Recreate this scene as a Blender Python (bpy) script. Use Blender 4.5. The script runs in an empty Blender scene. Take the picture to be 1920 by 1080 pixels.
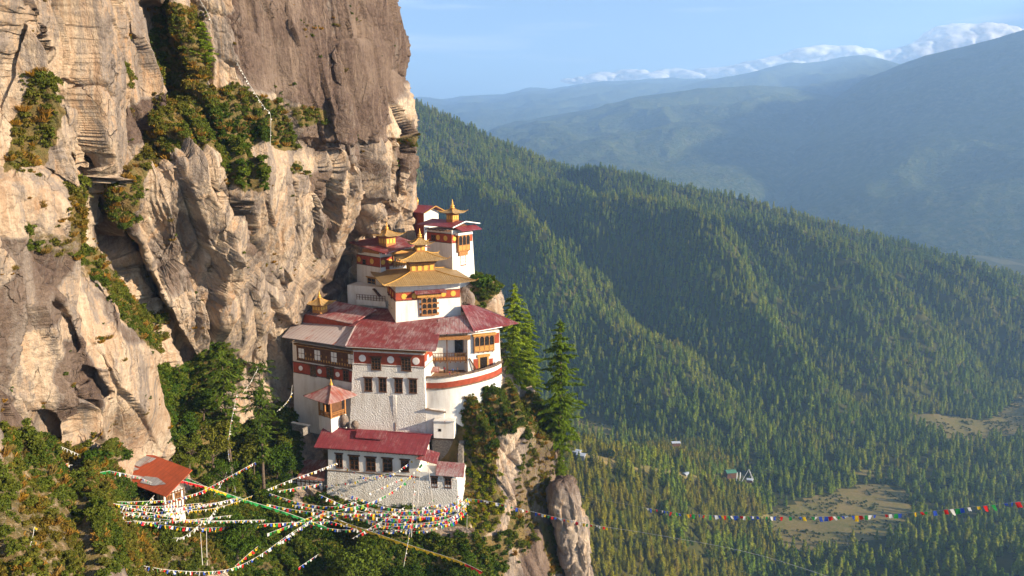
import bpy, bmesh, math, random
import numpy as np
from mathutils import Vector, Matrix

scene = bpy.context.scene
COL = scene.collection
rad = math.radians
random.seed(7)
RNG = np.random.default_rng(7)

# ------------------------------------------------------------------ camera
FPX = 1400.0                       # focal length in pixels of the 1920 wide frame
PITCH = math.atan(260.0 / FPX)
cam_d = bpy.data.cameras.new("camera")
cam_d.sensor_width = 36.0
cam_d.lens = 36.0 * FPX / 1920.0
cam_d.clip_start = 0.5
cam_d.clip_end = 90000.0
cam = bpy.data.objects.new("camera", cam_d)
COL.objects.link(cam)
cam.rotation_euler = (math.pi / 2 - PITCH, 0, 0)
scene.camera = cam

# ------------------------------------------------------------------ light
SUN = Vector((0.88, -0.33, 0.345)).normalized()
SUN_EL = math.asin(SUN.z)
SUN_AZ = math.atan2(SUN.x, SUN.y)
world = bpy.data.worlds.new("World")
scene.world = world
world.use_nodes = True
SKY_STRENGTH = 0.065
sun_d = bpy.data.lights.new("sun", 'SUN')
sun_d.energy = 5.0
sun_d.angle = rad(0.5)
sun_d.color = (1.0, 0.84, 0.61)
sun = bpy.data.objects.new("sun", sun_d)
COL.objects.link(sun)
sun.rotation_euler = SUN.to_track_quat('Z', 'Y').to_euler()

scene.view_settings.view_transform = 'Standard'
scene.view_settings.look = 'None'
scene.view_settings.gamma = 1.0
scene.view_settings.exposure = 1.78
cy = scene.cycles
cy.max_bounces = 4
cy.diffuse_bounces = 2
cy.glossy_bounces = 2
cy.transmission_bounces = 3
cy.transparent_max_bounces = 6
cy.volume_bounces = 1
cy.use_denoising = True
cy.use_adaptive_sampling = True
cy.adaptive_threshold = 0.015
cy.sample_clamp_indirect = 4.0

wn = world.node_tree.nodes
wl = world.node_tree.links
wn.clear()
w_out = wn.new('ShaderNodeOutputWorld')
w_bg = wn.new('ShaderNodeBackground')
w_sky = wn.new('ShaderNodeTexSky')
w_sky.sky_type = 'NISHITA'
w_sky.sun_disc = False
w_sky.sun_elevation = SUN_EL
w_sky.sun_rotation = SUN_AZ
w_sky.altitude = 2500.0
w_sky.air_density = 1.0
w_sky.dust_density = 1.6
w_sky.ozone_density = 1.2
w_bg.inputs['Strength'].default_value = SKY_STRENGTH
wl.new(w_bg.outputs[0], w_out.inputs['Surface'])
# thin cirrus streaks are part of the sky
w_tc = wn.new('ShaderNodeTexCoord')
w_map = wn.new('ShaderNodeMapping')
w_map.inputs['Scale'].default_value = (3.0, 3.0, 42.0)
w_map.inputs['Rotation'].default_value = (0, rad(1.0), 0)
w_nz = wn.new('ShaderNodeTexNoise')
w_nz.inputs['Scale'].default_value = 1.1
w_nz.inputs['Detail'].default_value = 6
w_nz.inputs['Roughness'].default_value = 0.55
w_rmp = wn.new('ShaderNodeMapRange')
w_rmp.inputs['From Min'].default_value = 0.56
w_rmp.inputs['From Max'].default_value = 0.86
w_rmp.inputs['To Max'].default_value = 0.55
w_mix = wn.new('ShaderNodeMix')
w_mix.data_type = 'RGBA'
w_mix.inputs['B'].default_value = (7.6, 7.6, 7.7, 1)
wl.new(w_tc.outputs['Generated'], w_map.inputs['Vector'])
wl.new(w_map.outputs[0], w_nz.inputs['Vector'])
wl.new(w_nz.outputs['Fac'], w_rmp.inputs['Value'])
wl.new(w_rmp.outputs[0], w_mix.inputs['Factor'])
wl.new(w_sky.outputs[0], w_mix.inputs['A'])
wl.new(w_mix.outputs['Result'], w_bg.inputs['Color'])

# ------------------------------------------------------------------ projection helpers
CP, SP = math.cos(PITCH), math.sin(PITCH)
FWD = Vector((0, CP, -SP)); UPV = Vector((0, SP, CP)); RGT = Vector((1, 0, 0))


def ray(u, v):
    return FWD + RGT * ((u - 960) / FPX) + UPV * ((540 - v) / FPX)


def W(u, v, d):
    """the world point seen at pixel (u, v) of the 1920x1080 photo, d metres away along Y"""
    r = ray(u, v)
    return r * (d / r.y)


def Wn(u, v, d):
    u = np.asarray(u, float); v = np.asarray(v, float)
    x = (u - 960) / FPX
    y = (540 - v) / FPX
    ry = CP + y * SP
    rz = -SP + y * CP
    return np.stack([x * d / ry, np.broadcast_to(d, np.shape(x * d)), rz * d / ry], -1)


def project(P):
    P = np.asarray(P, float)
    c = P[..., 1] * CP - P[..., 2] * SP
    h = P[..., 1] * SP + P[..., 2] * CP
    return 960 + FPX * P[..., 0] / c, 540 - FPX * h / c, c


# ------------------------------------------------------------------ tags and objects
def tag(o, label=None, cat=None, group=None, kind=None):
    if label: o['label'] = label
    if cat: o['category'] = cat
    if group: o['group'] = group
    if kind: o['kind'] = kind
    return o


def empty(name, M, label, cat, group=None):
    o = bpy.data.objects.new(name, None)
    COL.objects.link(o)
    o.empty_display_size = 1.0
    o.matrix_world = M
    return tag(o, label, cat, group)


def link(name, me, parent=None, xf=None):
    o = bpy.data.objects.new(name, me)
    COL.objects.link(o)
    if parent is not None:
        o.parent = parent
    if xf is not None:
        o.matrix_basis = xf
    return o


def np_mesh(name, V, F, mat=None, smooth=False, mats=None, mi=None):
    """mesh from an (n,3) array and an (m,3) or (m,4) array"""
    V = np.ascontiguousarray(V, np.float32); F = np.ascontiguousarray(F, np.int32)
    me = bpy.data.meshes.new(name)
    k = F.shape[1]
    me.vertices.add(len(V)); me.vertices.foreach_set('co', V.ravel())
    me.loops.add(F.size); me.loops.foreach_set('vertex_index', F.ravel())
    me.polygons.add(len(F))
    me.polygons.foreach_set('loop_start', np.arange(0, F.size, k, dtype=np.int32))
    if smooth:
        me.polygons.foreach_set('use_smooth', np.ones(len(F), bool))
    if mi is not None:
        me.polygons.foreach_set('material_index', np.asarray(mi, np.int32))
    me.update(calc_edges=True)
    for m in (mats or ([mat] if mat else [])):
        me.materials.append(m)
    return me


def grid_faces(nr, nc):
    i = np.arange(nr * nc).reshape(nr, nc)
    return np.stack([i[:-1, :-1], i[1:, :-1], i[1:, 1:], i[:-1, 1:]], -1).reshape(-1, 4)


def cat(parts):
    V, F, o = [], [], 0
    for v, f in parts:
        V.append(v); F.append(f + o); o += len(v)
    return np.concatenate(V), np.concatenate(F)


# ------------------------------------------------------------------ noise (numpy)
_perm = np.random.default_rng(3).permutation(256).astype(np.int64)
_perm = np.concatenate([_perm, _perm, _perm])
_grad = np.random.default_rng(4).normal(size=(256, 3)); _grad /= np.linalg.norm(_grad, axis=1)[:, None]


def perlin(p):
    p = np.asarray(p, np.float64)
    i = np.floor(p).astype(np.int64); f = p - i
    i &= 255
    w = f * f * f * (f * (f * 6 - 15) + 10)
    out = np.zeros(p.shape[:-1])
    for dx in (0, 1):
        wx = w[..., 0] if dx else 1 - w[..., 0]
        for dy in (0, 1):
            wy = w[..., 1] if dy else 1 - w[..., 1]
            for dz in (0, 1):
                wz = w[..., 2] if dz else 1 - w[..., 2]
                h = _perm[_perm[_perm[i[..., 0] + dx] + i[..., 1] + dy] + i[..., 2] + dz]
                g = _grad[h]
                out += wx * wy * wz * (g[..., 0] * (f[..., 0] - dx) + g[..., 1] * (f[..., 1] - dy) + g[..., 2] * (f[..., 2] - dz))
    return out * 1.5


def fbm(p, octv=5, lac=2.05, gain=0.5):
    a, s, o = 1.0, 0.0, np.zeros(np.shape(p)[:-1])
    p = np.array(p, float)
    for k in range(octv):
        o += a * perlin(p + 17.3 * k); s += a
        p = p * lac; a *= gain
    return o / s


def ridged(p, octv=5, lac=2.1, gain=0.5):
    a, s, o = 1.0, 0.0, np.zeros(np.shape(p)[:-1])
    p = np.array(p, float)
    for k in range(octv):
        o += a * (1 - 2 * np.abs(perlin(p + 9.1 * k))); s += a
        p = p * lac; a *= gain
    return o / s


def worley(p2, seed=0, tilt=1.0):
    """cells in the plane: (tilted facet height, F2-F1, random number per cell)"""
    i = np.floor(p2).astype(np.int64); f = p2 - i
    n = p2.shape[:-1]
    f1 = np.full(n, 9.0); f2 = np.full(n, 9.0)
    h = np.zeros(n); rnd = np.zeros(n)
    tab = np.random.default_rng(100 + seed).random((256, 5))
    for dx in (-1, 0, 1):
        for dy in (-1, 0, 1):
            c = _perm[_perm[(i[..., 0] + dx + seed * 13) & 255] + ((i[..., 1] + dy) & 255)]
            t = tab[c]
            vx = dx + t[..., 0] - f[..., 0]; vy = dy + t[..., 1] - f[..., 1]
            d = np.sqrt(vx * vx + vy * vy)
            near = d < f1
            f2 = np.where(near, f1, np.minimum(f2, d))
            hh = (t[..., 2] - 0.5) - tilt * (vx * (t[..., 3] - 0.5) + vy * (t[..., 4] - 0.5)) * 2
            h = np.where(near, hh, h); rnd = np.where(near, t[..., 2], rnd)
            f1 = np.where(near, d, f1)
    return h, f2 - f1, rnd


def sstep(a, b, x):
    t = np.clip((x - a) / (b - a), 0, 1)
    return t * t * (3 - 2 * t)


def poly_dist(u, v, pts):
    """distance in pixels to a polyline, its side (right > 0) and how far along it"""
    best = np.full(np.shape(u), 1e9); side = np.zeros(np.shape(u)); par = np.zeros(np.shape(u))
    n = len(pts) - 1
    for k in range(n):
        ax, ay = pts[k][:2]; bx, by = pts[k + 1][:2]
        dx, dy = bx - ax, by - ay
        t = np.clip(((u - ax) * dx + (v - ay) * dy) / (dx * dx + dy * dy), 0, 1)
        ex = u - ax - t * dx; ey = v - ay - t * dy
        d = np.hypot(ex, ey)
        m = d < best
        best = np.where(m, d, best)
        side = np.where(m, np.sign(ex * dy - ey * dx), side)
        par = np.where(m, (k + t) / n, par)
    return best, side, par


def in_poly(u, v, pts):
    u = np.asarray(u); v = np.asarray(v)
    c = np.zeros(u.shape, bool)
    n = len(pts); j = n - 1
    for i in range(n):
        xi, yi = pts[i]; xj, yj = pts[j]
        m = ((yi > v) != (yj > v)) & (u < (xj - xi) * (v - yi) / ((yj - yi) or 1e-9) + xi)
        c ^= m; j = i
    return c


# ------------------------------------------------------------------ materials
def nd(nt, typ, **kw):
    n = nt.nodes.new(typ)
    for k, v in kw.items():
        if k in n.inputs: n.inputs[k].default_value = v
        else: setattr(n, k, v)
    return n


def new_mat(name, rough=0.85, spec=0.2):
    m = bpy.data.materials.new(name); m.use_nodes = True
    nt = m.node_tree; b = nt.nodes['Principled BSDF']
    b.inputs['Roughness'].default_value = rough
    b.inputs['Specular IOR Level'].default_value = spec
    return m, nt, b


def mixc(nt, fac, a, b, mode='MIX'):
    n = nt.nodes.new('ShaderNodeMix'); n.data_type = 'RGBA'; n.blend_type = mode
    for key, val in (('Factor', fac), ('A', a), ('B', b)):
        if hasattr(val, 'links') or hasattr(val, 'is_linked'): nt.links.new(val, n.inputs[key])
        else: n.inputs[key].default_value = val if key == 'Factor' or len(val) == 4 else (*val, 1)
    return n.outputs['Result']


def rng(nt, x, a, b, c=0.0, d=1.0):
    n = nd(nt, 'ShaderNodeMapRange')
    n.inputs['From Min'].default_value = a; n.inputs['From Max'].default_value = b
    n.inputs['To Min'].default_value = c; n.inputs['To Max'].default_value = d
    nt.links.new(x, n.inputs['Value'])
    return n.outputs[0]


def noise(nt, scale, detail=4, rough=0.55, sc=(1, 1, 1), rot=(0, 0, 0), dist=0.0, coord='Object'):
    tc = nt.nodes.new('ShaderNodeTexCoord')
    mp = nd(nt, 'ShaderNodeMapping'); mp.inputs['Scale'].default_value = sc; mp.inputs['Rotation'].default_value = rot
    nz = nd(nt, 'ShaderNodeTexNoise'); nz.inputs['Scale'].default_value = scale
    nz.inputs['Detail'].default_value = detail; nz.inputs['Roughness'].default_value = rough
    nz.inputs['Distortion'].default_value = dist
    nt.links.new(tc.outputs[coord], mp.inputs[0]); nt.links.new(mp.outputs[0], nz.inputs['Vector'])
    return nz.outputs['Fac']


def math_n(nt, op, a, b=None):
    n = nd(nt, 'ShaderNodeMath', operation=op)
    for k, val in enumerate((a, b)):
        if val is None: continue
        if isinstance(val, (int, float)): n.inputs[k].default_value = val
        else: nt.links.new(val, n.inputs[k])
    return n.outputs[0]


def bump(nt, bsdf, h, dist, strength=1.0):
    n = nd(nt, 'ShaderNodeBump'); n.inputs['Strength'].default_value = strength
    n.inputs['Distance'].default_value = dist
    nt.links.new(h, n.inputs['Height']); nt.links.new(n.outputs[0], bsdf.inputs['Normal'])


def mat_plain(name, col, rough=0.8, var=0.18, scale=1.2, metal=0.0, spec=0.25, bmp=0.0):
    m, nt, b = new_mat(name, rough, spec)
    b.inputs['Metallic'].default_value = metal
    f = noise(nt, scale, 5, 0.6)
    dk = tuple(c * (1 - var) for c in col); lt = tuple(min(1, c * (1 + var)) for c in col)
    nt.links.new(mixc(nt, rng(nt, f, 0.3, 0.7), dk, lt), b.inputs['Base Color'])
    if bmp: bump(nt, b, noise(nt, scale * 3, 3), bmp)
    return m


def mat_plaster(name, col=(0.71, 0.67, 0.62), lump=0.0):
    m, nt, b = new_mat(name, 0.92, 0.1)
    st = noise(nt, 0.55, 6, 0.65, sc=(1, 1, 0.22))
    c = mixc(nt, rng(nt, st, 0.46, 0.74, 0, 0.8), col, (0.50, 0.43, 0.36))
    f2 = noise(nt, 2.2, 4, 0.6)
    c = mixc(nt, rng(nt, f2, 0.4, 0.75, 0, 0.18), c, (0.50, 0.46, 0.42))
    nt.links.new(c, b.inputs['Base Color'])
    if lump:
        vo = nd(nt, 'ShaderNodeTexVoronoi'); vo.inputs['Scale'].default_value = 2.9
        tc = nt.nodes.new('ShaderNodeTexCoord'); nt.links.new(tc.outputs['Object'], vo.inputs['Vector'])
        h = math_n(nt, 'SUBTRACT', math_n(nt, 'MULTIPLY', noise(nt, 4.2, 3, 0.6), 1.2), vo.outputs['Distance'])
        bump(nt, b, h, lump)
    else:
        bump(nt, b, noise(nt, 1.8, 4, 0.6), 0.05)
    return m


def mat_roof(name, col, fade, fade_col=(0.42, 0.36, 0.34), rust=0.0, pitch=0.32, axis='X', patch=0.25):
    """painted corrugated sheet: ribs run down the slope, paint worn to bare metal in streaks"""
    m, nt, b = new_mat(name, 0.55, 0.35)
    sc = (1.0, 0.16, 0.16) if axis == 'X' else (0.16, 1.0, 0.16)
    st = noise(nt, 2.6, 7, 0.78, sc=sc)
    big = noise(nt, patch, 4, 0.6)
    k = math_n(nt, 'ADD', math_n(nt, 'MULTIPLY', st, 0.85), math_n(nt, 'MULTIPLY', big, 0.55))
    lo = 1.02 - fade * 0.62
    f = rng(nt, k, lo - 0.11, lo + 0.11, 0, 0.85)
    base = mixc(nt, rng(nt, noise(nt, 0.8, 3), 0.3, 0.7), tuple(c * 0.82 for c in col), tuple(c * 1.15 for c in col))
    c = mixc(nt, f, base, fade_col)
    if rust:
        r = rng(nt, noise(nt, 1.1, 5, 0.65, sc=sc), 0.62 - rust * 0.2, 0.75 - rust * 0.2)
        c = mixc(nt, r, c, (0.30, 0.075, 0.03))
    tc = nt.nodes.new('ShaderNodeTexCoord')
    wv = nd(nt, 'ShaderNodeTexWave', wave_type='BANDS', bands_direction=axis, wave_profile='SIN')
    wv.inputs['Scale'].default_value = 1.0 / pitch / 3.14
    nt.links.new(tc.outputs['Object'], wv.inputs['Vector'])
    wv2 = nd(nt, 'ShaderNodeTexWave', wave_type='BANDS', bands_direction='Y' if axis == 'X' else 'X', wave_profile='SAW')
    wv2.inputs['Scale'].default_value = 1.0 / 3.0 / 3.14
    nt.links.new(tc.outputs['Object'], wv2.inputs['Vector'])
    seam = rng(nt, wv2.outputs['Fac'], 0.95, 1.0, 0, 0.35)
    c = mixc(nt, seam, c, tuple(x * 0.45 for x in col))
    wv3 = nd(nt, 'ShaderNodeTexWave', wave_type='BANDS', bands_direction=axis, wave_profile='SAW')
    wv3.inputs['Scale'].default_value = 1.0 / 1.25 / 3.14; wv3.inputs['Distortion'].default_value = 0.25
    nt.links.new(tc.outputs['Object'], wv3.inputs['Vector'])
    c = mixc(nt, rng(nt, wv3.outputs['Fac'], 0.78, 0.98, 0, 0.5), c, tuple(x * 0.42 for x in col))
    nt.links.new(c, b.inputs['Base Color'])
    bump(nt, b, wv.outputs['Fac'], 0.05)
    return m


def mat_leaf(name, cols, trans=0.3, spread=0.35, patch=0.03):
    """foliage: colour varies plant by plant, with the place it grows in and leaf by leaf"""
    m = bpy.data.materials.new(name); m.use_nodes = True
    nt = m.node_tree; nt.nodes.clear()
    out = nd(nt, 'ShaderNodeOutputMaterial')
    oi = nd(nt, 'ShaderNodeObjectInfo')
    geo = nd(nt, 'ShaderNodeNewGeometry')
    nz = nd(nt, 'ShaderNodeTexNoise'); nz.inputs['Scale'].default_value = patch; nz.inputs['Detail'].default_value = 3
    nt.links.new(oi.outputs['Location'], nz.inputs['Vector'])
    k = math_n(nt, 'ADD', math_n(nt, 'MULTIPLY', oi.outputs['Random'], spread),
               math_n(nt, 'MULTIPLY', rng(nt, nz.outputs['Fac'], 0.3, 0.7), 1 - spread))
    rp = nd(nt, 'ShaderNodeValToRGB')
    el = rp.color_ramp.elements
    n = len(cols)
    el[0].position = 0.0; el[0].color = (*cols[0], 1)
    el[1].position = 1.0; el[1].color = (*cols[-1], 1)
    for i in range(1, n - 1):
        e = el.new(i / (n - 1)); e.color = (*cols[i], 1)
    nt.links.new(k, rp.inputs[0])
    tint = rng(nt, geo.outputs['Random Per Island'], 0, 1, 0.62, 1.38)
    hs = nd(nt, 'ShaderNodeHueSaturation')
    nt.links.new(rp.outputs[0], hs.inputs['Color']); nt.links.new(tint, hs.inputs['Value'])
    df = nd(nt, 'ShaderNodeBsdfDiffuse'); tr = nd(nt, 'ShaderNodeBsdfTranslucent')
    mx = nd(nt, 'ShaderNodeMixShader'); mx.inputs[0].default_value = trans
    nt.links.new(hs.outputs[0], df.inputs['Color']); nt.links.new(hs.outputs[0], tr.inputs['Color'])
    nt.links.new(df.outputs[0], mx.inputs[1]); nt.links.new(tr.outputs[0], mx.inputs[2])
    nt.links.new(mx.outputs[0], out.inputs['Surface'])
    return m


M = {}
M['plaster'] = mat_plaster('white_plaster')
M['roughcast'] = mat_plaster('white_roughcast', lump=0.14)
M['red_roof'] = mat_roof('red_sheet_roof', (0.19, 0.032, 0.034), 0.36, fade_col=(0.40, 0.31, 0.30))
M['red_roof_new'] = mat_roof('fresh_red_sheet_roof', (0.20, 0.028, 0.036), 0.30, fade_col=(0.33, 0.18, 0.175))
M['red_roof_worn'] = mat_roof('worn_red_sheet_roof', (0.24, 0.04, 0.043), 0.50)
M['grey_roof'] = mat_roof('bare_grey_sheet_roof', (0.28, 0.06, 0.05), 0.95, fade_col=(0.46, 0.42, 0.41), rust=0.25)
M['orange_roof'] = mat_roof('orange_sheet_roof', (0.46, 0.085, 0.03), 0.18, fade_col=(0.5, 0.2, 0.13))
M['tin'] = mat_roof('grey_tin_sheet', (0.38, 0.38, 0.40), 0.4, fade_col=(0.55, 0.55, 0.57), rust=0.25)
M['rust_roof'] = mat_roof('rusty_sheet_roof', (0.22, 0.055, 0.035), 0.45, rust=0.4)
M['gold_x'] = mat_roof('gilded_sheet_roof', (0.30, 0.185, 0.07), 0.35, fade_col=(0.41, 0.29, 0.15), pitch=0.55)
M['gold_y'] = mat_roof('gilded_sheet_roof_side', (0.30, 0.185, 0.07), 0.35, fade_col=(0.41, 0.29, 0.15), pitch=0.55, axis='Y')
M['gilt'] = mat_plain('polished_gilt', (0.72, 0.40, 0.09), 0.38, 0.2, 2.0, metal=0.55)
M['gold_paint'] = mat_plain('ochre_paint', (0.40, 0.205, 0.05), 0.65, 0.4, 3.5)
M['disc_gold'] = mat_plain('gold_disc_paint', (0.62, 0.36, 0.06), 0.5, 0.12, 3.0)
M['disc_white'] = mat_plain('white_disc_paint', (0.78, 0.72, 0.68), 0.8, 0.12, 3.0)
M['band'] = mat_plain('red_ochre_band', (0.29, 0.055, 0.026), 0.85, 0.25, 1.0)
M['timber'] = mat_plain('dark_timber', (0.11, 0.048, 0.022), 0.75, 0.35, 2.0)
M['carved'] = mat_plain('carved_ochre_timber', (0.33, 0.145, 0.045), 0.7, 0.45, 3.2, bmp=0.05)
M['pane'] = mat_plain('dark_window_pane', (0.018, 0.014, 0.012), 0.25, 0.3, 2.0, spec=0.5)
M['white_trim'] = mat_plain('white_painted_trim', (0.76, 0.73, 0.69), 0.7, 0.1, 2.0)
M['stone'] = mat_plain('grey_stone_masonry', (0.21, 0.18, 0.155), 0.95, 0.5, 2.2, bmp=0.2)
M['slate'] = mat_plain('brown_slate_coping', (0.17, 0.115, 0.08), 0.95, 0.5, 1.6, bmp=0.2)
M['earth'] = mat_plain('bare_brown_earth', (0.26, 0.14, 0.075), 1.0, 0.4, 0.8, bmp=0.1)
M['bark'] = mat_plain('grey_brown_bark', (0.10, 0.07, 0.05), 0.95, 0.4, 1.5, bmp=0.1)
M['cord'] = mat_plain('pale_cord', (0.55, 0.52, 0.47), 0.9, 0.1, 1.0)
M['pole'] = mat_plain('weathered_pole', (0.42, 0.38, 0.34), 0.8, 0.2, 1.5)
FLAGC = {'w': (0.80, 0.78, 0.74), 'r': (0.62, 0.03, 0.03), 'b': (0.04, 0.09, 0.42), 'g': (0.03, 0.28, 0.07), 'y': (0.75, 0.48, 0.03),
         'l': (0.36, 0.60, 0.06), 'p': (0.55, 0.45, 0.62)}
for k_, c_ in FLAGC.items():
    m_ = mat_leaf('flag_cloth_' + {'w': 'white', 'r': 'red', 'b': 'blue', 'g': 'green', 'y': 'yellow', 'l': 'lime', 'p': 'lilac'}[k_],
                  [tuple(x * 0.75 for x in c_), c_], 0.35, 1.0)
    M['flag_' + k_] = m_
M['needles_near'] = mat_leaf('conifer_needles_near', [(0.12, 0.18, 0.016), (0.22, 0.30, 0.024), (0.32, 0.38, 0.036)], 0.52, 0.8)
M['needles'] = mat_leaf('conifer_needles', [(0.07, 0.13, 0.014), (0.15, 0.215, 0.018), (0.26, 0.29, 0.022), (0.29, 0.24, 0.035)], 0.4, 0.5, 0.006)
M['needles_dark'] = mat_leaf('conifer_needles_dark', [(0.045, 0.075, 0.012), (0.085, 0.125, 0.016), (0.13, 0.16, 0.02)], 0.3, 0.8)
M['needles_gold'] = mat_leaf('conifer_needles_golden', [(0.08, 0.115, 0.013), (0.17, 0.175, 0.015), (0.27, 0.235, 0.018), (0.17, 0.12, 0.028)], 0.3, 0.7, 0.02)
M['broad'] = mat_leaf('broad_leaves', [(0.025, 0.05, 0.008), (0.055, 0.095, 0.012), (0.11, 0.135, 0.018), (0.15, 0.12, 0.018)], 0.3, 0.6, 0.05)
M['shrub'] = mat_leaf('shrub_leaves', [(0.035, 0.065, 0.010), (0.06, 0.09, 0.014), (0.10, 0.12, 0.018), (0.125, 0.115, 0.02), (0.16, 0.09, 0.016)], 0.3, 0.22, 0.06)
M['dry'] = mat_leaf('dry_grass_leaves', [(0.16, 0.13, 0.04), (0.24, 0.17, 0.05), (0.30, 0.16, 0.03), (0.36, 0.20, 0.02)], 0.3, 0.6, 0.06)
M['yellow_leaf'] = mat_leaf('yellow_green_leaves', [(0.12, 0.16, 0.012), (0.22, 0.23, 0.016), (0.30, 0.26, 0.02)], 0.35, 0.7, 0.05)

# ================================================================== TERRAIN
def mat_rock():
    m, nt, b = new_mat('cliff_rock', 0.9, 0.15)
    at = nd(nt, 'ShaderNodeAttribute', attribute_name='dark')
    ed = nd(nt, 'ShaderNodeAttribute', attribute_name='soil')
    lean = (rad(3), rad(-9), 0)
    s1 = noise(nt, 0.16, 7, 0.68, sc=(1, 1, 0.13), rot=lean, dist=0.4)
    s2 = noise(nt, 0.75, 6, 0.7, sc=(1, 1, 0.07), rot=lean, dist=0.3)
    blot = noise(nt, 0.055, 6, 0.66)
    fine = noise(nt, 1.3, 6, 0.72)
    pale = mixc(nt, rng(nt, blot, 0.36, 0.64), (0.37, 0.24, 0.15), (0.47, 0.36, 0.265))
    pale = mixc(nt, rng(nt, s2, 0.44, 0.66, 0, 0.85), pale, (0.60, 0.49, 0.37))
    pale = mixc(nt, rng(nt, fine, 0.50, 0.72, 0, 0.7), pale, (0.20, 0.14, 0.10))
    och = rng(nt, noise(nt, 0.22, 5, 0.7, sc=(1, 1, 0.4)), 0.58, 0.72, 0, 0.65)
    pale = mixc(nt, och, pale, (0.42, 0.20, 0.075))
    dark = mixc(nt, rng(nt, fine, 0.3, 0.7), (0.050, 0.034, 0.028), (0.15, 0.10, 0.078))
    dark = mixc(nt, rng(nt, blot, 0.42, 0.66, 0, 0.85), dark, (0.20, 0.145, 0.112))
    dark = mixc(nt, rng(nt, s2, 0.52, 0.66, 0, 0.5), dark, (0.27, 0.20, 0.155))
    grey = mixc(nt, rng(nt, fine, 0.3, 0.7), (0.16, 0.125, 0.105), (0.30, 0.245, 0.205))
    # weathered crust: where the surface is stained, broken by paler run-off streaks
    sm = math_n(nt, 'ADD', math_n(nt, 'MULTIPLY', s1, 1.2), math_n(nt, 'MULTIPLY', s2, 0.7))
    sm = math_n(nt, 'ADD', sm, math_n(nt, 'MULTIPLY', math_n(nt, 'SUBTRACT', at.outputs['Fac'], 0.5), 0.50))
    sm = math_n(nt, 'ADD', sm, math_n(nt, 'MULTIPLY', math_n(nt, 'SUBTRACT', fine, 0.5), 0.30))
    g = rng(nt, sm, 0.65, 0.80)
    d = rng(nt, sm, 0.83, 0.98)
    c = mixc(nt, g, pale, grey)
    c = mixc(nt, d, c, dark)
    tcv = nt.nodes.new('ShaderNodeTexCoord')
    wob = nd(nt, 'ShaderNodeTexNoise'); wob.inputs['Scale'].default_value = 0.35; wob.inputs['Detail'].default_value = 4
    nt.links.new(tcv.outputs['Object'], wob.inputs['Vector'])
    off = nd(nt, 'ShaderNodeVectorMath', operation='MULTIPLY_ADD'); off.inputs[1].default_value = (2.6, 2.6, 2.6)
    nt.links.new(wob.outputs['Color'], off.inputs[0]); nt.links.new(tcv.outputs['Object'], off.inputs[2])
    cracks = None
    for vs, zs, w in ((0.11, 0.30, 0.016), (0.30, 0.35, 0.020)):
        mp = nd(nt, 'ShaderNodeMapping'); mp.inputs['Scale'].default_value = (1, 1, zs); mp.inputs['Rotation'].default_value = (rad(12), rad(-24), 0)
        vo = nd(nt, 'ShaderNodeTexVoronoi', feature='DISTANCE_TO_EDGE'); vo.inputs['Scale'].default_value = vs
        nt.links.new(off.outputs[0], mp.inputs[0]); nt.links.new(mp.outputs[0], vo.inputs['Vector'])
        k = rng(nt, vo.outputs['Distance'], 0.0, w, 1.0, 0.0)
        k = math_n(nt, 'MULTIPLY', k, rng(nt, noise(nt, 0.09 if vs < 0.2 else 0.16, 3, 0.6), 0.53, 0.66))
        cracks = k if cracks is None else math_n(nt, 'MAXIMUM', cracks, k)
    c = mixc(nt, math_n(nt, 'MULTIPLY', cracks, 0.6), c, (0.045, 0.032, 0.026))  # crevice shade painted into the rock colour along the crack lines
    lich = rng(nt, noise(nt, 0.42, 6, 0.75), 0.66, 0.72, 0, 0.5)
    c = mixc(nt, lich, c, (0.30, 0.13, 0.025))
    mossy = rng(nt, math_n(nt, 'ADD', ed.outputs['Fac'], math_n(nt, 'MULTIPLY', math_n(nt, 'SUBTRACT', fine, 0.5), 0.9)), 0.45, 0.65)
    soil = mixc(nt, rng(nt, noise(nt, 0.5, 5, 0.65), 0.35, 0.65), (0.10, 0.09, 0.03), (0.19, 0.125, 0.05))
    c = mixc(nt, mossy, c, soil)
    nt.links.new(c, b.inputs['Base Color'])
    h = math_n(nt, 'ADD', math_n(nt, 'MULTIPLY', fine, 0.7), math_n(nt, 'MULTIPLY', s2, 0.5))
    h = math_n(nt, 'SUBTRACT', h, math_n(nt, 'MULTIPLY', cracks, 0.6))
    bump(nt, b, h, 0.85)
    return m


M['rock'] = mat_rock()

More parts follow.
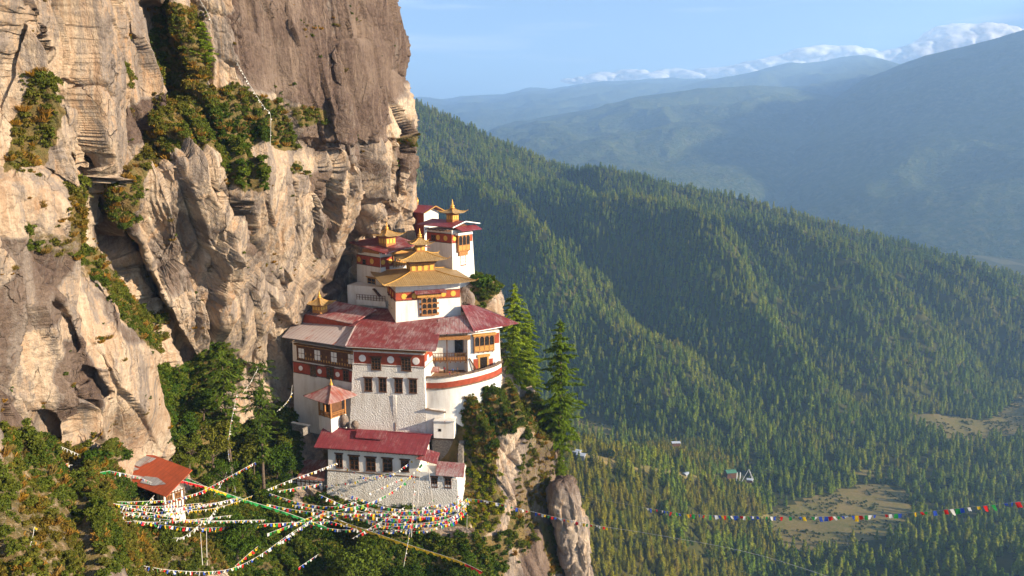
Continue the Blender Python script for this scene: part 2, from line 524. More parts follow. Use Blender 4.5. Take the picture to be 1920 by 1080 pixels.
EDGE = [(705, -400), (728, -150), (742, 0), (755, 45), (763, 95), (752, 150), (756, 200), (766, 250), (786, 285), (784, 330), (776, 372),
        (772, 420), (792, 470), (850, 515), (912, 545), (930, 575), (932, 620), (938, 690), (970, 735), (1003, 795), (1024, 850), (1034, 905), (1044, 960), (1055, 1020), (1075, 1090), (1110, 1350)]
CTRL = [(-560, -400, 78), (0, -400, 116), (300, -400, 150), (600, -400, 190), (745, -400, 225),
        (-560, 0, 72), (0, 0, 104), (150, 0, 117), (300, 0, 141), (400, 0, 149), (550, 0, 172), (650, 0, 192), (745, 0, 224),
        (-560, 150, 72), (0, 150, 102), (150, 150, 116), (300, 150, 139), (450, 150, 154), (600, 150, 180), (700, 150, 206), (755, 150, 227),
        (-560, 270, 70), (0, 270, 100), (150, 270, 115), (300, 270, 134), (450, 270, 153), (600, 270, 183), (700, 270, 209), (780, 270, 231),
        (-560, 400, 68), (0, 400, 97), (120, 400, 112), (230, 400, 129), (300, 400, 136), (450, 400, 158), (600, 400, 192), (700, 400, 224), (772, 400, 241),
        (-560, 520, 66), (0, 520, 95), (120, 520, 111), (220, 520, 125), (300, 520, 143), (400, 520, 157), (500, 520, 180), (560, 520, 198), (650, 520, 231), (720, 520, 240), (800, 520, 243), (870, 525, 232), (925, 560, 222),
        (600, 562, 217), (632, 548, 225), (0, 620, 92), (150, 620, 112), (260, 620, 128), (340, 620, 152), (420, 620, 167), (500, 620, 190), (545, 620, 213), (700, 620, 232), (930, 620, 214),
        (-560, 700, 64), (0, 700, 90), (150, 700, 111), (270, 700, 131), (350, 700, 164), (450, 700, 193), (545, 700, 216), (660, 700, 222), (800, 700, 217), (935, 700, 207),
        (862, 765, 192), (882, 742, 192.4), (905, 724, 193.6), (928, 712, 195.8), (0, 780, 90), (150, 780, 110), (260, 780, 131), (320, 780, 160), (450, 780, 190), (540, 780, 206), (660, 780, 204), (800, 780, 201), (900, 780, 191.5), (1000, 790, 203),
        (-560, 850, 60), (0, 850, 90), (150, 850, 113), (230, 850, 138), (350, 850, 168), (450, 850, 184), (550, 850, 196), (660, 850, 197), (800, 850, 194), (900, 850, 189), (1024, 850, 200),
        (0, 930, 86), (150, 930, 104), (240, 930, 131), (330, 930, 150), (450, 930, 171), (560, 930, 184), (700, 930, 186), (860, 930, 185), (935, 930, 185), (1035, 930, 195),
        (-560, 1000, 56), (0, 1000, 80), (150, 1000, 95), (260, 1000, 119), (350, 1000, 136), (450, 1000, 153), (560, 1000, 166), (700, 1000, 172), (880, 1000, 172), (960, 1000, 181), (1045, 1000, 192),
        (0, 1080, 75), (150, 1080, 87), (260, 1080, 104), (350, 1080, 118), (450, 1080, 138), (560, 1080, 152), (700, 1080, 160), (880, 1080, 166), (960, 1080, 176), (1070, 1080, 189),
        (-560, 1350, 50), (0, 1350, 66), (300, 1350, 92), (560, 1350, 136), (700, 1350, 146), (900, 1350, 158), (1100, 1350, 182)]


def tps_fit(pts):
    A = np.array(pts, float); X = A[:, :2] / 500.0; z = A[:, 2]
    n = len(X)
    d2 = ((X[:, None] - X[None]) ** 2).sum(-1)
    K = np.where(d2 > 0, 0.5 * d2 * np.log(d2 + 1e-12), 0) + np.eye(n) * 0.004
    Pm = np.c_[np.ones(n), X]
    L = np.block([[K, Pm], [Pm.T, np.zeros((3, 3))]])
    sol = np.linalg.solve(L, np.r_[z, 0, 0, 0])
    return X, sol


def tps_eval(fit, u, v):
    X, sol = fit
    x = np.ravel(u) / 500.0; y = np.ravel(v) / 500.0
    out = sol[-3] + sol[-2] * x + sol[-1] * y
    for k in range(len(X)):
        d2 = (x - X[k, 0]) ** 2 + (y - X[k, 1]) ** 2
        out += sol[k] * 0.5 * d2 * np.log(d2 + 1e-12)
    return out.reshape(np.shape(u))


CLIFF_FIT = tps_fit(CTRL)
edge_a = np.array(EDGE, float)
VEG = [  # planted ledges of the cliff: outline in the photo, thickness of growth, kind
    ([(275, 20), (330, 0), (395, 30), (400, 90), (380, 170), (440, 160), (500, 190), (560, 250), (558, 300), (520, 290), (440, 265), (420, 300), (350, 280), (300, 290), (255, 350), (235, 330), (262, 280), (300, 210), (280, 120)], 0.75, 's'),
    ([(395, 265), (455, 290), (462, 335), (420, 350), (405, 310)], 0.5, 'g'),
    ([(540, 195), (610, 205), (612, 232), (560, 240)], 0.5, 's'),
    ([(0, 130), (40, 160), (62, 215), (50, 330), (0, 330)], 0.8, 's'),
    ([(85, 360), (135, 355), (178, 420), (192, 470), (150, 478), (100, 430)], 0.75, 's'),
    ([(180, 460), (215, 470), (250, 520), (295, 610), (310, 660), (285, 650), (235, 560), (200, 510)], 0.65, 's'),
    ([(205, 355), (262, 330), (275, 370), (240, 400), (262, 410), (230, 430), (205, 400)], 0.6, 's'),
    ([(190, 120), (240, 130), (232, 165), (200, 165)], 0.5, 's'),
    ([(35, 425), (110, 440), (215, 500), (190, 520), (90, 480), (50, 470)], 0.3, 'd'),
    ([(540, 290), (575, 300), (570, 330), (548, 322)], 0.4, 's'),
    ([(750, 250), (780, 262), (784, 282), (752, 272)], 0.4, 'd'),
    ([(170, 345), (205, 350), (200, 375), (165, 368)], 0.4, 's'),
    ([(600, 100), (560, 130), (575, 110)], 0.2, 'd'),
    ([(215, 900), (262, 915), (300, 960), (330, 960), (372, 900), (420, 930), (400, 1000), (300, 1010), (230, 960)], 0.5, 's'),
    ([(970, 800), (1010, 830), (1025, 900), (1015, 980), (990, 1040), (960, 1060), (965, 900)], 0.28, 'd'),
    # gully and slopes below
    ([(300, 690), (340, 690), (420, 640), (455, 690), (420, 760), (455, 800), (520, 760), (560, 800), (565, 880), (540, 960), (400, 940), (360, 880), (300, 830)], 0.9, 'b'),
    ([(0, 800), (40, 790), (140, 815), (190, 850), (215, 880), (262, 930), (280, 985), (330, 985), (400, 1000), (420, 1090), (-60, 1120), (-60, 880)], 0.55, 's'),
    ([(400, 950), (560, 950), (640, 990), (880, 1010), (950, 1000), (960, 1090), (420, 1090)], 0.95, 'b'),
    ([(850, 750), (900, 725), (950, 725), (985, 760), (1010, 800), (1005, 840), (965, 800), (930, 820), (925, 860), (900, 840), (870, 800), (835, 765)], 0.95, 's'),
    ([(870, 800), (925, 840), (930, 900), (950, 930), (940, 990), (900, 1010), (882, 960), (866, 900)], 0.9, 'y'),
    ([(925, 560), (905, 525), (880, 530), (880, 570), (900, 590)], 0.6, 'g'),
    ([(560, 935), (880, 935), (880, 985), (600, 985)], 0.5, 'g'),
    ([(1030, 870), (1065, 860), (1068, 905), (1040, 920)], 0.9, 's'),
    ([(955, 960), (985, 970), (980, 1030), (955, 1020)], 0.5, 's'),
    ([(1010, 980), (1050, 990), (1060, 1080), (1030, 1080)], 0.5, 's'),
]
DARKP = [  # crust of dark weathering: outline, weight
    ([(425, 45), (480, -60), (760, -60), (770, 110), (752, 150), (730, 200), (715, 262), (570, 268), (560, 190), (470, 165), (440, 120)], 0.85),
    ([(752, 230), (795, 280), (785, 345), (765, 340), (745, 280)], 0.9),
    ([(0, 440), (120, 470), (110, 600), (60, 640), (70, 850), (0, 860)], 0.65),
    ([(120, 640), (170, 640), (200, 760), (150, 800), (130, 740)], 0.8),
    ([(60, 480), (110, 500), (95, 560), (70, 560)], 0.7),
    ([(225, 205), (300, 180), (300, 265), (230, 270)], 0.75),
    ([(280, 470), (330, 400), (400, 420), (360, 540), (320, 560)], 0.5),
    ([(570, 250), (640, 270), (700, 300), (690, 330), (640, 290), (580, 290)], 0.5),
    ([(585, 330), (612, 320), (600, 440), (585, 460)], 0.75),
    ([(600, 500), (650, 480), (660, 540), (600, 570)], 0.85),
    ([(0, 0), (40, -40), (70, 70), (40, 60)], 0.45),
    ([(400, 330), (440, 420), (470, 470), (440, 470)], 0.7),
    ([(200, 540), (290, 640), (260, 650), (210, 590)], 0.5),
    ([(1005, 790), (1050, 880), (1040, 1090), (980, 1090), (960, 900)], 0.62),
    ([(200, 380), (260, 400), (240, 470), (200, 440)], 0.5),
    ([(450, -60), (520, -60), (500, 120), (440, 60)], 0.5),
]
GROOVE = [  # clefts: polyline, half width (px), depth (m), 1 = sharp right lip
    ([(228, 405), (262, 470), (300, 560), (335, 630), (372, 690)], 20, 13, 1),
    ([(398, 335), (418, 395), (440, 425)], 9, 6, 1),
    ([(428, 350), (445, 410), (470, 468)], 8, 6, 1),
    ([(285, -20), (300, 60), (330, 140), (330, 200)], 34, 9, 0),
    ([(28, -10), (45, 60), (58, 95)], 9, 6, 1),
    ([(560, 264), (640, 269), (700, 268), (770, 264)], 3.5, 2.2, 0),
    ([(505, 505), (515, 545), (530, 580)], 5, 3.5, 1),
    ([(475, 500), (490, 530)], 4, 3, 1),
    ([(425, 520), (415, 560), (430, 600)], 5, 4, 0),
    ([(655, 335), (650, 365), (668, 372)], 6, 4, 0),
    ([(690, 365), (715, 385), (735, 395)], 8, 6, 0),
    ([(660, 385), (690, 372), (722, 378)], 6, 4, 0),
    ([(755, 300), (748, 340), (752, 372)], 4, 4, 0),
    ([(668, 270), (664, 300), (668, 330)], 3, 2, 0),
    ([(630, 470), (655, 450), (690, 440), (740, 445)], 12, 7, 0),
    ([(595, 540), (620, 520), (655, 470)], 16, 8, 0),
    ([(62, 195), (80, 260), (140, 285), (178, 330)], 4, 2.0, 0),
    ([(95, 145), (150, 160), (185, 190)], 4, 2.5, 0),
    ([(175, 290), (180, 340), (160, 355)], 6, 2.5, 0),
    ([(78, 560), (130, 600), (150, 660)], 4, 2, 0),
    ([(165, 695), (185, 700), (205, 745)], 9, 4, 1),
    ([(130, 790), (136, 815)], 8, 4, 0),
    ([(745, 110), (735, 130), (752, 145)], 4, 2.5, 0),
]
STEP = [  # ledges: polyline left to right, metres the rock above stands back (+) or overhangs (-), blur px
    ([(230, 330), (300, 290), (420, 270), (560, 300)], 5.0, 30, 200, 620),
    ([(560, 268), (790, 268)], -2.8, 4, 545, 800),
    ([(0, 330), (60, 340), (190, 480), (300, 650)], 4.0, 25, -50, 310),
    ([(0, 800), (140, 820), (215, 870)], 4.0, 22, -600, 220),
    ([(600, 388), (770, 400)], -2.5, 6, 640, 800),
    ([(930, 720), (1020, 850)], 3.0, 20, 900, 1060),
]


def build_cliff():
    NU, NV, NB = 900, 860, 26
    s = np.linspace(0, 1, NU); vv = np.concatenate([np.linspace(-400, -20, 90, endpoint=False), np.linspace(-20, 1100, NV - 140), np.linspace(1101, 1350, 50)])
    S, V = np.meshgrid(s, vv)
    R = np.interp(vv, edge_a[:, 1], edge_a[:, 0])[:, None]
    UL = -560.0
    # denser towards what the picture shows
    U = np.where(S < 0.1, UL + (S / 0.1) * (-20 - UL), -20 + (S - 0.1) / 0.9 * (R + 20))
    D = tps_eval(CLIFF_FIT, U, V)
    wob = 7 * fbm(np.stack([U / 45, V / 45, 0 * U], -1), 3)
    wob2 = 7 * fbm(np.stack([U / 45 + 40, V / 45, 0 * U], -1), 3)
    Uw, Vw = U + wob, V + wob2
    for pts, hw, dep, sharp in GROOVE:
        d, side, par = poly_dist(Uw, Vw, pts)
        ends = sstep(0, 0.12, par) * sstep(1.0, 0.85, par) if len(pts) > 2 else 1
        w = np.where(side > 0, hw * (0.35 if sharp else 1.0), hw * (1.6 if sharp else 1.0))
        D += dep * np.exp(-(d / w) ** 4) * ends
    for pts, h, blur, u0, u1 in STEP:
        pa = np.array(pts, float)
        v0 = np.interp(U, pa[:, 0], pa[:, 1])
        gate = sstep(u0 - 30, u0 + 30, Uw) * sstep(u1 + 30, u1 - 30, Uw)
        D += h * sstep(blur, -blur, Vw - v0) * gate
    # the rock turns away at its outline
    W0 = 46.0
    t = np.clip((U - (R - W0)) / W0, 0, 1)
    D += 10.0 * (1 - np.sqrt(np.clip(1 - t ** 2, 0, 1)))
    P = Wn(U, V, D)
    # the hidden far side, so that the rock is a body and not a shell seen from one spot
    back = []
    last = P[:, -1]
    for k in range(1, NB + 1):
        q = last.copy(); w = k / NB
        q[:, 0] += -2.0 * k * w - 18 * w * w; q[:, 1] += 46 * w + 50 * w * w
        back.append(q)
    P = np.concatenate([P, np.stack(back, 1)], 1)
    nr, nc = P.shape[:2]
    Ue = np.concatenate([U, np.repeat(U[:, -1:], NB, 1)], 1); Ve = np.concatenate([V, np.repeat(V[:, -1:], NB, 1)], 1)
    du = np.gradient(P, axis=1); dv = np.gradient(P, axis=0)
    N = np.cross(dv, du); N /= np.linalg.norm(N, axis=-1, keepdims=True) + 1e-9
    N = np.where((N * P).sum(-1, keepdims=True) > 0, -N, N) if False else N
    # crags: tilted blocks at three sizes, leaning like the strata
    q = P[..., 0] + 0.8 * P[..., 1]; z = P[..., 2]
    warp = fbm(P / 32.0, 3) * 4.5; warp2 = fbm(P / 32.0 + 50, 3) * 6
    qa = q + 0.28 * z + warp; za = z + warp2
    gd = in_poly(U, V, DARKP[0][0]).astype(float)
    gd = np.concatenate([gd, np.repeat(gd[:, -1:], NB, 1)], 1)
    for _ in range(10):
        gd[:, 1:-1] = (gd[:, :-2] + gd[:, 2:] + gd[:, 1:-1]) / 3
        gd[1:-1] = (gd[:-2] + gd[2:] + gd[1:-1]) / 3
    rough = 1 - 0.52 * gd
    lower = sstep(780, 900, Ve)
    h1, e1, r1 = worley(np.stack([qa / 17, za / 62], -1), 1, 2.0)
    h2, e2, r2 = worley(np.stack([qa / 6.2, za / 25], -1), 2, 2.3)
    h3, e3, r3 = worley(np.stack([(qa + warp * .4) / 2.3, (za + warp2 * .3) / 7.0], -1), 3, 1.6)
    h4, e4, r4 = worley(np.stack([(qa + warp * .2) / 0.95, (za + warp2 * .2) / 1.7], -1), 4, 1.1)
    flute = ridged(np.stack([qa / 5.5, P[..., 1] * 0 + z / 60, q * 0], -1), 4)
    flute2 = ridged(np.stack([qa / 1.6, z / 22, q * 0 + 5], -1), 3)
    gate = sstep(-0.15, 0.35, fbm(P / 26 + 7, 3))
    # slanting strata break away in sharp edged slabs
    st = (0.80 * q - 0.60 * z) / 7.0 + 1.3 * fbm(P / 22 + 3, 4)
    saw = st - np.floor(st)
    st2 = (0.35 * q + 0.94 * z) / 9.0 + 1.2 * fbm(P / 18 + 11, 4)
    saw2 = st2 - np.floor(st2)
    sgate = sstep(-0.05, 0.3, fbm(P / 34 + 21, 3)); sgate2 = sstep(0.0, 0.35, fbm(P / 30 + 41, 3))
    disp = rough * (3.0 * h1 + 2.1 * h2 + (0.25 + 0.75 * gate) * (0.75 * h3 + 0.26 * h4))
    disp += rough * (0.60 * flute + 0.30 * flute2 + 1.25 * sgate * (saw - 0.5) + 0.35 * sgate2 * (saw2 - 0.5))
    disp -= rough * (0.9 * np.exp(-(e1 / 0.018) ** 2) + 0.9 * np.exp(-(e2 / 0.03) ** 2) * gate + 0.4 * np.exp(-(e3 / 0.06) ** 2) * gate)
    disp += 0.75 * fbm(P / np.array([13, 13, 30.0]), 5) + 0.26 * fbm(P / 2.6, 4) + 0.12 * fbm(P / 0.8, 2)
    disp *= (1 - 0.45 * lower)
    # calm where the buildings stand
    ext = np.linalg.norm(dv, axis=-1) / (np.abs(P[..., 1]) / FPX * np.gradient(Ve, axis=0) + 1e-6)
    for _ in range(3): ext[1:-1] = (ext[:-2] + ext[1:-1] + ext[2:]) / 3
    dq = np.abs(np.gradient(q, axis=1)) / (np.linalg.norm(du, axis=-1) + 1e-6)
    for _ in range(3): dq[:, 1:-1] = (dq[:, :-2] + dq[:, 1:-1] + dq[:, 2:]) / 3
    small = sstep(0.12, 0.5, dq) / (1 + (ext / 2.4) ** 3)
    disp -= (1 - small) * rough * ((0.25 + 0.75 * gate) * (0.75 * h3 + 0.26 * h4) + 0.60 * flute + 0.30 * flute2 + 1.25 * sgate * (saw - 0.5) + 0.35 * sgate2 * (saw2 - 0.5) + 1.4 * h2)
    calm = np.maximum(sstep(528, 572, Ue) * sstep(905, 870, Ue) * sstep(505, 560, Ve) * sstep(1010, 985, Ve),
                      sstep(195, 240, Ue) * sstep(360, 330, Ue) * sstep(850, 870, Ve) * sstep(1000, 970, Ve))
    disp *= (1 - 0.8 * calm)
    P = P + N * disp[..., None]
    wsm = np.clip((ext - 1.8) / 2.5, 0, 0.9)[1:-1, :, None]
    for _ in range(10):
        P[1:-1] = P[1:-1] * (1 - wsm) + (P[:-2] + P[2:]) * 0.5 * wsm
    dark = np.zeros(U.shape)
    for pts, wgt in DARKP:
        k = in_poly(U + 2.2 * wob, V + 2.2 * wob2, pts).astype(float) * wgt
        dark = np.maximum(dark, k)
    soil = np.zeros(U.shape)
    for pts, den, kind in VEG:
        k = in_poly(U + wob, V + wob2, pts).astype(float) * (0.64 if den == 0.55 else min(1, den + 0.25))
        soil = np.maximum(soil, k)
    soil = np.maximum(soil, sstep(590, 620, U) * sstep(900, 870, U) * sstep(760, 790, V) * sstep(1000, 980, V))
    for a in (dark, soil):
        for _ in range(6):
            a[:, 1:-1] = (a[:, :-2] + a[:, 2:] + a[:, 1:-1]) / 3
            a[1:-1] = (a[:-2] + a[2:] + a[1:-1]) / 3
    pad = lambda a: np.concatenate([a, np.repeat(a[:, -1:], NB, 1)], 1)
    dark = pad(dark); soil = pad(soil)
    dark += 0.20 * (r1 - 0.5) + 0.28 * (r2 - 0.5) * gate + 0.42 + 0.0 * dark - 0.42
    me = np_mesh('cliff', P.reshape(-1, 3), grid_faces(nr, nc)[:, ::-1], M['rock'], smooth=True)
    for nm, a in (('dark', dark), ('soil', soil)):
        at = me.attributes.new(nm, 'FLOAT', 'POINT'); at.data.foreach_set('value', a.astype(np.float32).ravel())
    o = link('cliff', me); tag(o, 'sheer cliff of pale tan rock with dark weathered crust above the white temples', 'cliff', kind='structure')
    return P, Ue, Ve, N


CLP, CLU, CLV, CLN = build_cliff()


def cliff_at(u, v):
    """a point on the finished rock near the pixel"""
    k = np.argmin((CLU - u) ** 2 + (CLV - v) ** 2)
    return Vector(CLP.reshape(-1, 3)[k])


# ------------------------------------------------------------------ loose rocks
def rock_mesh(name, r, seed, sub=4, stretch=(1, 1, 1)):
    bm = bmesh.new()
    bmesh.ops.create_icosphere(bm, subdivisions=sub, radius=1.0)
    V = np.array([v.co[:] for v in bm.verts]); F = np.array([[v.index for v in f.verts] for f in bm.faces])
    bm.free()
    h, e, rr = worley(np.stack([V[:, 0] * 1.3 + V[:, 2] * 0.7 + seed, V[:, 1] * 1.3 - V[:, 2] * 0.5], -1), seed % 9, 1.0)
    V = V * (1 + 0.28 * h + 0.16 * fbm(V * 1.7 + seed, 4))[:, None]
    V = V * np.array(stretch) * r
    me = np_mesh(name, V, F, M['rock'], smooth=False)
    for nm, val in (('dark', 0.35), ('soil', 0.0)):
        at = me.attributes.new(nm, 'FLOAT', 'POINT'); at.data.foreach_set('value', np.full(len(V), val, np.float32))
    return me


def build_pinnacle():
    # separate buttress at the foot of the monastery rock
    rows = [(897, 1046, 1072), (904, 1036, 1079), (920, 1031, 1083), (945, 1031, 1090), (965, 1034, 1094), (1000, 1042, 1100), (1040, 1052, 1106), (1085, 1062, 1111), (1200, 1070, 1125), (1400, 1075, 1150)]
    ra = np.array(rows, float)
    vs = np.linspace(897, 1400, 240); th = np.linspace(0, 2 * math.pi, 150, endpoint=False)
    L = np.interp(vs, ra[:, 0], ra[:, 1]); R = np.interp(vs, ra[:, 0], ra[:, 2])
    d0 = 191.0
    c = np.stack([Wn((a + b) / 2, v, d0) for a, b, v in zip(L, R, vs)])
    hw = (R - L) / 2 * d0 / FPX
    sq = lambda x: np.sign(x) * np.abs(x) ** 0.55
    P = np.zeros((len(vs), len(th), 3))
    P[..., 0] = c[:, None, 0] + hw[:, None] * sq(np.cos(th))[None]
    P[..., 1] = c[:, None, 1] + 1.4 * hw[:, None] * sq(np.sin(th))[None]
    P[..., 2] = c[:, None, 2]
    cap = sstep(0, 12, np.arange(len(vs)))[:, None]
    N = np.stack([np.cos(th), np.sin(th), 0 * th], -1)[None]
    h, e, r = worley(np.stack([(P[..., 0] + .8 * P[..., 1]) / 5, P[..., 2] / 12], -1), 5, 0.9)
    h2_, e2_, r2_ = worley(np.stack([(P[..., 0] + .8 * P[..., 1]) / 1.7, P[..., 2] / 4.5], -1), 6, 1.5)
    disp = 1.7 * h + 0.7 * h2_ + 0.5 * fbm(P / 4, 4) + 0.2 * fbm(P / 0.9, 3) + 0.4 * ridged(np.stack([(P[..., 0] + .8 * P[..., 1]) / 3, P[..., 2] / 30, 0 * h], -1), 3)
    P = P + N * disp[..., None]
    ctr = P[3].mean(0); P[:3] = ctr + (P[3] - ctr) * np.array([0.02, 0.5, 0.85])[:, None, None] + np.array([0, 0, 1.0]) * np.array([.9, .8, .45])[:, None, None] * (1 + 0.6 * fbm(P[:3] / 1.5, 3))[..., None]
    P = np.concatenate([P, P[:, :1]], 1)
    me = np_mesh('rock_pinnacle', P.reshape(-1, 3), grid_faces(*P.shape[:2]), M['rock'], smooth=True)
    V = P.reshape(-1, 3); dk = 0.12 + 0.5 * sstep(-7, 1, V[:, 2] - V[:, 2].max()) + 0.3 * fbm(V / 5, 3)
    for nm, a in (('dark', dk), ('soil', 0 * dk)):
        at = me.attributes.new(nm, 'FLOAT', 'POINT'); at.data.foreach_set('value', a.astype(np.float32))
    tag(link('rock_pinnacle', me), 'pale rock pinnacle standing apart beside the foot of the monastery rock', 'rock')


build_pinnacle()

# ------------------------------------------------------------------ valley, forest slopes, mountains
def mat_land(name, cols, sc=0.004, tree=0.0, relief=0.0):
    m, nt, b = new_mat(name, 1.0, 0.0)
    f = noise(nt, sc, 7, 0.62)
    f2 = noise(nt, sc * 14, 4, 0.6)
    c = mixc(nt, rng(nt, f, 0.38, 0.62), cols[0], cols[1])
    c = mixc(nt, rng(nt, f2, 0.45, 0.7, 0, 0.7), c, cols[2])
    nt.links.new(c, b.inputs['Base Color'])
    if relief: bump(nt, b, noise(nt, sc * 20, 4, 0.65), relief)
    return m


M['forest_floor'] = mat_land('forest_floor', [(0.045, 0.05, 0.014), (0.075, 0.065, 0.02), (0.035, 0.045, 0.012)], 0.01)
M['meadow'] = mat_land('dry_meadow', [(0.21, 0.155, 0.055), (0.15, 0.14, 0.04), (0.28, 0.19, 0.085)], 0.02)
M['far_field'] = mat_land('far_valley_fields', [(0.12, 0.10, 0.045), (0.08, 0.085, 0.03), (0.15, 0.12, 0.06)], 0.004)
M['far_wood'] = mat_land('far_wooded_mountain', [(0.025, 0.045, 0.016), (0.07, 0.09, 0.028), (0.14, 0.125, 0.05)], 0.0016, relief=25.0)
FLOOR_Z = -500.0


def resample(curve, n):
    c = np.array([W(*p) for p in curve])
    s = np.r_[0, np.cumsum(np.linalg.norm(np.diff(c[:, :2], axis=0), axis=1))]
    t = np.linspace(0, s[-1], n)
    return np.stack([np.interp(t, s, c[:, k]) for k in range(3)], -1)


def smooth1(a, k):
    for _ in range(k):
        a = np.concatenate([a[:1], (a[:-2] + a[1:-1] * 2 + a[2:]) / 4, a[-1:]])
    return a


def floor_d(u, v, z=FLOOR_Z):
    """distance at which a ray through the pixel meets height z"""
    r = ray(u, v)
    return z / r.z * r.y


def loft(curves, n, m, sm=6):
    C = [smooth1(resample(c, n), sm) for c in curves]
    t = np.linspace(0, len(C) - 1, m)
    out = []
    for x in t:
        k = min(int(x), len(C) - 2); f = x - k
        out.append(C[k] * (1 - f) + C[k + 1] * f)
    return np.stack(out), t / (len(C) - 1)


def base_curve(pts):
    return [(u, v, floor_d(u, v)) for u, v in pts]


CREST = [  # spurs of the near hillside: crest pixels with distance, height (m), reach (m)
    ([(1110, 307, 2300), (1135, 400, 2140), (1185, 520, 1960), (1330, 640, 1730), (1520, 745, 1520)], 120, 120),
    ([(790, 215, 2620), (830, 370, 2260), (900, 510, 1950), (1010, 640, 1730), (1120, 730, 1580)], 100, 110),
    ([(1330, 358, 2140), (1420, 480, 1950), (1560, 600, 1780), (1730, 700, 1600)], 80, 95),
    ([(1500, 402, 2040), (1600, 510, 1880), (1740, 610, 1740), (1880, 690, 1600)], 70, 90),
    ([(1700, 458, 1950), (1800, 545, 1830), (1930, 640, 1700)], 50, 75),
    ([(1010, 292, 2480), (1040, 420, 2230), (1090, 560, 1960), (1200, 680, 1720)], 60, 75),
]


def build_hillside():
    ridge = [(560, 60, 2900), (700, 145, 2700), (765, 187, 2650), (850, 224, 2600), (920, 260, 2550), (1000, 292, 2500), (1062, 318, 2450), (1086, 322, 2380), (1112, 312, 2300), (1150, 319, 2250), (1230, 340, 2200), (1300, 357, 2150),
             (1400, 376, 2100), (1500, 407, 2050), (1600, 434, 2000), (1700, 463, 1950), (1800, 493, 1900), (1920, 528, 1850), (2080, 575, 1790), (2300, 640, 1700), (2600, 740, 1560)]
    base = base_curve([(560, 790), (760, 780), (920, 785), (1060, 790), (1160, 800), (1300, 838), (1430, 848), (1560, 830), (1690, 782), (1850, 745), (2050, 735), (2300, 745), (2600, 770)])
    behind = [(u + 40, v + 260 if u < 1700 else v + 150, d + 1100) for u, v, d in ridge]
    B = np.array([W(*p) for p in behind]); B[:, 2] = FLOOR_Z - 20
    n, m = 620, 300
    P, t = loft([ridge, base], n, m, 5)
    prof = t ** 0.92
    P[..., 2] = P[0, :, 2] * (1 - prof[:, None]) + P[-1, :, 2] * prof[:, None]
    mid = np.sin(np.pi * t) ** 0.7
    X = P[..., :2]
    for pts, h, reach in CREST:
        c = np.array([W(*p)[:2] for p in pts])
        dd, side, par = poly_dist(X[..., 0], X[..., 1], c)
        k = np.exp(-np.abs(dd) / reach) * sstep(0, 0.06, par) * sstep(1.0, 0.75, par)
        P[..., 2] += h * k * np.clip(mid[:, None] * 1.3, 0, 1) * sstep(0.14, 0.55, t)[:, None]
    ph = (0.80 * X[..., 0] + 0.60 * X[..., 1]) / 290 + 0.75 * fbm(np.stack([X[..., 0] / 520, X[..., 1] / 520, 0 * X[..., 0]], -1), 3)
    fr = ph - np.floor(ph)
    tri = np.where(fr < 0.66, fr / 0.66, (1 - fr) / 0.34) * 2 - 1
    tri = tri * (1 - 0.25 * tri ** 2)
    ph2 = (0.86 * X[..., 0] + 0.5 * X[..., 1]) / 71 + 1.1 * fbm(np.stack([X[..., 0] / 200, X[..., 1] / 200, 0 * ph + 3], -1), 3)
    tri2 = 1 - 2 * np.abs(ph2 - np.floor(ph2) - 0.5) * 2
    P[..., 2] += sstep(0.03, 0.25, t)[:, None] * mid[:, None] * (74 * tri + 9 * tri2 + 20 * fbm(np.stack([X[..., 0] / 160, X[..., 1] / 160, 0 * ph], -1), 4))
    P[..., 2] += (1 - mid[:, None]) * 5 * fbm(np.stack([X[..., 0] / 60, X[..., 1] / 60, 0 * ph + 9], -1), 3)
    # far side of the ridge
    cb = smooth1(np.stack([np.interp(np.linspace(0, 1, n), np.linspace(0, 1, len(B)), B[:, k]) for k in range(3)], -1), 5)
    bk = [P[0] * (1 - w) + cb * w for w in np.linspace(1, 0, 14, endpoint=False)]
    bk = np.stack(bk)
    foot = P[-1].copy(); foot[:, 2] -= 25; foot[:, 1] -= 30
    P2 = np.concatenate([bk, P, foot[None]], 0)
    me = np_mesh('hillside', P2.reshape(-1, 3), grid_faces(*P2.shape[:2]), M['forest_floor'], smooth=True)
    tag(link('hillside', me), 'wooded hillside across the valley', 'hillside', kind='structure')
    return P, P2


HILL, HILL2 = build_hillside()


CLEAR = [[(1530, 930), (1590, 915), (1655, 905), (1700, 925), (1710, 960), (1690, 1000), (1640, 1010), (1560, 1030), (1510, 1040), (1470, 1025), (1440, 1000), (1420, 970), (1470, 955)],
         [(1665, 785), (1740, 775), (1850, 790), (1930, 735), (1930, 815), (1880, 815), (1830, 828), (1780, 828), (1745, 800)],
         [(1085, 782), (1150, 790), (1160, 812), (1110, 815), (1080, 800)],
         [(1070, 852), (1100, 848), (1180, 872), (1260, 882), (1300, 893), (1380, 885), (1420, 900), (1400, 915), (1330, 905), (1280, 905), (1180, 885), (1110, 872)],
         [(1590, 885), (1660, 880), (1655, 895), (1600, 893)]]


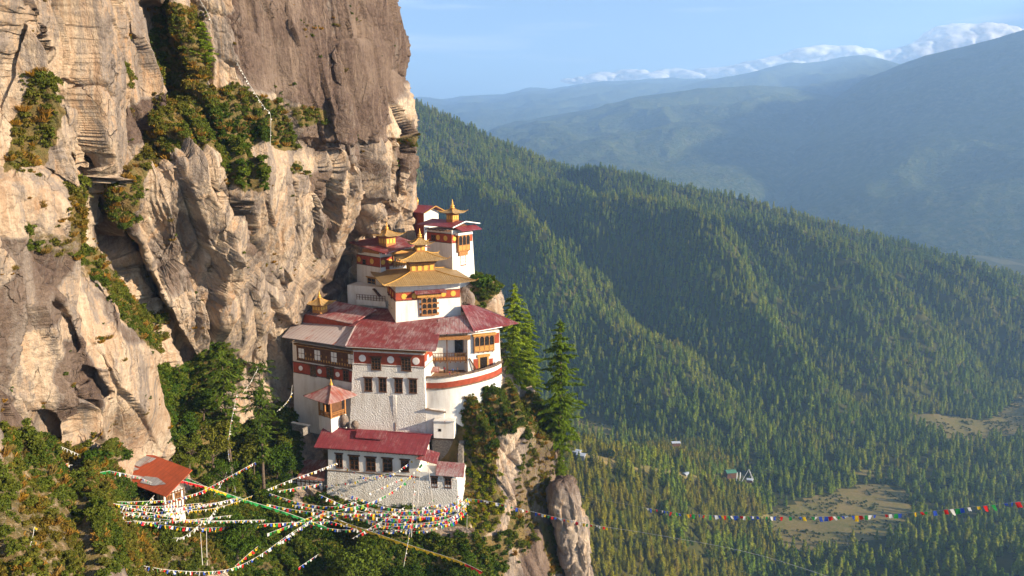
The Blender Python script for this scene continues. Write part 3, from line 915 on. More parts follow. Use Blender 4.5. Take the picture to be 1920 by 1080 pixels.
def build_near_spur():
    top = [(850, 800, 800), (960, 815, 800), (1060, 852, 805), (1110, 858, 815), (1170, 872, 835), (1230, 884, 860), (1300, 897, 890), (1370, 925, 930), (1440, 965, 960), (1500, 1000, 960)]
    fr = [(780, 1300, 430), (900, 1290, 440), (1010, 1270, 460), (1120, 1260, 480), (1220, 1250, 520), (1320, 1235, 580), (1420, 1200, 680), (1500, 1150, 760), (1560, 1110, 820), (1600, 1090, 850)]
    n, m = 220, 120
    P, t = loft([top, fr], n, m, 4)
    X = P[..., :2]
    P[..., 2] += np.sin(np.pi * t)[:, None] * (14 * fbm(np.stack([X[..., 0] / 70, X[..., 1] / 70, 0 * X[..., 0] + 2], -1), 4) - 8)
    b = []
    for w in np.linspace(1, 0, 14, endpoint=False):
        q = P[0].copy(); q[:, 1] += 320 * w; q[:, 2] = q[:, 2] * (1 - w ** 1.3) + (FLOOR_Z - 8) * w ** 1.3
        b.append(q)
    P2 = np.concatenate([np.stack(b), P], 0)
    cx = (P2[:-1, :-1] + P2[1:, 1:]).reshape(-1, 3) * 0.5
    u, v, c = project(cx)
    u = u + 10 * fbm(cx / 25, 2); v = v + 6 * fbm(cx / 25 + 9, 2)
    mi = np.zeros(len(cx), int)
    for pts in CLEAR: mi = np.where(in_poly(u, v, pts), 1, mi)
    me = np_mesh('near_spur', P2.reshape(-1, 3), grid_faces(*P2.shape[:2]), mats=[M['forest_floor'], M['meadow']], smooth=True, mi=mi)
    tag(link('near_hill', me), 'low wooded spur below the rock', 'hill', kind='structure')
    return P, P2


SPUR, SPUR2 = build_near_spur()


def build_floor():
    # valley floor: fine near, coarse to the horizon
    xs = np.concatenate([np.linspace(-16500, -900, 24), np.linspace(-800, 3000, 240), np.linspace(3200, 22500, 24)])
    ys = np.concatenate([np.linspace(-4000, 250, 10), np.linspace(300, 2000, 160), np.linspace(2100, 9000, 60), np.linspace(9500, 27000, 24)])
    X, Y = np.meshgrid(xs, ys)
    Z = FLOOR_Z + 9 * fbm(np.stack([X / 260, Y / 260, 0 * X], -1), 4) + 3 * fbm(np.stack([X / 60, Y / 60, 0 * X + 5], -1), 3)
    # right foreground rises into a wooded bank
    Z += 70 * sstep(1000, 640, Y) * sstep(250, 620, X)
    Z = np.where((Y > 12000) | (Y < 0) | (X > 6000) | (X < -2000), FLOOR_Z - 6, Z)
    P = np.stack([X, Y, Z], -1)
    me = np_mesh('ground', P.reshape(-1, 3), grid_faces(*X.shape)[:, ::-1], mats=[M['forest_floor'], M['meadow'], M['far_field']], smooth=True)
    cx = P[:-1, :-1].reshape(-1, 3) * 0.5 + P[1:, 1:].reshape(-1, 3) * 0.5
    u, v, c = project(cx)
    ff = fbm(cx / np.array([240.0, 420.0, 1e9]) + 2, 3)
    mi = np.where((cx[:, 1] > 2300) & (cx[:, 1] < 9000) & (ff > 0.08), 2, 0)
    for pts in CLEAR: mi = np.where(in_poly(u, v, pts) & (c > 0) & (cx[:, 1] < 2000), 1, mi)
    me.polygons.foreach_set('material_index', mi.astype(np.int32))
    tag(link('ground', me), 'valley floor', 'ground', kind='structure')
    return P


GROUND = build_floor()


def mountain(name, label, ridge, base, seed, amp, n=260, m=110, mat='far_wood', back=4000):
    ridge = [(u, v, d * FAR) for u, v, d in ridge]
    P, t = loft([ridge, base], n, m, 2)
    X = P[..., :2]
    L = amp
    mid = (np.sin(np.pi * t ** 0.8) ** 0.8)[:, None]
    nz = ridged(np.stack([X[..., 0] / (L * 9), X[..., 1] / (L * 9), 0 * X[..., 0] + seed], -1), 6, 2.1, 0.52)
    P[..., 2] += mid * L * nz * 1.35
    P[..., 2] += (1 - mid) * L * 0.10 * fbm(np.stack([X[..., 0] / (L * 2), X[..., 1] / (L * 2), 0 * X[..., 0] + seed], -1), 5)
    b = []
    for w in np.linspace(1, 0, 8, endpoint=False):
        q = P[0].copy(); q[:, 1] += back * w; q[:, 0] += back * 0.3 * w; q[:, 2] = q[:, 2] * (1 - w) + (FLOOR_Z - 30) * w
        b.append(q)
    P2 = np.concatenate([np.stack(b), P], 0)
    me = np_mesh(name, P2.reshape(-1, 3), grid_faces(*P2.shape[:2]), M[mat], smooth=True)
    tag(link(name, me), label, 'mountain', kind='structure')


FAR = 1.4
mountain('mountain', 'wooded mountain with broad shoulder rising behind the near hillside',
         [(820, 290, 7600), (880, 258, 7500), (930, 241, 7300), (1050, 214, 7000), (1120, 203, 6900), (1200, 182, 6800), (1300, 168, 6600), (1400, 163, 6500), (1480, 166, 6400), (1560, 182, 6400), (1700, 250, 6300), (1800, 330, 6200)],
         base_curve([(820, 440), (930, 455), (1100, 450), (1250, 440), (1350, 432), (1450, 425), (1560, 432), (1700, 440), (1800, 445)]), 3.0, 150)
mountain('mountain', 'farthest pale blue mountain ridge above the left of the valley',
         [(600, 230, 15500), (700, 196, 15000), (780, 184, 15000), (830, 190, 14800), (880, 181, 14500), (945, 180, 14000), (990, 167, 14000), (1030, 169, 13800), (1080, 160, 13500), (1150, 154, 13200), (1250, 148, 13000), (1330, 150, 12800), (1420, 160, 12600), (1560, 190, 12400)],
         base_curve([(600, 420), (780, 410), (900, 405), (1050, 400), (1200, 400), (1400, 400), (1560, 400)]), 8.0, 220)
mountain('mountain', 'blue mountain ridge with a flat summit under the cloud bank',
         [(1180, 190, 10600), (1260, 168, 10500), (1330, 150, 10400), (1400, 137, 10200), (1450, 126, 10100), (1478, 119, 10000), (1500, 121, 9950), (1540, 117, 9900), (1580, 108, 9800), (1620, 105, 9700), (1650, 112, 9600), (1690, 122, 9500), (1760, 128, 9400), (1860, 150, 9300), (1950, 180, 9200)],
         base_curve([(1180, 410), (1300, 408), (1450, 405), (1600, 402), (1750, 402), (1950, 402)]), 15.0, 190)
mountain('mountain', 'great shaded mountain slope falling into the valley at the right',
         [(1440, 300, 5900), (1540, 205, 5800), (1620, 150, 5700), (1690, 121, 5600), (1740, 104, 5500), (1800, 90, 5400), (1850, 78, 5300), (1920, 56, 5200), (2010, 24, 5000), (2150, -40, 4800), (2400, -60, 4500), (2800, -60, 4200), (3300, -50, 3900)],
         base_curve([(1440, 440), (1560, 450), (1650, 460), (1720, 470), (1800, 478), (1880, 484), (1980, 492), (2100, 500), (2300, 515), (2600, 540), (3300, 600)]), 22.0, 130, n=320)


def px_of(x, y, z):
    u, v, c = project(np.array([x, y, z], float))
    return (float(u), float(v), y)


def px_far(x, y, z):
    u, v, d = px_of(x * FAR, y * FAR, z * FAR)
    return (u, v, d / FAR)


# unseen ridge added off frame to block the sun and darken the valley air
mountain('mountain', 'unseen mountain shoulder added right of the frame to shadow the valley air',
         [px_far(6900, 4600, 960), px_far(6900, 3700, 1020), px_far(6900, 3000, 1150), px_far(6950, 2500, 1080), px_far(7050, 2050, 700), px_far(7200, 1700, -200)],
         [px_of(4700 * FAR, 4600 * FAR, -480), px_of(4500 * FAR, 3700 * FAR, -490), px_of(4500 * FAR, 3000 * FAR, -490), px_of(4700 * FAR, 2500 * FAR, -490), px_of(5400 * FAR, 2050 * FAR, -490), px_of(6200 * FAR, 1700 * FAR, -490)], 31.0, 120, n=120, back=2500)

# ------------------------------------------------------------------ clouds beyond the ridges
def mat_cloud():
    m = bpy.data.materials.new('cloud_vapour'); m.use_nodes = True
    nt = m.node_tree; nt.nodes.clear()
    out = nd(nt, 'ShaderNodeOutputMaterial')
    d = nd(nt, 'ShaderNodeBsdfDiffuse'); d.inputs['Color'].default_value = (0.9, 0.9, 0.92, 1)
    t = nd(nt, 'ShaderNodeBsdfTranslucent'); t.inputs['Color'].default_value = (0.9, 0.9, 0.92, 1)
    mx = nd(nt, 'ShaderNodeMixShader'); mx.inputs[0].default_value = 0.45
    tr = nd(nt, 'ShaderNodeBsdfTransparent'); m2 = nd(nt, 'ShaderNodeMixShader')
    nt.links.new(d.outputs[0], mx.inputs[1]); nt.links.new(t.outputs[0], mx.inputs[2])
    nt.links.new(rng(nt, noise(nt, 0.0022, 5, 0.65, sc=(1, 1, 1.6)), 0.36, 0.60, 0.65, 0.0), m2.inputs[0])
    nt.links.new(mx.outputs[0], m2.inputs[1]); nt.links.new(tr.outputs[0], m2.inputs[2]); nt.links.new(m2.outputs[0], out.inputs['Surface'])
    return m


M['cloud'] = mat_cloud()


def cloud(label, line, seed, n):
    g = np.random.default_rng(seed)
    bm = bmesh.new(); bmesh.ops.create_icosphere(bm, subdivisions=4, radius=1.0)
    V0 = np.array([v.co[:] for v in bm.verts]); F0 = np.array([[v.index for v in f.verts] for f in bm.faces]); bm.free()
    la = np.array(line, float)
    parts = []
    D0 = 30500.0
    for k in range(n):
        s = g.uniform(0, len(la) - 1); i = min(int(s), len(la) - 2); f = s - i
        u, v, h = la[i] * (1 - f) + la[i + 1] * f
        hh = h * D0 / FPX
        r = hh * g.uniform(0.14, 0.48)
        c = np.array(W(u + g.normal(0, 8), v - g.uniform(-0.1, 0.75) * h * (1 - r / hh) + 3, D0 + g.uniform(-500, 900)))
        P = V0 * np.array([2.1, 1.5, 0.72]) * r
        q = (P + c)
        P = P * (1 + 0.45 * fbm(q / (r * 1.1), 4) + 0.20 * fbm(q / 130.0, 4))[:, None]
        parts.append((P + c, F0))
    V, F = cat(parts)
    o = link('cloud', np_mesh('cloud', V, F, M['cloud'], True))
    rm = o.modifiers.new('merge', 'REMESH'); rm.mode = 'VOXEL'; rm.voxel_size = 55.0; rm.use_smooth_shade = True
    sm = o.modifiers.new('soften', 'SMOOTH'); sm.factor = 0.6; sm.iterations = 5
    tag(o, label, kind='stuff')


cloud('long low cloud bank lying along the far ridges', [(1065, 152, 12), (1120, 148, 22), (1180, 146, 26), (1240, 146, 30), (1300, 145, 26), (1350, 143, 26), (1400, 136, 30), (1450, 124, 30), (1500, 116, 34), (1550, 108, 40), (1600, 108, 34), (1660, 112, 34), (1720, 108, 36), (1760, 98, 40)], 5, 300)
cloud('bright heaped cloud above the great slope at the right', [(1745, 98, 30), (1775, 92, 48), (1810, 84, 58), (1845, 78, 54), (1875, 70, 34), (1910, 62, 18)], 9, 130)


def shade_cloud():
    """unseen cloud slab added outside the frame to block the low sun and shape shafts"""
    g = np.random.default_rng(12)
    bm = bmesh.new(); bmesh.ops.create_icosphere(bm, subdivisions=3, radius=1.0)
    V0 = np.array([v.co[:] for v in bm.verts]); F0 = np.array([[v.index for v in f.verts] for f in bm.faces]); bm.free()
    parts = []
    for k in range(420):
        x, y = g.uniform(9300, 15500), g.uniform(2800, 9000)
        if fbm(np.array([x / 2600, y / 1500, 3.0]), 2) < -0.12 and x > 9900: continue
        r = g.uniform(240, 520)
        x += 350 * math.sin(y / 420.0)
        c = np.array([x, y, 2650 + g.uniform(-60, 220)])
        P = V0 * np.array([1.3, 1.3, 0.5]) * r
        P = P * (1 + 0.4 * fbm((P + c) / r, 3))[:, None]
        parts.append((P + c, F0))
    V, F = cat(parts)
    o = link('cloud', np_mesh('cloud', V, F, M['blocker_cloud'], True))
    rm = o.modifiers.new('merge', 'REMESH'); rm.mode = 'VOXEL'; rm.voxel_size = 90.0; rm.use_smooth_shade = True
    tag(o, 'unseen cloud added above the right side of the valley to cut the sunlight into shafts', kind='stuff')


M['blocker_cloud'] = mat_plain('sun_blocking_cloud', (0.85, 0.85, 0.87), 1.0, 0.03, 0.002)
shade_cloud()  # added off-frame cloud, there to shadow the haze and leave sun shafts

# ================================================================== PLANTS
def cards(C, A, B):
    """quads centred at C with half axes A and B"""
    n = len(C)
    V = np.stack([C - A - B, C + A - B, C + A + B, C - A + B], 1).reshape(-1, 3)
    return V, np.arange(n * 4).reshape(n, 4)


def unit(v):
    return v / (np.linalg.norm(v, axis=-1, keepdims=True) + 1e-9)


def tube_np(pts, rads, ns=7):
    pts = np.asarray(pts, float); n = len(pts)
    T = unit(np.gradient(pts, axis=0))
    ref = np.where(np.abs(T[:, 2:3]) > 0.9, np.array([[1.0, 0, 0]]), np.array([[0, 0, 1.0]]))
    a = unit(np.cross(T, ref)); b = np.cross(T, a)
    th = np.linspace(0, 2 * math.pi, ns, endpoint=False)
    V = pts[:, None] + np.asarray(rads)[:, None, None] * (a[:, None] * np.cos(th)[None, :, None] + b[:, None] * np.sin(th)[None, :, None])
    i = np.arange(n * ns).reshape(n, ns); j = np.roll(i, -1, 1)
    return V.reshape(-1, 3), np.stack([i[:-1], j[:-1], j[1:], i[1:]], -1).reshape(-1, 4)


def conifer_np(h, r, seed, whorls=26, per=5, step=0.7, card=(0.5, 0.17), clear=0.12, top_pow=0.85, droop=0.25, gap=0.12, flat=0.0, nc=3, drape=False):
    """a tapered trunk with limbs, and sprays of needles set along every limb"""
    g = np.random.default_rng(seed)
    k = 14
    z = np.linspace(0, h * 0.985, k)
    bend = np.stack([0.012 * h * np.sin(z / h * 3 + seed), 0.012 * h * np.cos(z / h * 2.3 + seed), z], -1)
    trunk = [tube_np(bend, np.interp(z, [0, h], [h * 0.014, h * 0.002]), 7)]
    C, A, B = [], [], []
    for w in range(whorls):
        t = (w + g.uniform(-0.3, 0.3)) / (whorls - 1)
        t = min(max(t, 0.0), 1.0)
        zz = h * (clear + (1 - clear) * 0.98 * t)
        env = (1 - t) ** top_pow
        if flat: env = (0.35 + 0.65 * math.sin(min(1, t * 1.05) * math.pi * 0.62)) * (1.0 if t < 0.93 else 0.7)
        else: env *= min(1, 0.55 + t * 3.0)
        for b in range(per):
            if g.random() < gap: continue
            L = r * env * g.uniform(0.55, 1.18) + 0.25
            a = 2 * math.pi * (b + g.uniform(-0.35, 0.35)) / per + w * 2.4
            up = g.uniform(-0.05, 0.25) * (0.4 + t)
            n = max(2, int(L / step))
            s = (np.arange(n) + 0.6) / n
            dirv = np.array([math.cos(a), math.sin(a), 0.0])
            base = np.array([np.interp(zz, z, bend[:, 0]), np.interp(zz, z, bend[:, 1]), zz])
            pts = base + dirv * (L * s)[:, None] + np.array([0, 0, 1.0]) * (L * (up * s - droop * s ** 2))[:, None]
            if L > 1.2 and nc > 1:
                q = np.concatenate([base[None], pts])
                trunk.append(tube_np(q, np.linspace(0.035 + 0.006 * L, 0.01, len(q)), 4))
            side = np.array([-dirv[1], dirv[0], 0.0])
            for m in range(nc):
                fan = g.uniform(-1, 1, n) * (0.28 * L * (1.05 - s) + 0.12)
                c = pts + side * fan[:, None] + g.normal(0, 0.10 * card[0], (n, 3)) + np.array([0, 0, 1.0]) * (g.uniform(-0.08, 0.16, n) * 1.0)[:, None]
                d = unit(dirv * 1.0 + side * (np.sign(fan) * g.uniform(0.1, 1.1, n))[:, None] + np.array([0, 0, 1.0]) * g.uniform(-0.35, 0.35, n)[:, None])
                e = unit(np.cross(d, g.normal(0, 0.5, (n, 3)) + np.array([0, 0, 1.0])))
                sz = g.uniform(0.7, 1.3, n)[:, None]
                if drape:
                    d = unit(dirv * 0.85 + np.array([0, 0, -0.5 if nc < 3 else -0.28]) + g.normal(0, 0.28, (n, 3)))
                    e = unit(side + g.normal(0, 0.25, (n, 3))); e = unit(e - d * (e * d).sum(-1, keepdims=True))
                C.append(c); A.append(d * card[0] * sz); B.append(e * card[1] * sz)
    tip = np.array([[bend[-1, 0], bend[-1, 1], h * 0.985]])
    C.append(tip); A.append(np.array([[0, 0, card[0] * 0.9]])); B.append(np.array([[card[1] * 0.6, 0, 0]]))
    return cat(trunk), cards(np.concatenate(C), np.concatenate(A), np.concatenate(B))


def blob_leaves(g, c, rr, n, leaf, sq=(1, 1, 0.85), shell=0.5):
    d = unit(g.normal(size=(n, 3)))
    d[:, 2] = np.where(d[:, 2] < -0.5, -d[:, 2], d[:, 2])
    rad_ = (shell + (1 - shell) * g.random(n) ** 0.6) * (1 + 0.22 * np.sin(d[:, 0] * 5 + c[0] * 3) * np.cos(d[:, 1] * 6 + c[1] * 2))
    P = np.array(c) + d * (rr * rad_)[:, None] * np.array(sq)
    a = unit(g.normal(size=(n, 3)) + d * 0.3); b = unit(np.cross(a, d + g.normal(0, 0.6, (n, 3))))
    s = leaf * g.uniform(0.6, 1.4, n)[:, None]
    return P, a * s, b * s * 0.55


def shrub_np(seed, n=300, leaf=0.15, lobes=6, tall=1.0):
    g = np.random.default_rng(seed)
    C, A, B = [], [], []
    for k in range(lobes):
        a = g.uniform(0, 2 * math.pi); q = g.uniform(0.15, 0.62)
        c = (q * math.cos(a) * 1.25, q * math.sin(a), g.uniform(0.1, 0.75) * tall)
        p = blob_leaves(g, c, g.uniform(0.16, 0.46), n // lobes, leaf, (1, 1, 0.8), 0.25)
        C.append(p[0]); A.append(p[1]); B.append(p[2])
    return cards(np.concatenate(C), np.concatenate(A), np.concatenate(B))


def tuft_np(seed, n=150, h=1.0):
    """a clump of thin arching blades"""
    g = np.random.default_rng(seed)
    a = g.uniform(0, 2 * math.pi, n); q = g.random(n) ** 0.5 * 0.5
    base = np.stack([q * np.cos(a), q * np.sin(a), 0 * a], -1)
    lean = unit(np.stack([np.cos(a), np.sin(a), g.uniform(0.6, 2.2, n)], -1))
    L = h * g.uniform(0.4, 1.0, n)[:, None]
    side = unit(np.cross(lean, g.normal(size=(n, 3)))) * 0.055
    return cards(base + lean * L / 2, lean * L / 2, side)


def broad_np(h, r, seed, leaves=2200, leaf=0.22, clumps=15):
    g = np.random.default_rng(seed)
    th = h * 0.55
    z = np.linspace(0, th, 8)
    tr = np.stack([0.05 * h * np.sin(z / h * 4 + seed), 0.05 * h * np.cos(z / h * 3 + seed), z], -1)
    parts = [tube_np(tr, np.linspace(0.03 * h, 0.014 * h, 8), 8)]
    C, A, B = [], [], []
    for k in range(clumps):
        a = g.uniform(0, 2 * math.pi); q = r * (0.25 + 0.62 * g.random() ** 0.5)
        zz = h * g.uniform(0.34, 0.90)
        q *= math.sin(min(1, max(0.25, (1.12 - zz / h) * 1.6)) * math.pi / 2)
        c = np.array([q * math.cos(a), q * math.sin(a), zz])
        st = tr[int(g.integers(3, 8))]
        mid_ = (st + c) / 2 + np.array([0, 0, -0.04 * h])
        parts.append(tube_np(np.array([st, mid_, c]), [0.010 * h, 0.007 * h, 0.003 * h], 5))
        p = blob_leaves(g, c, r * g.uniform(0.26, 0.44), leaves // clumps, leaf, (1, 1, 0.75), 0.35)
        C.append(p[0]); A.append(p[1]); B.append(p[2])
    return cat(parts), cards(np.concatenate(C), np.concatenate(A), np.concatenate(B))


def tree(name, meshes, P, label, cat_='tree', group=None, s=1.0, rz=0.0):
    Mx = Matrix.Translation(P) @ Matrix.Rotation(rz, 4, 'Z') @ Matrix.Scale(s, 4)
    e = empty(name, Mx, label, cat_, group)
    t = link('trunk', meshes[0], e); c = link('crown', meshes[1], e)
    return e, t, c


def tree_meshes(nm, d, leaf, bark='bark'):
    return (np_mesh(nm + '_trunk', d[0][0], d[0][1], M[bark], True), np_mesh(nm + '_crown', d[1][0], d[1][1], M[leaf]))


# ------------------------------------------------------------------ instanced stuff (what nobody could count)
def scatter(name, label, pts, scale, rotz, idx, protos, cat_=None, tilt=None):
    me = bpy.data.meshes.new(name)
    me.vertices.add(len(pts)); me.vertices.foreach_set('co', np.asarray(pts, np.float32).ravel())
    for nm, a, ty in (('scl', scale, 'FLOAT'), ('rtz', rotz, 'FLOAT'), ('pick', idx, 'INT')):
        at = me.attributes.new(nm, ty, 'POINT')
        at.data.foreach_set('value', np.asarray(a, np.int32 if ty == 'INT' else np.float32))
    o = link(name, me)
    ng = bpy.data.node_groups.new(name + '_nodes', 'GeometryNodeTree')
    ng.interface.new_socket('Geometry', in_out='INPUT', socket_type='NodeSocketGeometry')
    ng.interface.new_socket('Geometry', in_out='OUTPUT', socket_type='NodeSocketGeometry')
    N = ng.nodes; Lk = ng.links
    gi = N.new('NodeGroupInput'); go = N.new('NodeGroupOutput')
    ip = N.new('GeometryNodeInstanceOnPoints'); jn = N.new('GeometryNodeJoinGeometry')
    ip.inputs['Pick Instance'].default_value = True
    for pr in reversed(protos):
        oi = N.new('GeometryNodeObjectInfo'); oi.inputs['Object'].default_value = pr
        oi.inputs['As Instance'].default_value = True; oi.transform_space = 'ORIGINAL'
        Lk.new(oi.outputs['Geometry'], jn.inputs[0])

    def attr(nm, ty):
        a = N.new('GeometryNodeInputNamedAttribute'); a.data_type = ty; a.inputs['Name'].default_value = nm
        return a.outputs['Attribute']
    cx = N.new('ShaderNodeCombineXYZ'); Lk.new(attr('rtz', 'FLOAT'), cx.inputs['Z'])
    Lk.new(gi.outputs[0], ip.inputs['Points']); Lk.new(jn.outputs[0], ip.inputs['Instance'])
    Lk.new(attr('pick', 'INT'), ip.inputs['Instance Index'])
    Lk.new(cx.outputs[0], ip.inputs['Rotation']); Lk.new(attr('scl', 'FLOAT'), ip.inputs['Scale'])
    Lk.new(ip.outputs[0], go.inputs[0])
    md = o.modifiers.new('growth', 'NODES'); md.node_group = ng
    tag(o, label, cat_, kind='stuff')
    return o


def sample_grid(P, n, g):
    """n random points on a grid surface, even by area"""
    a, b, c, d = P[:-1, :-1], P[1:, :-1], P[1:, 1:], P[:-1, 1:]
    ar = (np.linalg.norm(np.cross(b - a, d - a), axis=-1) + np.linalg.norm(np.cross(b - c, d - c), axis=-1)).ravel()
    k = g.choice(len(ar), n, p=ar / ar.sum())
    s, t = g.random((2, n, 1))
    f = lambda q: q.reshape(-1, 3)[k]
    return (f(a) * (1 - s) + f(b) * s) * (1 - t) + (f(d) * (1 - s) + f(c) * s) * t


def area_grid(P):
    a, b, c, d = P[:-1, :-1], P[1:, :-1], P[1:, 1:], P[:-1, 1:]
    return 0.5 * (np.linalg.norm(np.cross(b - a, d - a), axis=-1) + np.linalg.norm(np.cross(b - c, d - c), axis=-1)).sum()


# ------------------------------------------------------------------ shrubs of the cliff
SHRUB_ME = [np_mesh('shrub_%d' % k, *shrub_np(40 + k, 560, 0.10, 11, 0.9 + 0.3 * k), M['shrub']) for k in range(3)]
DRY_ME = [np_mesh('dry_tuft_%d' % k, *tuft_np(60 + k), M['dry']) for k in range(2)]
YEL_ME = [np_mesh('yellow_shrub_%d' % k, *shrub_np(70 + k, 330, 0.12, 6), M['yellow_leaf']) for k in range(2)]
BRD_ME = [np_mesh('leafy_shrub_%d' % k, *shrub_np(80 + k, 420, 0.12, 8, 1.2), M['broad']) for k in range(3)]


def single(name, me, u, v, s, label, cat_, rz=0.0, lift=-0.15):
    P = cliff_at(u, v)
    o = link(name, me, None, Matrix.Translation(P + Vector((0, 0, lift))) @ Matrix.Rotation(rz, 4, 'Z') @ Matrix.Scale(s, 4))
    return tag(o, label, cat_)


SHRUB_O = [single('shrub', SHRUB_ME[0], 222, 150, 1.9, 'olive shrub alone on the pale wall left of the cliff pines', 'shrub'),
           single('shrub', SHRUB_ME[1], 562, 315, 1.5, 'olive shrub hanging under the right end of the planted ledge', 'shrub', 1.0),
           single('shrub', SHRUB_ME[2], 100, 372, 2.0, 'olive shrub at the top of the growth on the grey left wall', 'shrub', 2.0)]
DRY_O = [single('grass_tuft', DRY_ME[0], 652, 132, 1.0, 'yellow grass tuft on the dark upper dome of the cliff', 'grass tuft'),
         single('grass_tuft', DRY_ME[1], 768, 268, 1.6, 'dry orange grass tuft on the dark nose of the cliff', 'grass tuft')]
YEL_O = [single('shrub', YEL_ME[0], 932, 895, 1.6, 'bright yellow shrub on the slope beside the lower lodge', 'shrub'),
         single('shrub', YEL_ME[1], 838, 780, 1.8, 'yellow green shrub right of the small white hut', 'shrub')]
BRD_O = [single('shrub', BRD_ME[0], 898, 545, 4.2, 'round bright green bush on the rock below the corner tower', 'bush'),
         single('shrub', BRD_ME[1], 150, 885, 2.4, 'deep green bush above the orange roofed hut', 'bush', 0.7),
         single('shrub', BRD_ME[2], 432, 318, 2.2, 'fresh green bush below the middle of the planted ledge', 'bush', 1.7)]

_cv = CLP.reshape(-1, 3); _cu = CLU.ravel(); _cw = CLV.ravel()
_du = np.linalg.norm(np.gradient(CLP, axis=0), axis=-1) * np.linalg.norm(np.gradient(CLP, axis=1), axis=-1)
_area = _du.ravel()


def grow(polys, per_m2, g):
    out = []
    wob_u = _cu + 9 * fbm(np.stack([_cu / 30, _cw / 30, 0 * _cu], -1), 2)
    for pts, den, kind in polys:
        m = in_poly(wob_u, _cw, pts)
        idx = np.nonzero(m)[0]
        if not len(idx): continue
        a = _area[idx]; n = int(a.sum() * per_m2 * den)
        out.append(_cv[g.choice(idx, min(n, 9000), p=a / a.sum())])
    return np.concatenate(out)


g_ = np.random.default_rng(11)


def clump_keep(P, sc, lo, g):
    f = fbm(P / sc, 3)
    return P[(f + g.normal(0, 0.12, len(P))) > lo]


pS = clump_keep(grow([p for p in VEG if p[2] in 'sd'], 1.3, g_), 5.0, -0.24, g_)
kS = g_.choice(5, len(pS), p=[0.28, 0.28, 0.28, 0.08, 0.08])
sS = np.where(kS < 3, g_.uniform(0.4, 1.35, len(pS)), g_.uniform(0.5, 1.3, len(pS)))
scatter('shrubbery', 'olive and rust coloured shrubs covering the ledges of the cliff', pS - np.array([0, 0, 0.2]), sS, g_.uniform(0, 6.28, len(pS)), kS, SHRUB_O + DRY_O)
# stray tufts in cracks everywhere on the face
wv = np.nonzero((_cu > -30) & (_cu < 770) & (_cw > -30) & (_cw < 860))[0]
crk = fbm(_cv[wv] / 5.0 + 31, 3)
wv = wv[(crk > 0.30)]
pT = _cv[g_.choice(wv, 420)]
scatter('cliff_grass', 'dry tufts of grass rooted in the cracks of the cliff', pT, g_.uniform(0.25, 0.85, len(pT)), g_.uniform(0, 6.28, len(pT)), g_.integers(0, 4, len(pT)), DRY_O + SHRUB_O[:2])
pB = grow([p for p in VEG if p[2] in 'bg'], 0.75, g_)
kB = g_.choice(4, len(pB), p=[0.3, 0.3, 0.28, 0.12])
scatter('undergrowth', 'dark leafy undergrowth filling the gully below the temples', pB - np.array([0, 0, 0.25]), g_.uniform(0.5, 1.7, len(pB)), g_.uniform(0, 6.28, len(pB)), kB, BRD_O + SHRUB_O[:1])
pY = grow([p for p in VEG if p[2] == 'y'], 0.8, g_)
kY = g_.choice(5, len(pY), p=[0.28, 0.27, 0.2, 0.15, 0.10])
scatter('sunlit_undergrowth', 'yellow green undergrowth on the slope right of the lower lodge', pY - np.array([0, 0, 0.2]), g_.uniform(0.5, 1.5, len(pY)), g_.uniform(0, 6.28, len(pY)), kY, YEL_O + SHRUB_O[:1] + BRD_O[1:2] + DRY_O[:1])

# ------------------------------------------------------------------ trees one can tell apart
NEAR_A = tree_meshes('tall_conifer_a', conifer_np(34, 8.6, 5, 27, 6, 0.5, (0.62, 0.14), 0.10, 0.62, 0.14, 0.24, nc=8, drape=True), 'needles_near')
NEAR_B = tree_meshes('tall_conifer_b', conifer_np(43, 9.0, 6, 31, 6, 0.5, (0.62, 0.14), 0.12, 0.58, 0.12, 0.26, nc=8, drape=True), 'needles_near')
NEAR_C = tree_meshes('small_conifer', conifer_np(12, 3.2, 8, 20, 6, 0.4, (0.34, 0.10), 0.06, 0.85, 0.2, 0.1, nc=5), 'needles_near')
FLAT_A = tree_meshes('bare_pine_a', conifer_np(33, 5.4, 15, 24, 5, 0.5, (0.50, 0.13), 0.38, 0.6, 0.16, 0.48, flat=1.0, nc=4, drape=True), 'needles_dark')
FLAT_B = tree_meshes('bare_pine_b', conifer_np(31, 5.0, 18, 26, 5, 0.5, (0.50, 0.13), 0.25, 0.6, 0.20, 0.38, flat=1.0, nc=4, drape=True), 'needles_dark')
CLIFF_PINE = tree_meshes('cliff_pine', conifer_np(9.5, 3.0, 21, 17, 5, 0.4, (0.34, 0.10), 0.12, 0.7, 0.1, 0.15, nc=4), 'needles_near')


def foot(u, v, d):
    return W(u, v, d)


tree('conifer', NEAR_A, foot(962, 742, 214), 'tall full conifer just right of the curved terrace wall')
tree('conifer', NEAR_B, foot(1046, 868, 205), 'tallest conifer, standing outermost at the edge of the monastery rock')
tree('conifer', NEAR_A, foot(992, 748, 219), 'conifer half hidden behind the two tall ones on the rock edge', s=0.80, rz=2.0)
tree('conifer', NEAR_C, foot(1052, 905, 203), 'small young conifer at the foot of the tallest conifer', s=0.9)
tree('pine_tree', FLAT_A, foot(436, 905, 168), 'bare stemmed pine with flat layered top against the cliff, left one', s=1.0)
tree('pine_tree', FLAT_B, foot(498, 915, 176), 'pine leaning over the gully in front of the long gallery wing', s=1.05, rz=1.0)
tree('pine_tree', CLIFF_PINE, cliff_at(402, 132), 'bright young pine growing from the upper cliff ledge, right of the pair', s=0.95)
tree('pine_tree', CLIFF_PINE, cliff_at(380, 128), 'dark young pine growing from the upper cliff ledge, left of the pair', s=0.9, rz=2.2)
tree('pine_tree', CLIFF_PINE, cliff_at(306, 142), 'bushy small pine leaning out of the cliff gully', s=0.62, rz=4.0)

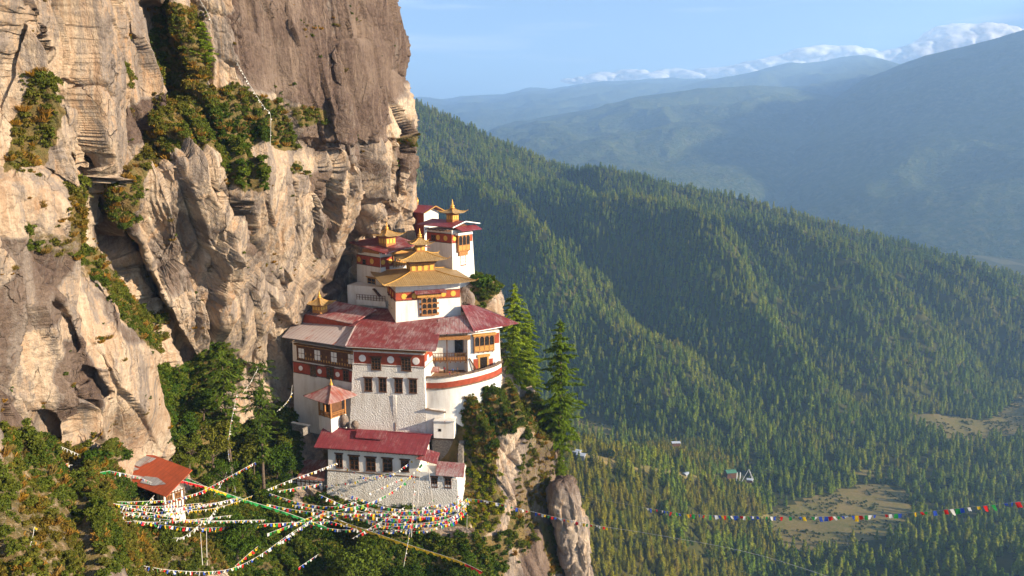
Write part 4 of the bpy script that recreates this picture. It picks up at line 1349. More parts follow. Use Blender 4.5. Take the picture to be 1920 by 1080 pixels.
BROAD = [tree_meshes('broad_tree_%d' % k, broad_np(9 + k, 4.4 + 0.3 * k, 30 + k, 3600, 0.20, 17), 'broad') for k in range(4)]
for k, (u, v, d, s) in enumerate([(345, 830, 165, 0.85), (385, 790, 176, 0.8), (360, 885, 160, 0.85), (405, 880, 165, 1.0), (470, 880, 178, 1.0), (520, 900, 183, 1.0), (540, 860, 192, 0.6),
                                  (330, 760, 172, 0.75), (455, 850, 180, 0.6), (545, 905, 182, 0.7), (475, 890, 176, 0.6), (425, 925, 158, 0.7)]):
    tree('broadleaf_tree', BROAD[k % 4], foot(u, v, d), 'dark green broadleaf tree crowding the gully between cliff and gallery wing', group='dark broadleaf trees in the gully', s=s, rz=k * 1.3)
BOT = tree_meshes('sunlit_tree', broad_np(11, 6.0, 44, 5200, 0.22, 22), 'broad')
tree('broadleaf_tree', BOT, foot(665, 1125, 152), 'large sunlit broadleaf tree below the yellow flag line, wholly in view at the bottom', s=1.15)
tree('broadleaf_tree', BOT, foot(450, 1050, 138), 'broadleaf tree left of the dark hollow at the bottom', s=0.8, rz=2.0)
tree('broadleaf_tree', BROAD[1], foot(870, 1110, 160), 'bushy tree at the bottom right corner of the gully slope', s=0.9, rz=1.1)
tree('broadleaf_tree', BROAD[2], foot(765, 1130, 152), 'low broadleaf tree right of the large sunlit one', s=0.9, rz=3.1)

# ------------------------------------------------------------------ forests
FORM = []
for k in range(4):
    FORM.append(conifer_np(16.5 + 2 * k, 5.0 + 0.4 * (k % 3), 90 + k, 12, 7, 1.25, (1.15, 0.6), 0.05, 0.78, 0.25, 0.10, nc=2, drape=True))
FORMG = []
for k in range(4):
    FORMG.append(conifer_np(16 + 2 * k, 5.0 + 0.4 * (k % 2), 190 + k, 17, 7, 0.85, (0.8, 0.36), 0.05, 0.75, 0.2, 0.18, nc=2, drape=True))
PINE_ME = [tree_meshes('forest_conifer_%d' % k, FORM[k], 'needles') for k in range(4)]
GOLD_ME = [tree_meshes('golden_conifer_%d' % k, FORMG[k], 'needles_gold') for k in range(4)]


def in_clear(u, v):
    m = np.zeros(np.shape(u), bool)
    for p in CLEAR: m |= in_poly(u, v, p)
    return m


def forest_points(P, spacing, g, thin=-0.35, ymax=1e9):
    n = int(area_grid(P) / spacing ** 2)
    q = sample_grid(P, n, g)
    u, v, c = project(q)
    f = fbm(q / np.array([60.0, 60.0, 1e9]), 3)
    ok = (u > 520) & (u < 2250) & (v < 1400) & (c > 0) & ~(in_clear(u, v) & (q[:, 1] < 2000)) & (f > thin) & (q[:, 1] < ymax)
    return q[ok]


g2 = np.random.default_rng(21)
hill_p = np.concatenate([forest_points(HILL, 9.0, g2), forest_points(HILL2[8:16], 10.0, g2)])
gx, gy = GROUND[0, :, 0], GROUND[:, 0, 1]
sub = GROUND[np.ix_(np.nonzero((gy > 280) & (gy < 2000))[0], np.nonzero((gx > -300) & (gx < 2200))[0])]
floor_p = forest_points(sub, 9.4, g2, -0.30, 1900)
# nothing under the hill
spur_p = forest_points(SPUR2, 6.8, g2, -0.45)


def surf_z(grid, xy):
    return None


# 300 nearest trees in the picture become trees of their own
allp = np.concatenate([hill_p, floor_p, spur_p])
kind = np.concatenate([np.zeros(len(hill_p), int), np.zeros(len(floor_p), int), np.ones(len(spur_p), int)])
nf = fbm(allp / 90.0 + 4, 3)
u_, v_, c_ = project(allp)
kind = np.where((kind == 1) & (nf + (u_ - 1250) / 900 > 0.25), 0, kind)
hscale = g2.uniform(0.55, 1.25, len(allp)) * np.where(kind == 1, 0.9, 0.95)
hscale *= np.clip(0.92 + 0.55 * fbm(allp / 45.0 + 15, 3), 0.6, 1.4)
u_, v_, c_ = project(allp)
ut, vt, ct = project(allp + np.array([0, 0, 12.0]))
seen = (u_ > 1075) & (u_ < 1918) & (vt < 1075) & (vt > 0) & ~((u_ < 1105) & (v_ > 880))
order = np.argsort(np.where(seen, c_, 1e9))
solo = order[:300]
rest = np.ones(len(allp), bool); rest[solo] = False
pick = g2.integers(0, 4, len(allp)); rot = g2.uniform(0, 6.28, len(allp))
first = {}
for i in solo:
    me = (GOLD_ME if kind[i] else PINE_ME)[pick[i]]
    P = Vector(allp[i])
    if kind[i]:
        e, t, c = tree('conifer', me, P, 'golden green conifer in the near stand on the low spur below the rock', group='golden conifers on the low spur', s=float(hscale[i]), rz=float(rot[i]))
    else:
        e, t, c = tree('conifer', me, P, 'dark green conifer near the bottom edge in the valley wood', group='dark conifers of the valley wood', s=float(hscale[i]), rz=float(rot[i]))
    first.setdefault((int(kind[i]), int(pick[i])), c)
for kk in (0, 1):
    for pp in range(4):
        if (kk, pp) not in first:
            P = W(1500 + 40 * pp, 1070, 900)
            e, t, c = tree('conifer', (GOLD_ME if kk else PINE_ME)[pp], P, 'dark green conifer near the bottom edge in the valley wood', group='dark conifers of the valley wood')
            first[(kk, pp)] = c
fb = broad_np(13, 4.6, 77, 900, 0.45, 12)
FB_ME = tree_meshes('forest_broadleaf', fb, 'broad')
e, t, c_fb = tree('broadleaf_tree', FB_ME, W(1418, 985, 985), 'round olive tree among the conifers at the left end of the meadow')
protos = [first[(0, p)] for p in range(4)] + [first[(1, p)] for p in range(4)] + [c_fb]
code = pick + 4 * kind
code[g2.random(len(code)) < np.clip(0.05 + 0.25 * fbm(allp / 70.0 + 8, 3), 0, 1)] = 8
sel = np.nonzero(rest)[0]
scatter('forest', 'dense conifer forest over the hillside and valley floor', allp[sel], hscale[sel], rot[sel], code[sel], protos)
mp = sample_grid(sub, int(area_grid(sub) / 30), g2)
mu, mv, mc = project(mp)
mk = in_clear(mu, mv) & (fbm(mp / np.array([38.0, 38.0, 1e9]) + 3, 3) > 0.02) & (mp[:, 1] < 1900)
mp = mp[mk]
scatter('meadow_scrub', 'low scrub dotted over the dry meadows of the valley floor', mp, g2.uniform(0.9, 2.6, len(mp)), g2.uniform(0, 6.28, len(mp)), g2.integers(0, 4, len(mp)), SHRUB_O + BRD_O[1:2])
print('FOREST', len(hill_p), len(floor_p), len(spur_p), 'shrubs', len(pS), len(pB), len(pY))

# ================================================================== BUILDINGS
class Facade:
    """upright frame on a wall: x along it to the right, y into the building, z up; origin at a photo pixel"""

    def __init__(s, u, v, d, phi):
        s.O = W(u, v, d) if u is not None else v
        p = rad(phi); s.phi = p
        s.ex = Vector((math.cos(p), math.sin(p), 0)); s.ey = Vector((-math.sin(p), math.cos(p), 0))
        s.M = Matrix.Translation(s.O) @ Matrix.Rotation(p, 4, 'Z')
        s.Mi = s.M.inverted()

    def xz(s, u, v, y=0.0):
        r = ray(u, v); o = s.O + s.ey * y
        t = o.dot(s.ey) / r.dot(s.ey)
        q = s.Mi @ (r * t)
        return q.x, q.z

    def pt(s, u, v, y=0.0):
        x, z = s.xz(u, v, y)
        return Vector((x, y, z))

    def px(s, u, v, x):
        """meet the plane x = const"""
        r = ray(u, v); o = s.O + s.ex * x
        t = o.dot(s.ex) / r.dot(s.ex)
        return s.Mi @ (r * t)

    def at(s, x, y, z):
        return s.M @ Vector((x, y, z))

    def turn(s, x, y, z, dphi):
        """another frame on this building, turned about its upright axis"""
        return Facade(None, s.at(x, y, z), None, math.degrees(s.phi) + dphi)


class MB:
    def __init__(s): s.V = []; s.F = []; s.m = []; s.mi = 0

    def add(s, V, F):
        o = len(s.V); s.V += [tuple(v) for v in V]; s.F += [tuple(i + o for i in f) for f in F]; s.m += [s.mi] * len(F)
        return s

    def hexa(s, b, t):
        """8 corners: bottom ring and top ring, both seen from above anticlockwise from front left"""
        return s.add(list(b) + list(t), [(3, 2, 1, 0), (4, 5, 6, 7), (0, 1, 5, 4), (1, 2, 6, 5), (2, 3, 7, 6), (3, 0, 4, 7)])

    def box(s, x0, x1, y0, y1, z0, z1):
        if x0 > x1: x0, x1 = x1, x0
        if z0 > z1: z0, z1 = z1, z0
        if y0 > y1: y0, y1 = y1, y0
        return s.hexa([(x0, y0, z0), (x1, y0, z0), (x1, y1, z0), (x0, y1, z0)], [(x0, y0, z1), (x1, y0, z1), (x1, y1, z1), (x0, y1, z1)])

    def plate(s, pts, th, d=(0, 0, -1)):
        n = len(pts); d = Vector(d) * th
        P = [Vector(p) for p in pts]
        nrm = (P[1] - P[0]).cross(P[2] - P[0])
        if nrm.dot(d) > 0: P.reverse()
        V = P + [p + d for p in P]
        F = [tuple(range(n)), tuple(range(2 * n - 1, n - 1, -1))] + [((i + 1) % n, i, i + n, (i + 1) % n + n) for i in range(n)]
        return s.add(V, F)

    def bar(s, a, b, w, h=None):
        a, b = Vector(a), Vector(b); h = h or w
        d = (b - a).normalized()
        up = Vector((0, 0, 1)) if abs(d.z) < 0.95 else Vector((0, 1, 0))
        x = d.cross(up).normalized() * w / 2; y = x.cross(d).normalized() * h / 2
        V = [a - x - y, a + x - y, a + x + y, a - x + y, b - x - y, b + x - y, b + x + y, b - x + y]
        return s.add(V, [(0, 3, 2, 1), (4, 5, 6, 7), (0, 1, 5, 4), (1, 2, 6, 5), (2, 3, 7, 6), (3, 0, 4, 7)][:]) if True else s

    def tube(s, pts, r, ns=8):
        r = r if hasattr(r, '__len__') else [r] * len(pts)
        V, F = tube_np([tuple(p) for p in pts], r, ns)
        n = len(pts)
        return s.add(V.tolist(), [tuple(f) for f in F.tolist()] + [tuple(range(ns))[::-1], tuple(range((n - 1) * ns, n * ns))])

    def lathe(s, prof, c=(0, 0, 0), ns=14):
        cx, cy_, cz = c
        V = []; F = []
        for r, z in prof:
            for k in range(ns):
                a = 2 * math.pi * k / ns
                V.append((cx + r * math.cos(a), cy_ + r * math.sin(a), cz + z))
        for i in range(len(prof) - 1):
            for k in range(ns):
                j = (k + 1) % ns
                F.append((i * ns + k, i * ns + j, (i + 1) * ns + j, (i + 1) * ns + k))
        F.append(tuple(range(ns))[::-1]); F.append(tuple(range((len(prof) - 1) * ns, len(prof) * ns)))
        return s.add(V, F)

    def disc(s, x, z, r, y0, y1, n=20):
        V = []
        for y in (y0, y1):
            for k in range(n):
                a = 2 * math.pi * k / n
                V.append((x + r * math.cos(a), y, z + r * math.sin(a)))
        F = [tuple(range(n)), tuple(range(2 * n - 1, n - 1, -1))] + [((k + 1) % n, k, k + n, (k + 1) % n + n) for k in range(n)]
        return s.add(V, F)

    def build(s, name, mats, parent=None, fac=None, root=None, smooth=False):
        me = bpy.data.meshes.new(name)
        me.from_pydata(s.V, [], s.F); me.update()
        for m in (mats if isinstance(mats, (list, tuple)) else [mats]): me.materials.append(M[m] if isinstance(m, str) else m)
        for p, i in zip(me.polygons, s.m): p.material_index = i; p.use_smooth = smooth
        bm = bmesh.new(); bm.from_mesh(me); bmesh.ops.recalc_face_normals(bm, faces=bm.faces); bm.to_mesh(me); bm.free()
        xf = None
        if fac is not None:
            pw = Matrix.Identity(4); p = parent; chain = []
            while p is not None: chain.append(p.matrix_basis.copy()); p = p.parent
            for c in reversed(chain): pw = pw @ c
            xf = pw.inverted() @ fac.M
        return link(name, me, parent, xf)


def building(name, fac, label, cat_='building', group=None):
    return tag(empty(name, fac.M, label, cat_, group), kind='thing')


def R4(fac, r, y=0.0):
    """pixel rectangle -> x0, x1, z0, z1 on the wall"""
    u0, v0, u1, v1 = r
    x0, z1 = fac.xz(u0, (v0 + v1) / 2, y)[0], fac.xz((u0 + u1) / 2, v0, y)[1]
    x1, z0 = fac.xz(u1, (v0 + v1) / 2, y)[0], fac.xz((u0 + u1) / 2, v1, y)[1]
    return x0, x1, z0, z1


def window(root, fac, r, n=(2, 3), y=0.0, lintel=True, fm='timber', wide=1.22, name='window', sill=True, lm=None):
    x0, x1, z0, z1 = r if not isinstance(r, dict) else R4(fac, r['px'], y)
    w = x1 - x0; h = z1 - z0; t = max(0.07, min(0.17, w * 0.10))
    b = MB()
    b.box(x0, x0 + t, y - .14, y + .1, z0, z1); b.box(x1 - t, x1, y - .14, y + .1, z0, z1)
    b.box(x0 + t, x1 - t, y - .137, y + .1, z0, z0 + t); b.box(x0 + t, x1 - t, y - .137, y + .1, z1 - t, z1)
    for k in range(1, n[0]):
        xx = x0 + w * k / n[0]; b.box(xx - t * .3, xx + t * .3, y - .115, y - .035, z0 + t, z1 - t)
    for k in range(1, n[1]):
        zz = z0 + h * k / n[1]; b.box(x0 + t, x1 - t, y - .105, y - .035, zz - t * .3, zz + t * .3)
    f = b.build(name, fm, root, fac)
    p = MB().box(x0 + t * .5, x1 - t * .5, y - .03, y + .08, z0 + t * .5, z1 - t * .5).build('pane', 'pane', f, fac)
    if lintel:
        c = (x0 + x1) / 2; ww = w * wide / 2
        l = MB().box(c - ww, c + ww, y - .26, y + .05, z1 + .003, z1 + .2)
        k = max(3, int(ww * 2 / 0.34))
        for i in range(k):
            xx = c - ww + (i + .5) * 2 * ww / k
            l.box(xx - .075, xx + .075, y - .36, y - .262, z1 + .06, z1 + .22)
        l.box(c - ww - .1, c + ww + .1, y - .42, y + .04, z1 + .223, z1 + .33)
        l.build('lintel', lm or 'timber', f, fac)
    if sill:
        MB().box(x0 - .15, x1 + .15, y - .24, y + .05, z0 - .14, z0 - .004).build('sill', 'timber', f, fac)
    return f


def arches(root, fac, r, n, y=-0.8, depth=1.0, fm='carved', name='bay_window', rows=1, roof=None, bracket=True, side=True):
    """projecting timber bay: a carved frame with round headed lights over square panels"""
    x0, x1, z0, z1 = r
    w = x1 - x0; h = z1 - z0
    b = MB()
    b.box(x0, x1, y + .10, y + depth, z0, z1)                       # body
    t = .09
    cw = w / n
    for k in range(n + 1):
        xx = x0 + cw * k; b.box(xx - t, xx + t, y - .06, y + .099, z0 + .1, z1 - .22)
    b.box(x0 - .14, x1 + .14, y - .12, y + .22, z0 - .10, z0 + .098)
    b.box(x0 - .12, x1 + .12, y - .14, y + .2, z1 - .218, z1)
    zr = [z0 + .1 + (h - .32) * k / rows for k in range(rows + 1)]
    for k in range(rows):
        za, zb = zr[k], zr[k + 1]
        zm = za + (zb - za) * .36 if rows == 1 else za + (zb - za) * .12
        b.box(x0 + t, x1 - t, y - .05, y + .0985, zm - .07, zm + .07)
        for i in range(n):                                        # spandrels leave a round head
            c = x0 + cw * (i + .5); ww = cw / 2 - t
            for sgn in (-1, 1):
                P = [(c + sgn * ww, zb)]
                for q in range(6):
                    a = math.pi / 2 * q / 5
                    P.append((c + sgn * ww * .92 * math.cos(a), zb - ww * .95 + ww * .9 * math.sin(a)))
                P.append((c, zb))
                V = [(px, yy, pz) for yy in (y - .02, y + .097) for px, pz in P]
                m = len(P)
                b.add(V, [tuple(range(m)), tuple(range(2 * m - 1, m - 1, -1))] + [((j + 1) % m, j, j + m, (j + 1) % m + m) for j in range(m)])
    f = b.build(name, fm, root, fac)
    p = MB()
    for k in range(rows):
        za, zb = zr[k], zr[k + 1]
        zm = za + (zb - za) * .36 if rows == 1 else za + (zb - za) * .12
        for i in range(n):
            c = x0 + cw * (i + .5); ww = cw / 2 - t
            p = MB().box(c - ww, c + ww, y + .05, y + .11, zm + .07, zb - .02)
            p.build('arched_pane', 'pane', f, fac)
    if rows == 1:
        q = MB()
        for i in range(n):
            c = x0 + cw * (i + .5); ww = cw / 2 - t - .05
            q.box(c - ww, c + ww, y - .01, y + .105, zr[0] + .05, zr[0] + (zr[1] - zr[0]) * .36 - .12)
        q.build('lower_panel', 'gold_paint', f, fac)
    if bracket:
        q = MB()
        m = max(2, n + 1)
        for i in range(m):
            xx = x0 + .12 + (w - .24) * i / (m - 1)
            q.add([(xx - .1, y + .1, z0 - .102), (xx + .1, y + .1, z0 - .102), (xx + .1, 0.05, z0 - .102), (xx - .1, 0.05, z0 - .102), (xx - .1, 0.05, z0 - .75), (xx + .1, 0.05, z0 - .75)],
                  [(0, 1, 2, 3), (0, 4, 5, 1), (1, 5, 2), (0, 3, 4), (3, 2, 5, 4)])
        q.build('bracket', 'carved', f, fac)
    return f


def band(root, fac, x0, x1, z0, z1, discs, y=-.05, r=.75, dm='disc_gold', dent=True, mat='band', top=True):
    """painted frieze with round bosses and a course of little blocks"""
    f = MB().box(x0, x1, y, y + .2, z0, z1).build('frieze_band', mat, root, fac)
    for x in discs:
        d = MB().disc(x, (z0 + z1) / 2, r, y - .1, y + .02)
        d.disc(x, (z0 + z1) / 2, r * .78, y - .125, y - .098)
        d.build('disc', dm, f, fac)
    if dent:
        b = MB()
        for zz in ([z0 - .22, z1] if top else [z0 - .22]):
            b.box(x0 - .03, x1 + .03, y - .10, y + .2, zz + .17, zz + .22)
            n = max(3, int((x1 - x0) / .42))
            for i in range(n):
                xx = x0 + (i + .5) * (x1 - x0) / n
                b.box(xx - .11, xx + .11, y - .09, y + .15, zz, zz + .169)
        b.build('dentil_course', 'timber', f, fac)
    return f


def finial(mb, c, s):
    """gilded bell and spire on a roof's top"""
    mb.lathe([(.0, -.1), (.62, -.05), (.66, .08), (.40, .16), (.34, .26), (.52, .36), (.58, .50), (.50, .66), (.26, .74), (.22, .84), (.34, .90), (.34, .98), (.20, 1.05), (.16, 1.22), (.23, 1.32), (.17, 1.44), (.08, 1.55), (.05, 2.1), (.0, 2.25)],
             c, 14) if s == 1 else mb.lathe([(r * s, z * s) for r, z in [(.0, -.1), (.62, -.05), (.66, .08), (.40, .16), (.34, .26), (.52, .36), (.58, .50), (.50, .66), (.26, .74), (.22, .84), (.34, .90), (.34, .98), (.20, 1.05), (.16, 1.22), (.23, 1.32), (.17, 1.44), (.08, 1.55), (.05, 2.1), (.0, 2.25)]], c, 14)
    return mb


def hip_roof(parent, fac, cx, cyy, hx, hy, z0, tx, ty, z1, lift=0.5, sag=0.18, th=.16, name='roof', mx='gold_x', my='gold_y', ridge='gilt', rr=.13, horn=True):
    """four concave slopes whose corners turn up, with rolls along the hips"""
    b = MB(); nr, ns = 5, 8
    hips = {}
    for side in range(4):
        rows = []
        for i in range(nr + 1):
            t = i / nr
            ax = hx + (tx - hx) * t; ay = hy + (ty - hy) * t
            z = z0 + (z1 - z0) * (t - sag * math.sin(math.pi * t) * 1.0)
            row = []
            for j in range(ns + 1):
                q = -1 + 2 * j / ns
                up = lift * (1 - t) ** 2 * max(0, abs(q) - 0.45) ** 2 / .3
                x, y = [(q * ax, -ay), (ax, q * ay), (-q * ax, ay), (-ax, -q * ay)][side]
                row.append((cx + x, cyy + y, z + up))
            rows.append(row)
        hips[side] = [r[0] for r in rows]
        V = [p for r in rows for p in r]
        V += [(p[0], p[1], p[2] - th) for p in V]
        m = len(rows) * (ns + 1)
        F = []
        for i in range(nr):
            for j in range(ns):
                a = i * (ns + 1) + j
                F.append((a, a + 1, a + ns + 2, a + ns + 1)); F.append((a + m, a + m + ns + 1, a + m + ns + 2, a + m + 1))
        for j in range(ns): F.append((j, j + m, j + 1 + m, j + 1))
        b.mi = 0 if side in (0, 2) else 1
        b.add(V, F)
    rf = b.build(name, [mx, my], parent, fac)
    for side in range(4):
        h = [Vector(p) + Vector((0, 0, rr * .5)) for p in hips[side]]
        if horn:
            d = (h[0] - h[1]); d.z = 0; d.normalize()
            h = [h[0] + d * .75 + Vector((0, 0, .55 * rr / .13)), h[0] + d * .45 + Vector((0, 0, .18))] + h
            r = [rr * .35, rr * .8] + [rr] * (len(h) - 2)
        else: r = [rr] * len(h)
        MB().tube(h, r, 7).build('hip_ridge', ridge, rf, fac, smooth=True)
    if max(tx, ty) > .2 and z1 > z0:
        MB().box(cx - tx - .02, cx + tx + .02, cyy - ty - .02, cyy + ty + .02, z1 - .35, z1 + .02).build('roof_cap', 'gold_paint', rf, fac)
    return rf


def cornice(parent, fac, cx, cyy, hx, hy, z0, steps=3, out=.28, h=.26, mats=('gold_paint', 'band', 'carved'), name='cornice'):
    """stepped, bracketed timber under an eave"""
    b = MB()
    for k in range(steps):
        o = out * k
        b.mi = k % len(mats)
        b.box(cx - hx - o, cx + hx + o, cyy - hy - o, cyy + hy + o, z0 + h * k + .003 * k, z0 + h * (k + 1))
    o = out * (steps - .4)
    b.mi = len(mats) - 1
    for s_, n, L in ((0, max(3, int(hx * 2 / .5)), hx), (1, max(3, int(hy * 2 / .5)), hy)):
        for i in range(n):
            q = -L + (i + .5) * 2 * L / n
            for sg in (-1, 1):
                if s_ == 0: b.box(cx + q - .1, cx + q + .1, cyy + sg * (hy + o) - .2, cyy + sg * (hy + o) + .2, z0 + h * steps - .42, z0 + h * steps - .2)
                else: b.box(cx + sg * (hx + o) - .2, cx + sg * (hx + o) + .2, cyy + q - .1, cyy + q + .1, z0 + h * steps - .42, z0 + h * steps - .2)
    return b.build(name, list(mats), parent, fac)


def lantern(parent, fac, cx, cyy, z0, half, hb, roof_half, roof_h, fin, name='roof_lantern', panels=3):
    """little gilded storey with a turned up roof that crowns a temple"""
    b = MB()
    b.box(cx - half, cx + half, cyy - half, cyy + half, z0 - .6, z0 + hb)
    f = b.build(name, 'carved', parent, fac)
    q = MB()
    for k in range(panels):
        w = 2 * half / panels
        c = -half + w * (k + .5)
        q.box(cx + c - w * .32, cx + c + w * .32, cyy - half - .06, cyy + half + .06, z0 + hb * .22, z0 + hb * .74)
        q.box(cx - half - .06, cx + half + .06, cyy + c - w * .32, cyy + c + w * .32, z0 + hb * .225, z0 + hb * .735)
    q.build('gold_panel', 'disc_gold', f, fac)
    cornice(f, fac, cx, cyy, half, half, z0 + hb * .78, 3, half * .14, hb * .1 + .06)
    top = z0 + hb * .78 + 3 * (hb * .1 + .06)
    hip_roof(f, fac, cx, cyy, roof_half, roof_half, top, .12, .12, top + roof_h, lift=roof_half * .12, sag=.2, name='lantern_roof', rr=.09)
    fm = finial(MB(), (cx, cyy, top + roof_h), fin).build('finial', 'gilt', f, fac, smooth=True)
    return f


def gable_plate(parent, fac, pts, mat, th=.16, name='roof', trim=None):
    return MB().plate(pts, th).build(name, mat, parent, fac)


# ------------------------------------------------------------------ lower lodge with the long red roof
def lower_lodge():
    f = Facade(614, 912, 185.5, -10)
    root = building('lodge', f, 'lowest white lodge with a long dark red sheet roof and a small lean-to', 'building')
    xl, zt = f.xz(614, 848); xr = f.xz(786, 870)[0]
    zt = f.xz(700, 852)[1]; zc = f.xz(700, 887)[1]; zb = f.xz(700, 935)[1] - 1.5
    MB().hexa([(xl, 0, zc), (xr, 0, zc), (xr, 9.5, zc), (xl, 9.5, zc)], [(xl + .1, .1, zt + .6), (xr - .1, .1, zt + .6), (xr - .1, 9.5, zt + .6), (xl + .1, 9.5, zt + .6)]).build('upper_wall', 'plaster', root, f)
    xrr = f.xz(858, 910)[0]
    MB().hexa([(xl - .7, -.6, zb), (xrr + .2, -.6, zb), (xrr + .2, 9.5, zb), (xl - .7, 9.5, zb)], [(xl - .12, -.15, zc - .003), (xrr, -.15, zc - .003), (xrr, 9.5, zc - .003), (xl - .12, 9.5, zc - .003)]).build('lower_wall', 'roughcast', root, f)
    MB().box(xl - .3, xr + .2, -.32, .02, zc - .16, zc + .02).build('string_course', 'slate', root, f)
    for px in [(630, 851, 642.5, 877), (655.5, 855, 673, 880.5), (686.5, 858, 704.5, 883), (718, 860, 736, 884.5), (752, 862.5, 767, 884)]:
        window(root, f, R4(f, px), (2, 3))
    # main roof: front slope and its back
    e0 = f.pt(588.7, 838.7, -1.9); e1 = f.pt(797.5, 852.7, -1.9)
    yr = 6.0
    r0 = f.pt(606, 802.5, yr); r1 = f.pt(808.7, 814, yr)
    ze = (e0.z + e1.z) / 2; zr = (r0.z + r1.z) / 2
    e0.z = e1.z = ze; r0.z = r1.z = zr
    b0 = Vector((r0.x, 13.5, ze)); b1 = Vector((r1.x, 13.5, ze))
    roof = gable_plate(root, f, [e0, e1, r1, r0], 'red_roof_new')
    gable_plate(root, f, [r0, r1, b1, b0], 'red_roof_new', name='rear_roof')
    MB().tube([r0 + Vector((0, 0, .08)), r1 + Vector((0, 0, .08))], .14).build('ridge_cap', 'red_roof_new', roof, f)
    MB().box(e0.x + 1.2, e1.x - .6, -1.7, -1.2, ze - .45, ze - .17).build('eave_beam', 'timber', root, f)
    bm_ = MB()
    n = 34
    for i in range(n):
        xx = e0.x + 1 + (e1.x - e0.x - 2) * i / (n - 1)
        bm_.box(xx - .08, xx + .08, -1.75, .2, ze - .52, ze - .3)
    bm_.build('rafters', 'timber', root, f)
    # raised strip on the ridge
    q = [f.pt(666, 820, 1.9), f.pt(721, 824, 1.9), f.pt(726.5, 807.3, 5.0), f.pt(670, 804.5, 5.0)]
    gable_plate(root, f, q, 'red_roof_new', .14, 'raised_roof')
    b = MB()
    for x in (q[0].x + .5, (q[0].x + q[1].x) / 2, q[1].x - .5): b.box(x - .1, x + .1, 3.6, 3.8, ze, q[0].z)
    b.build('vent_post', 'timber', root, f)
    MB().plate([Vector((xl + .2, 1, zt)), Vector((xl + .2, 9.4, zt)), Vector((xl + .2, yr, zr - .3))], .15, (1, 0, 0)).build('gable_wall', 'timber', root, f)
    MB().plate([Vector((xr - .3, 1, zt)), Vector((xr - .3, 9.4, zt)), Vector((xr - .3, yr, zr - .3))], .15, (-1, 0, 0)).build('gable_wall', 'timber', root, f)
    # porch roof and right lean-to
    p = [f.pt(780, 860, -2.0), f.pt(819, 870, -2.0), f.pt(825, 849, 1.6), f.pt(798, 841, 1.6)]
    gable_plate(root, f, p, 'red_roof', .12, 'porch_roof')
    p = [f.pt(817, 890.5, -1.3), f.pt(869.5, 894.7, -1.3), f.pt(871.5, 867.5, 4.6), f.pt(819, 865, 4.6)]
    lz = (p[0].z + p[1].z) / 2; p[0].z = p[1].z = lz; hz = (p[2].z + p[3].z) / 2; p[2].z = p[3].z = hz
    lt = gable_plate(root, f, p, 'red_roof_worn', .14, 'lean_to_roof')
    MB().box(xr - .2, xrr - .3, .02, 4.4, zc - .5, lz - .1).build('lean_to_wall', 'plaster', root, f)
    for px in [(809, 894.5, 820.5, 912.5), (834, 896, 846.5, 914)]:
        window(root, f, R4(f, px, -.15), (2, 3), y=-.2)
    return root, f


lower_lodge()


def annex():
    f = Facade(577, 918, 187.5, -12)
    root = building('annex', f, 'small timber framed annex with rusty red roof at the left end of the lowest lodge')
    x0 = f.xz(541, 918)[0]; x1 = f.xz(606, 918)[0]; zt = f.xz(577, 902)[1]; zb = f.xz(577, 938)[1] - 1
    MB().box(x0, x1, 0, 6.5, zb, zt + .5).build('wall', 'white_trim', root, f)
    b = MB()
    zs = [zb + 1.3, (zb + 1 + zt) / 2 + .2, zt - .25]
    for z in zs: b.box(x0 - .05, x1 + .05, -.08, .06, z - .13, z + .13)
    n = 9
    for i in range(n):
        x = x0 + (x1 - x0) * i / (n - 1); b.box(x - .12, x + .12, -.1, .05, zb, zt + .3)
    b.build('timber_frame', 'timber', root, f)
    r = R4(f, (587, 912, 600, 933))
    MB().box(r[0], r[1], -.13, .05, r[2], r[3]).build('door', 'pane', root, f)
    r = R4(f, (556, 917, 576, 924))
    window(root, f, r, (4, 1), y=-.06, lintel=False, fm='gold_paint', sill=False)
    p = [f.pt(556, 897, -1.5), f.pt(607.5, 901.5, -1.5), f.pt(613.5, 862, 7), f.pt(571, 862, 7)]
    gable_plate(root, f, p, 'rust_roof', .13)


annex()


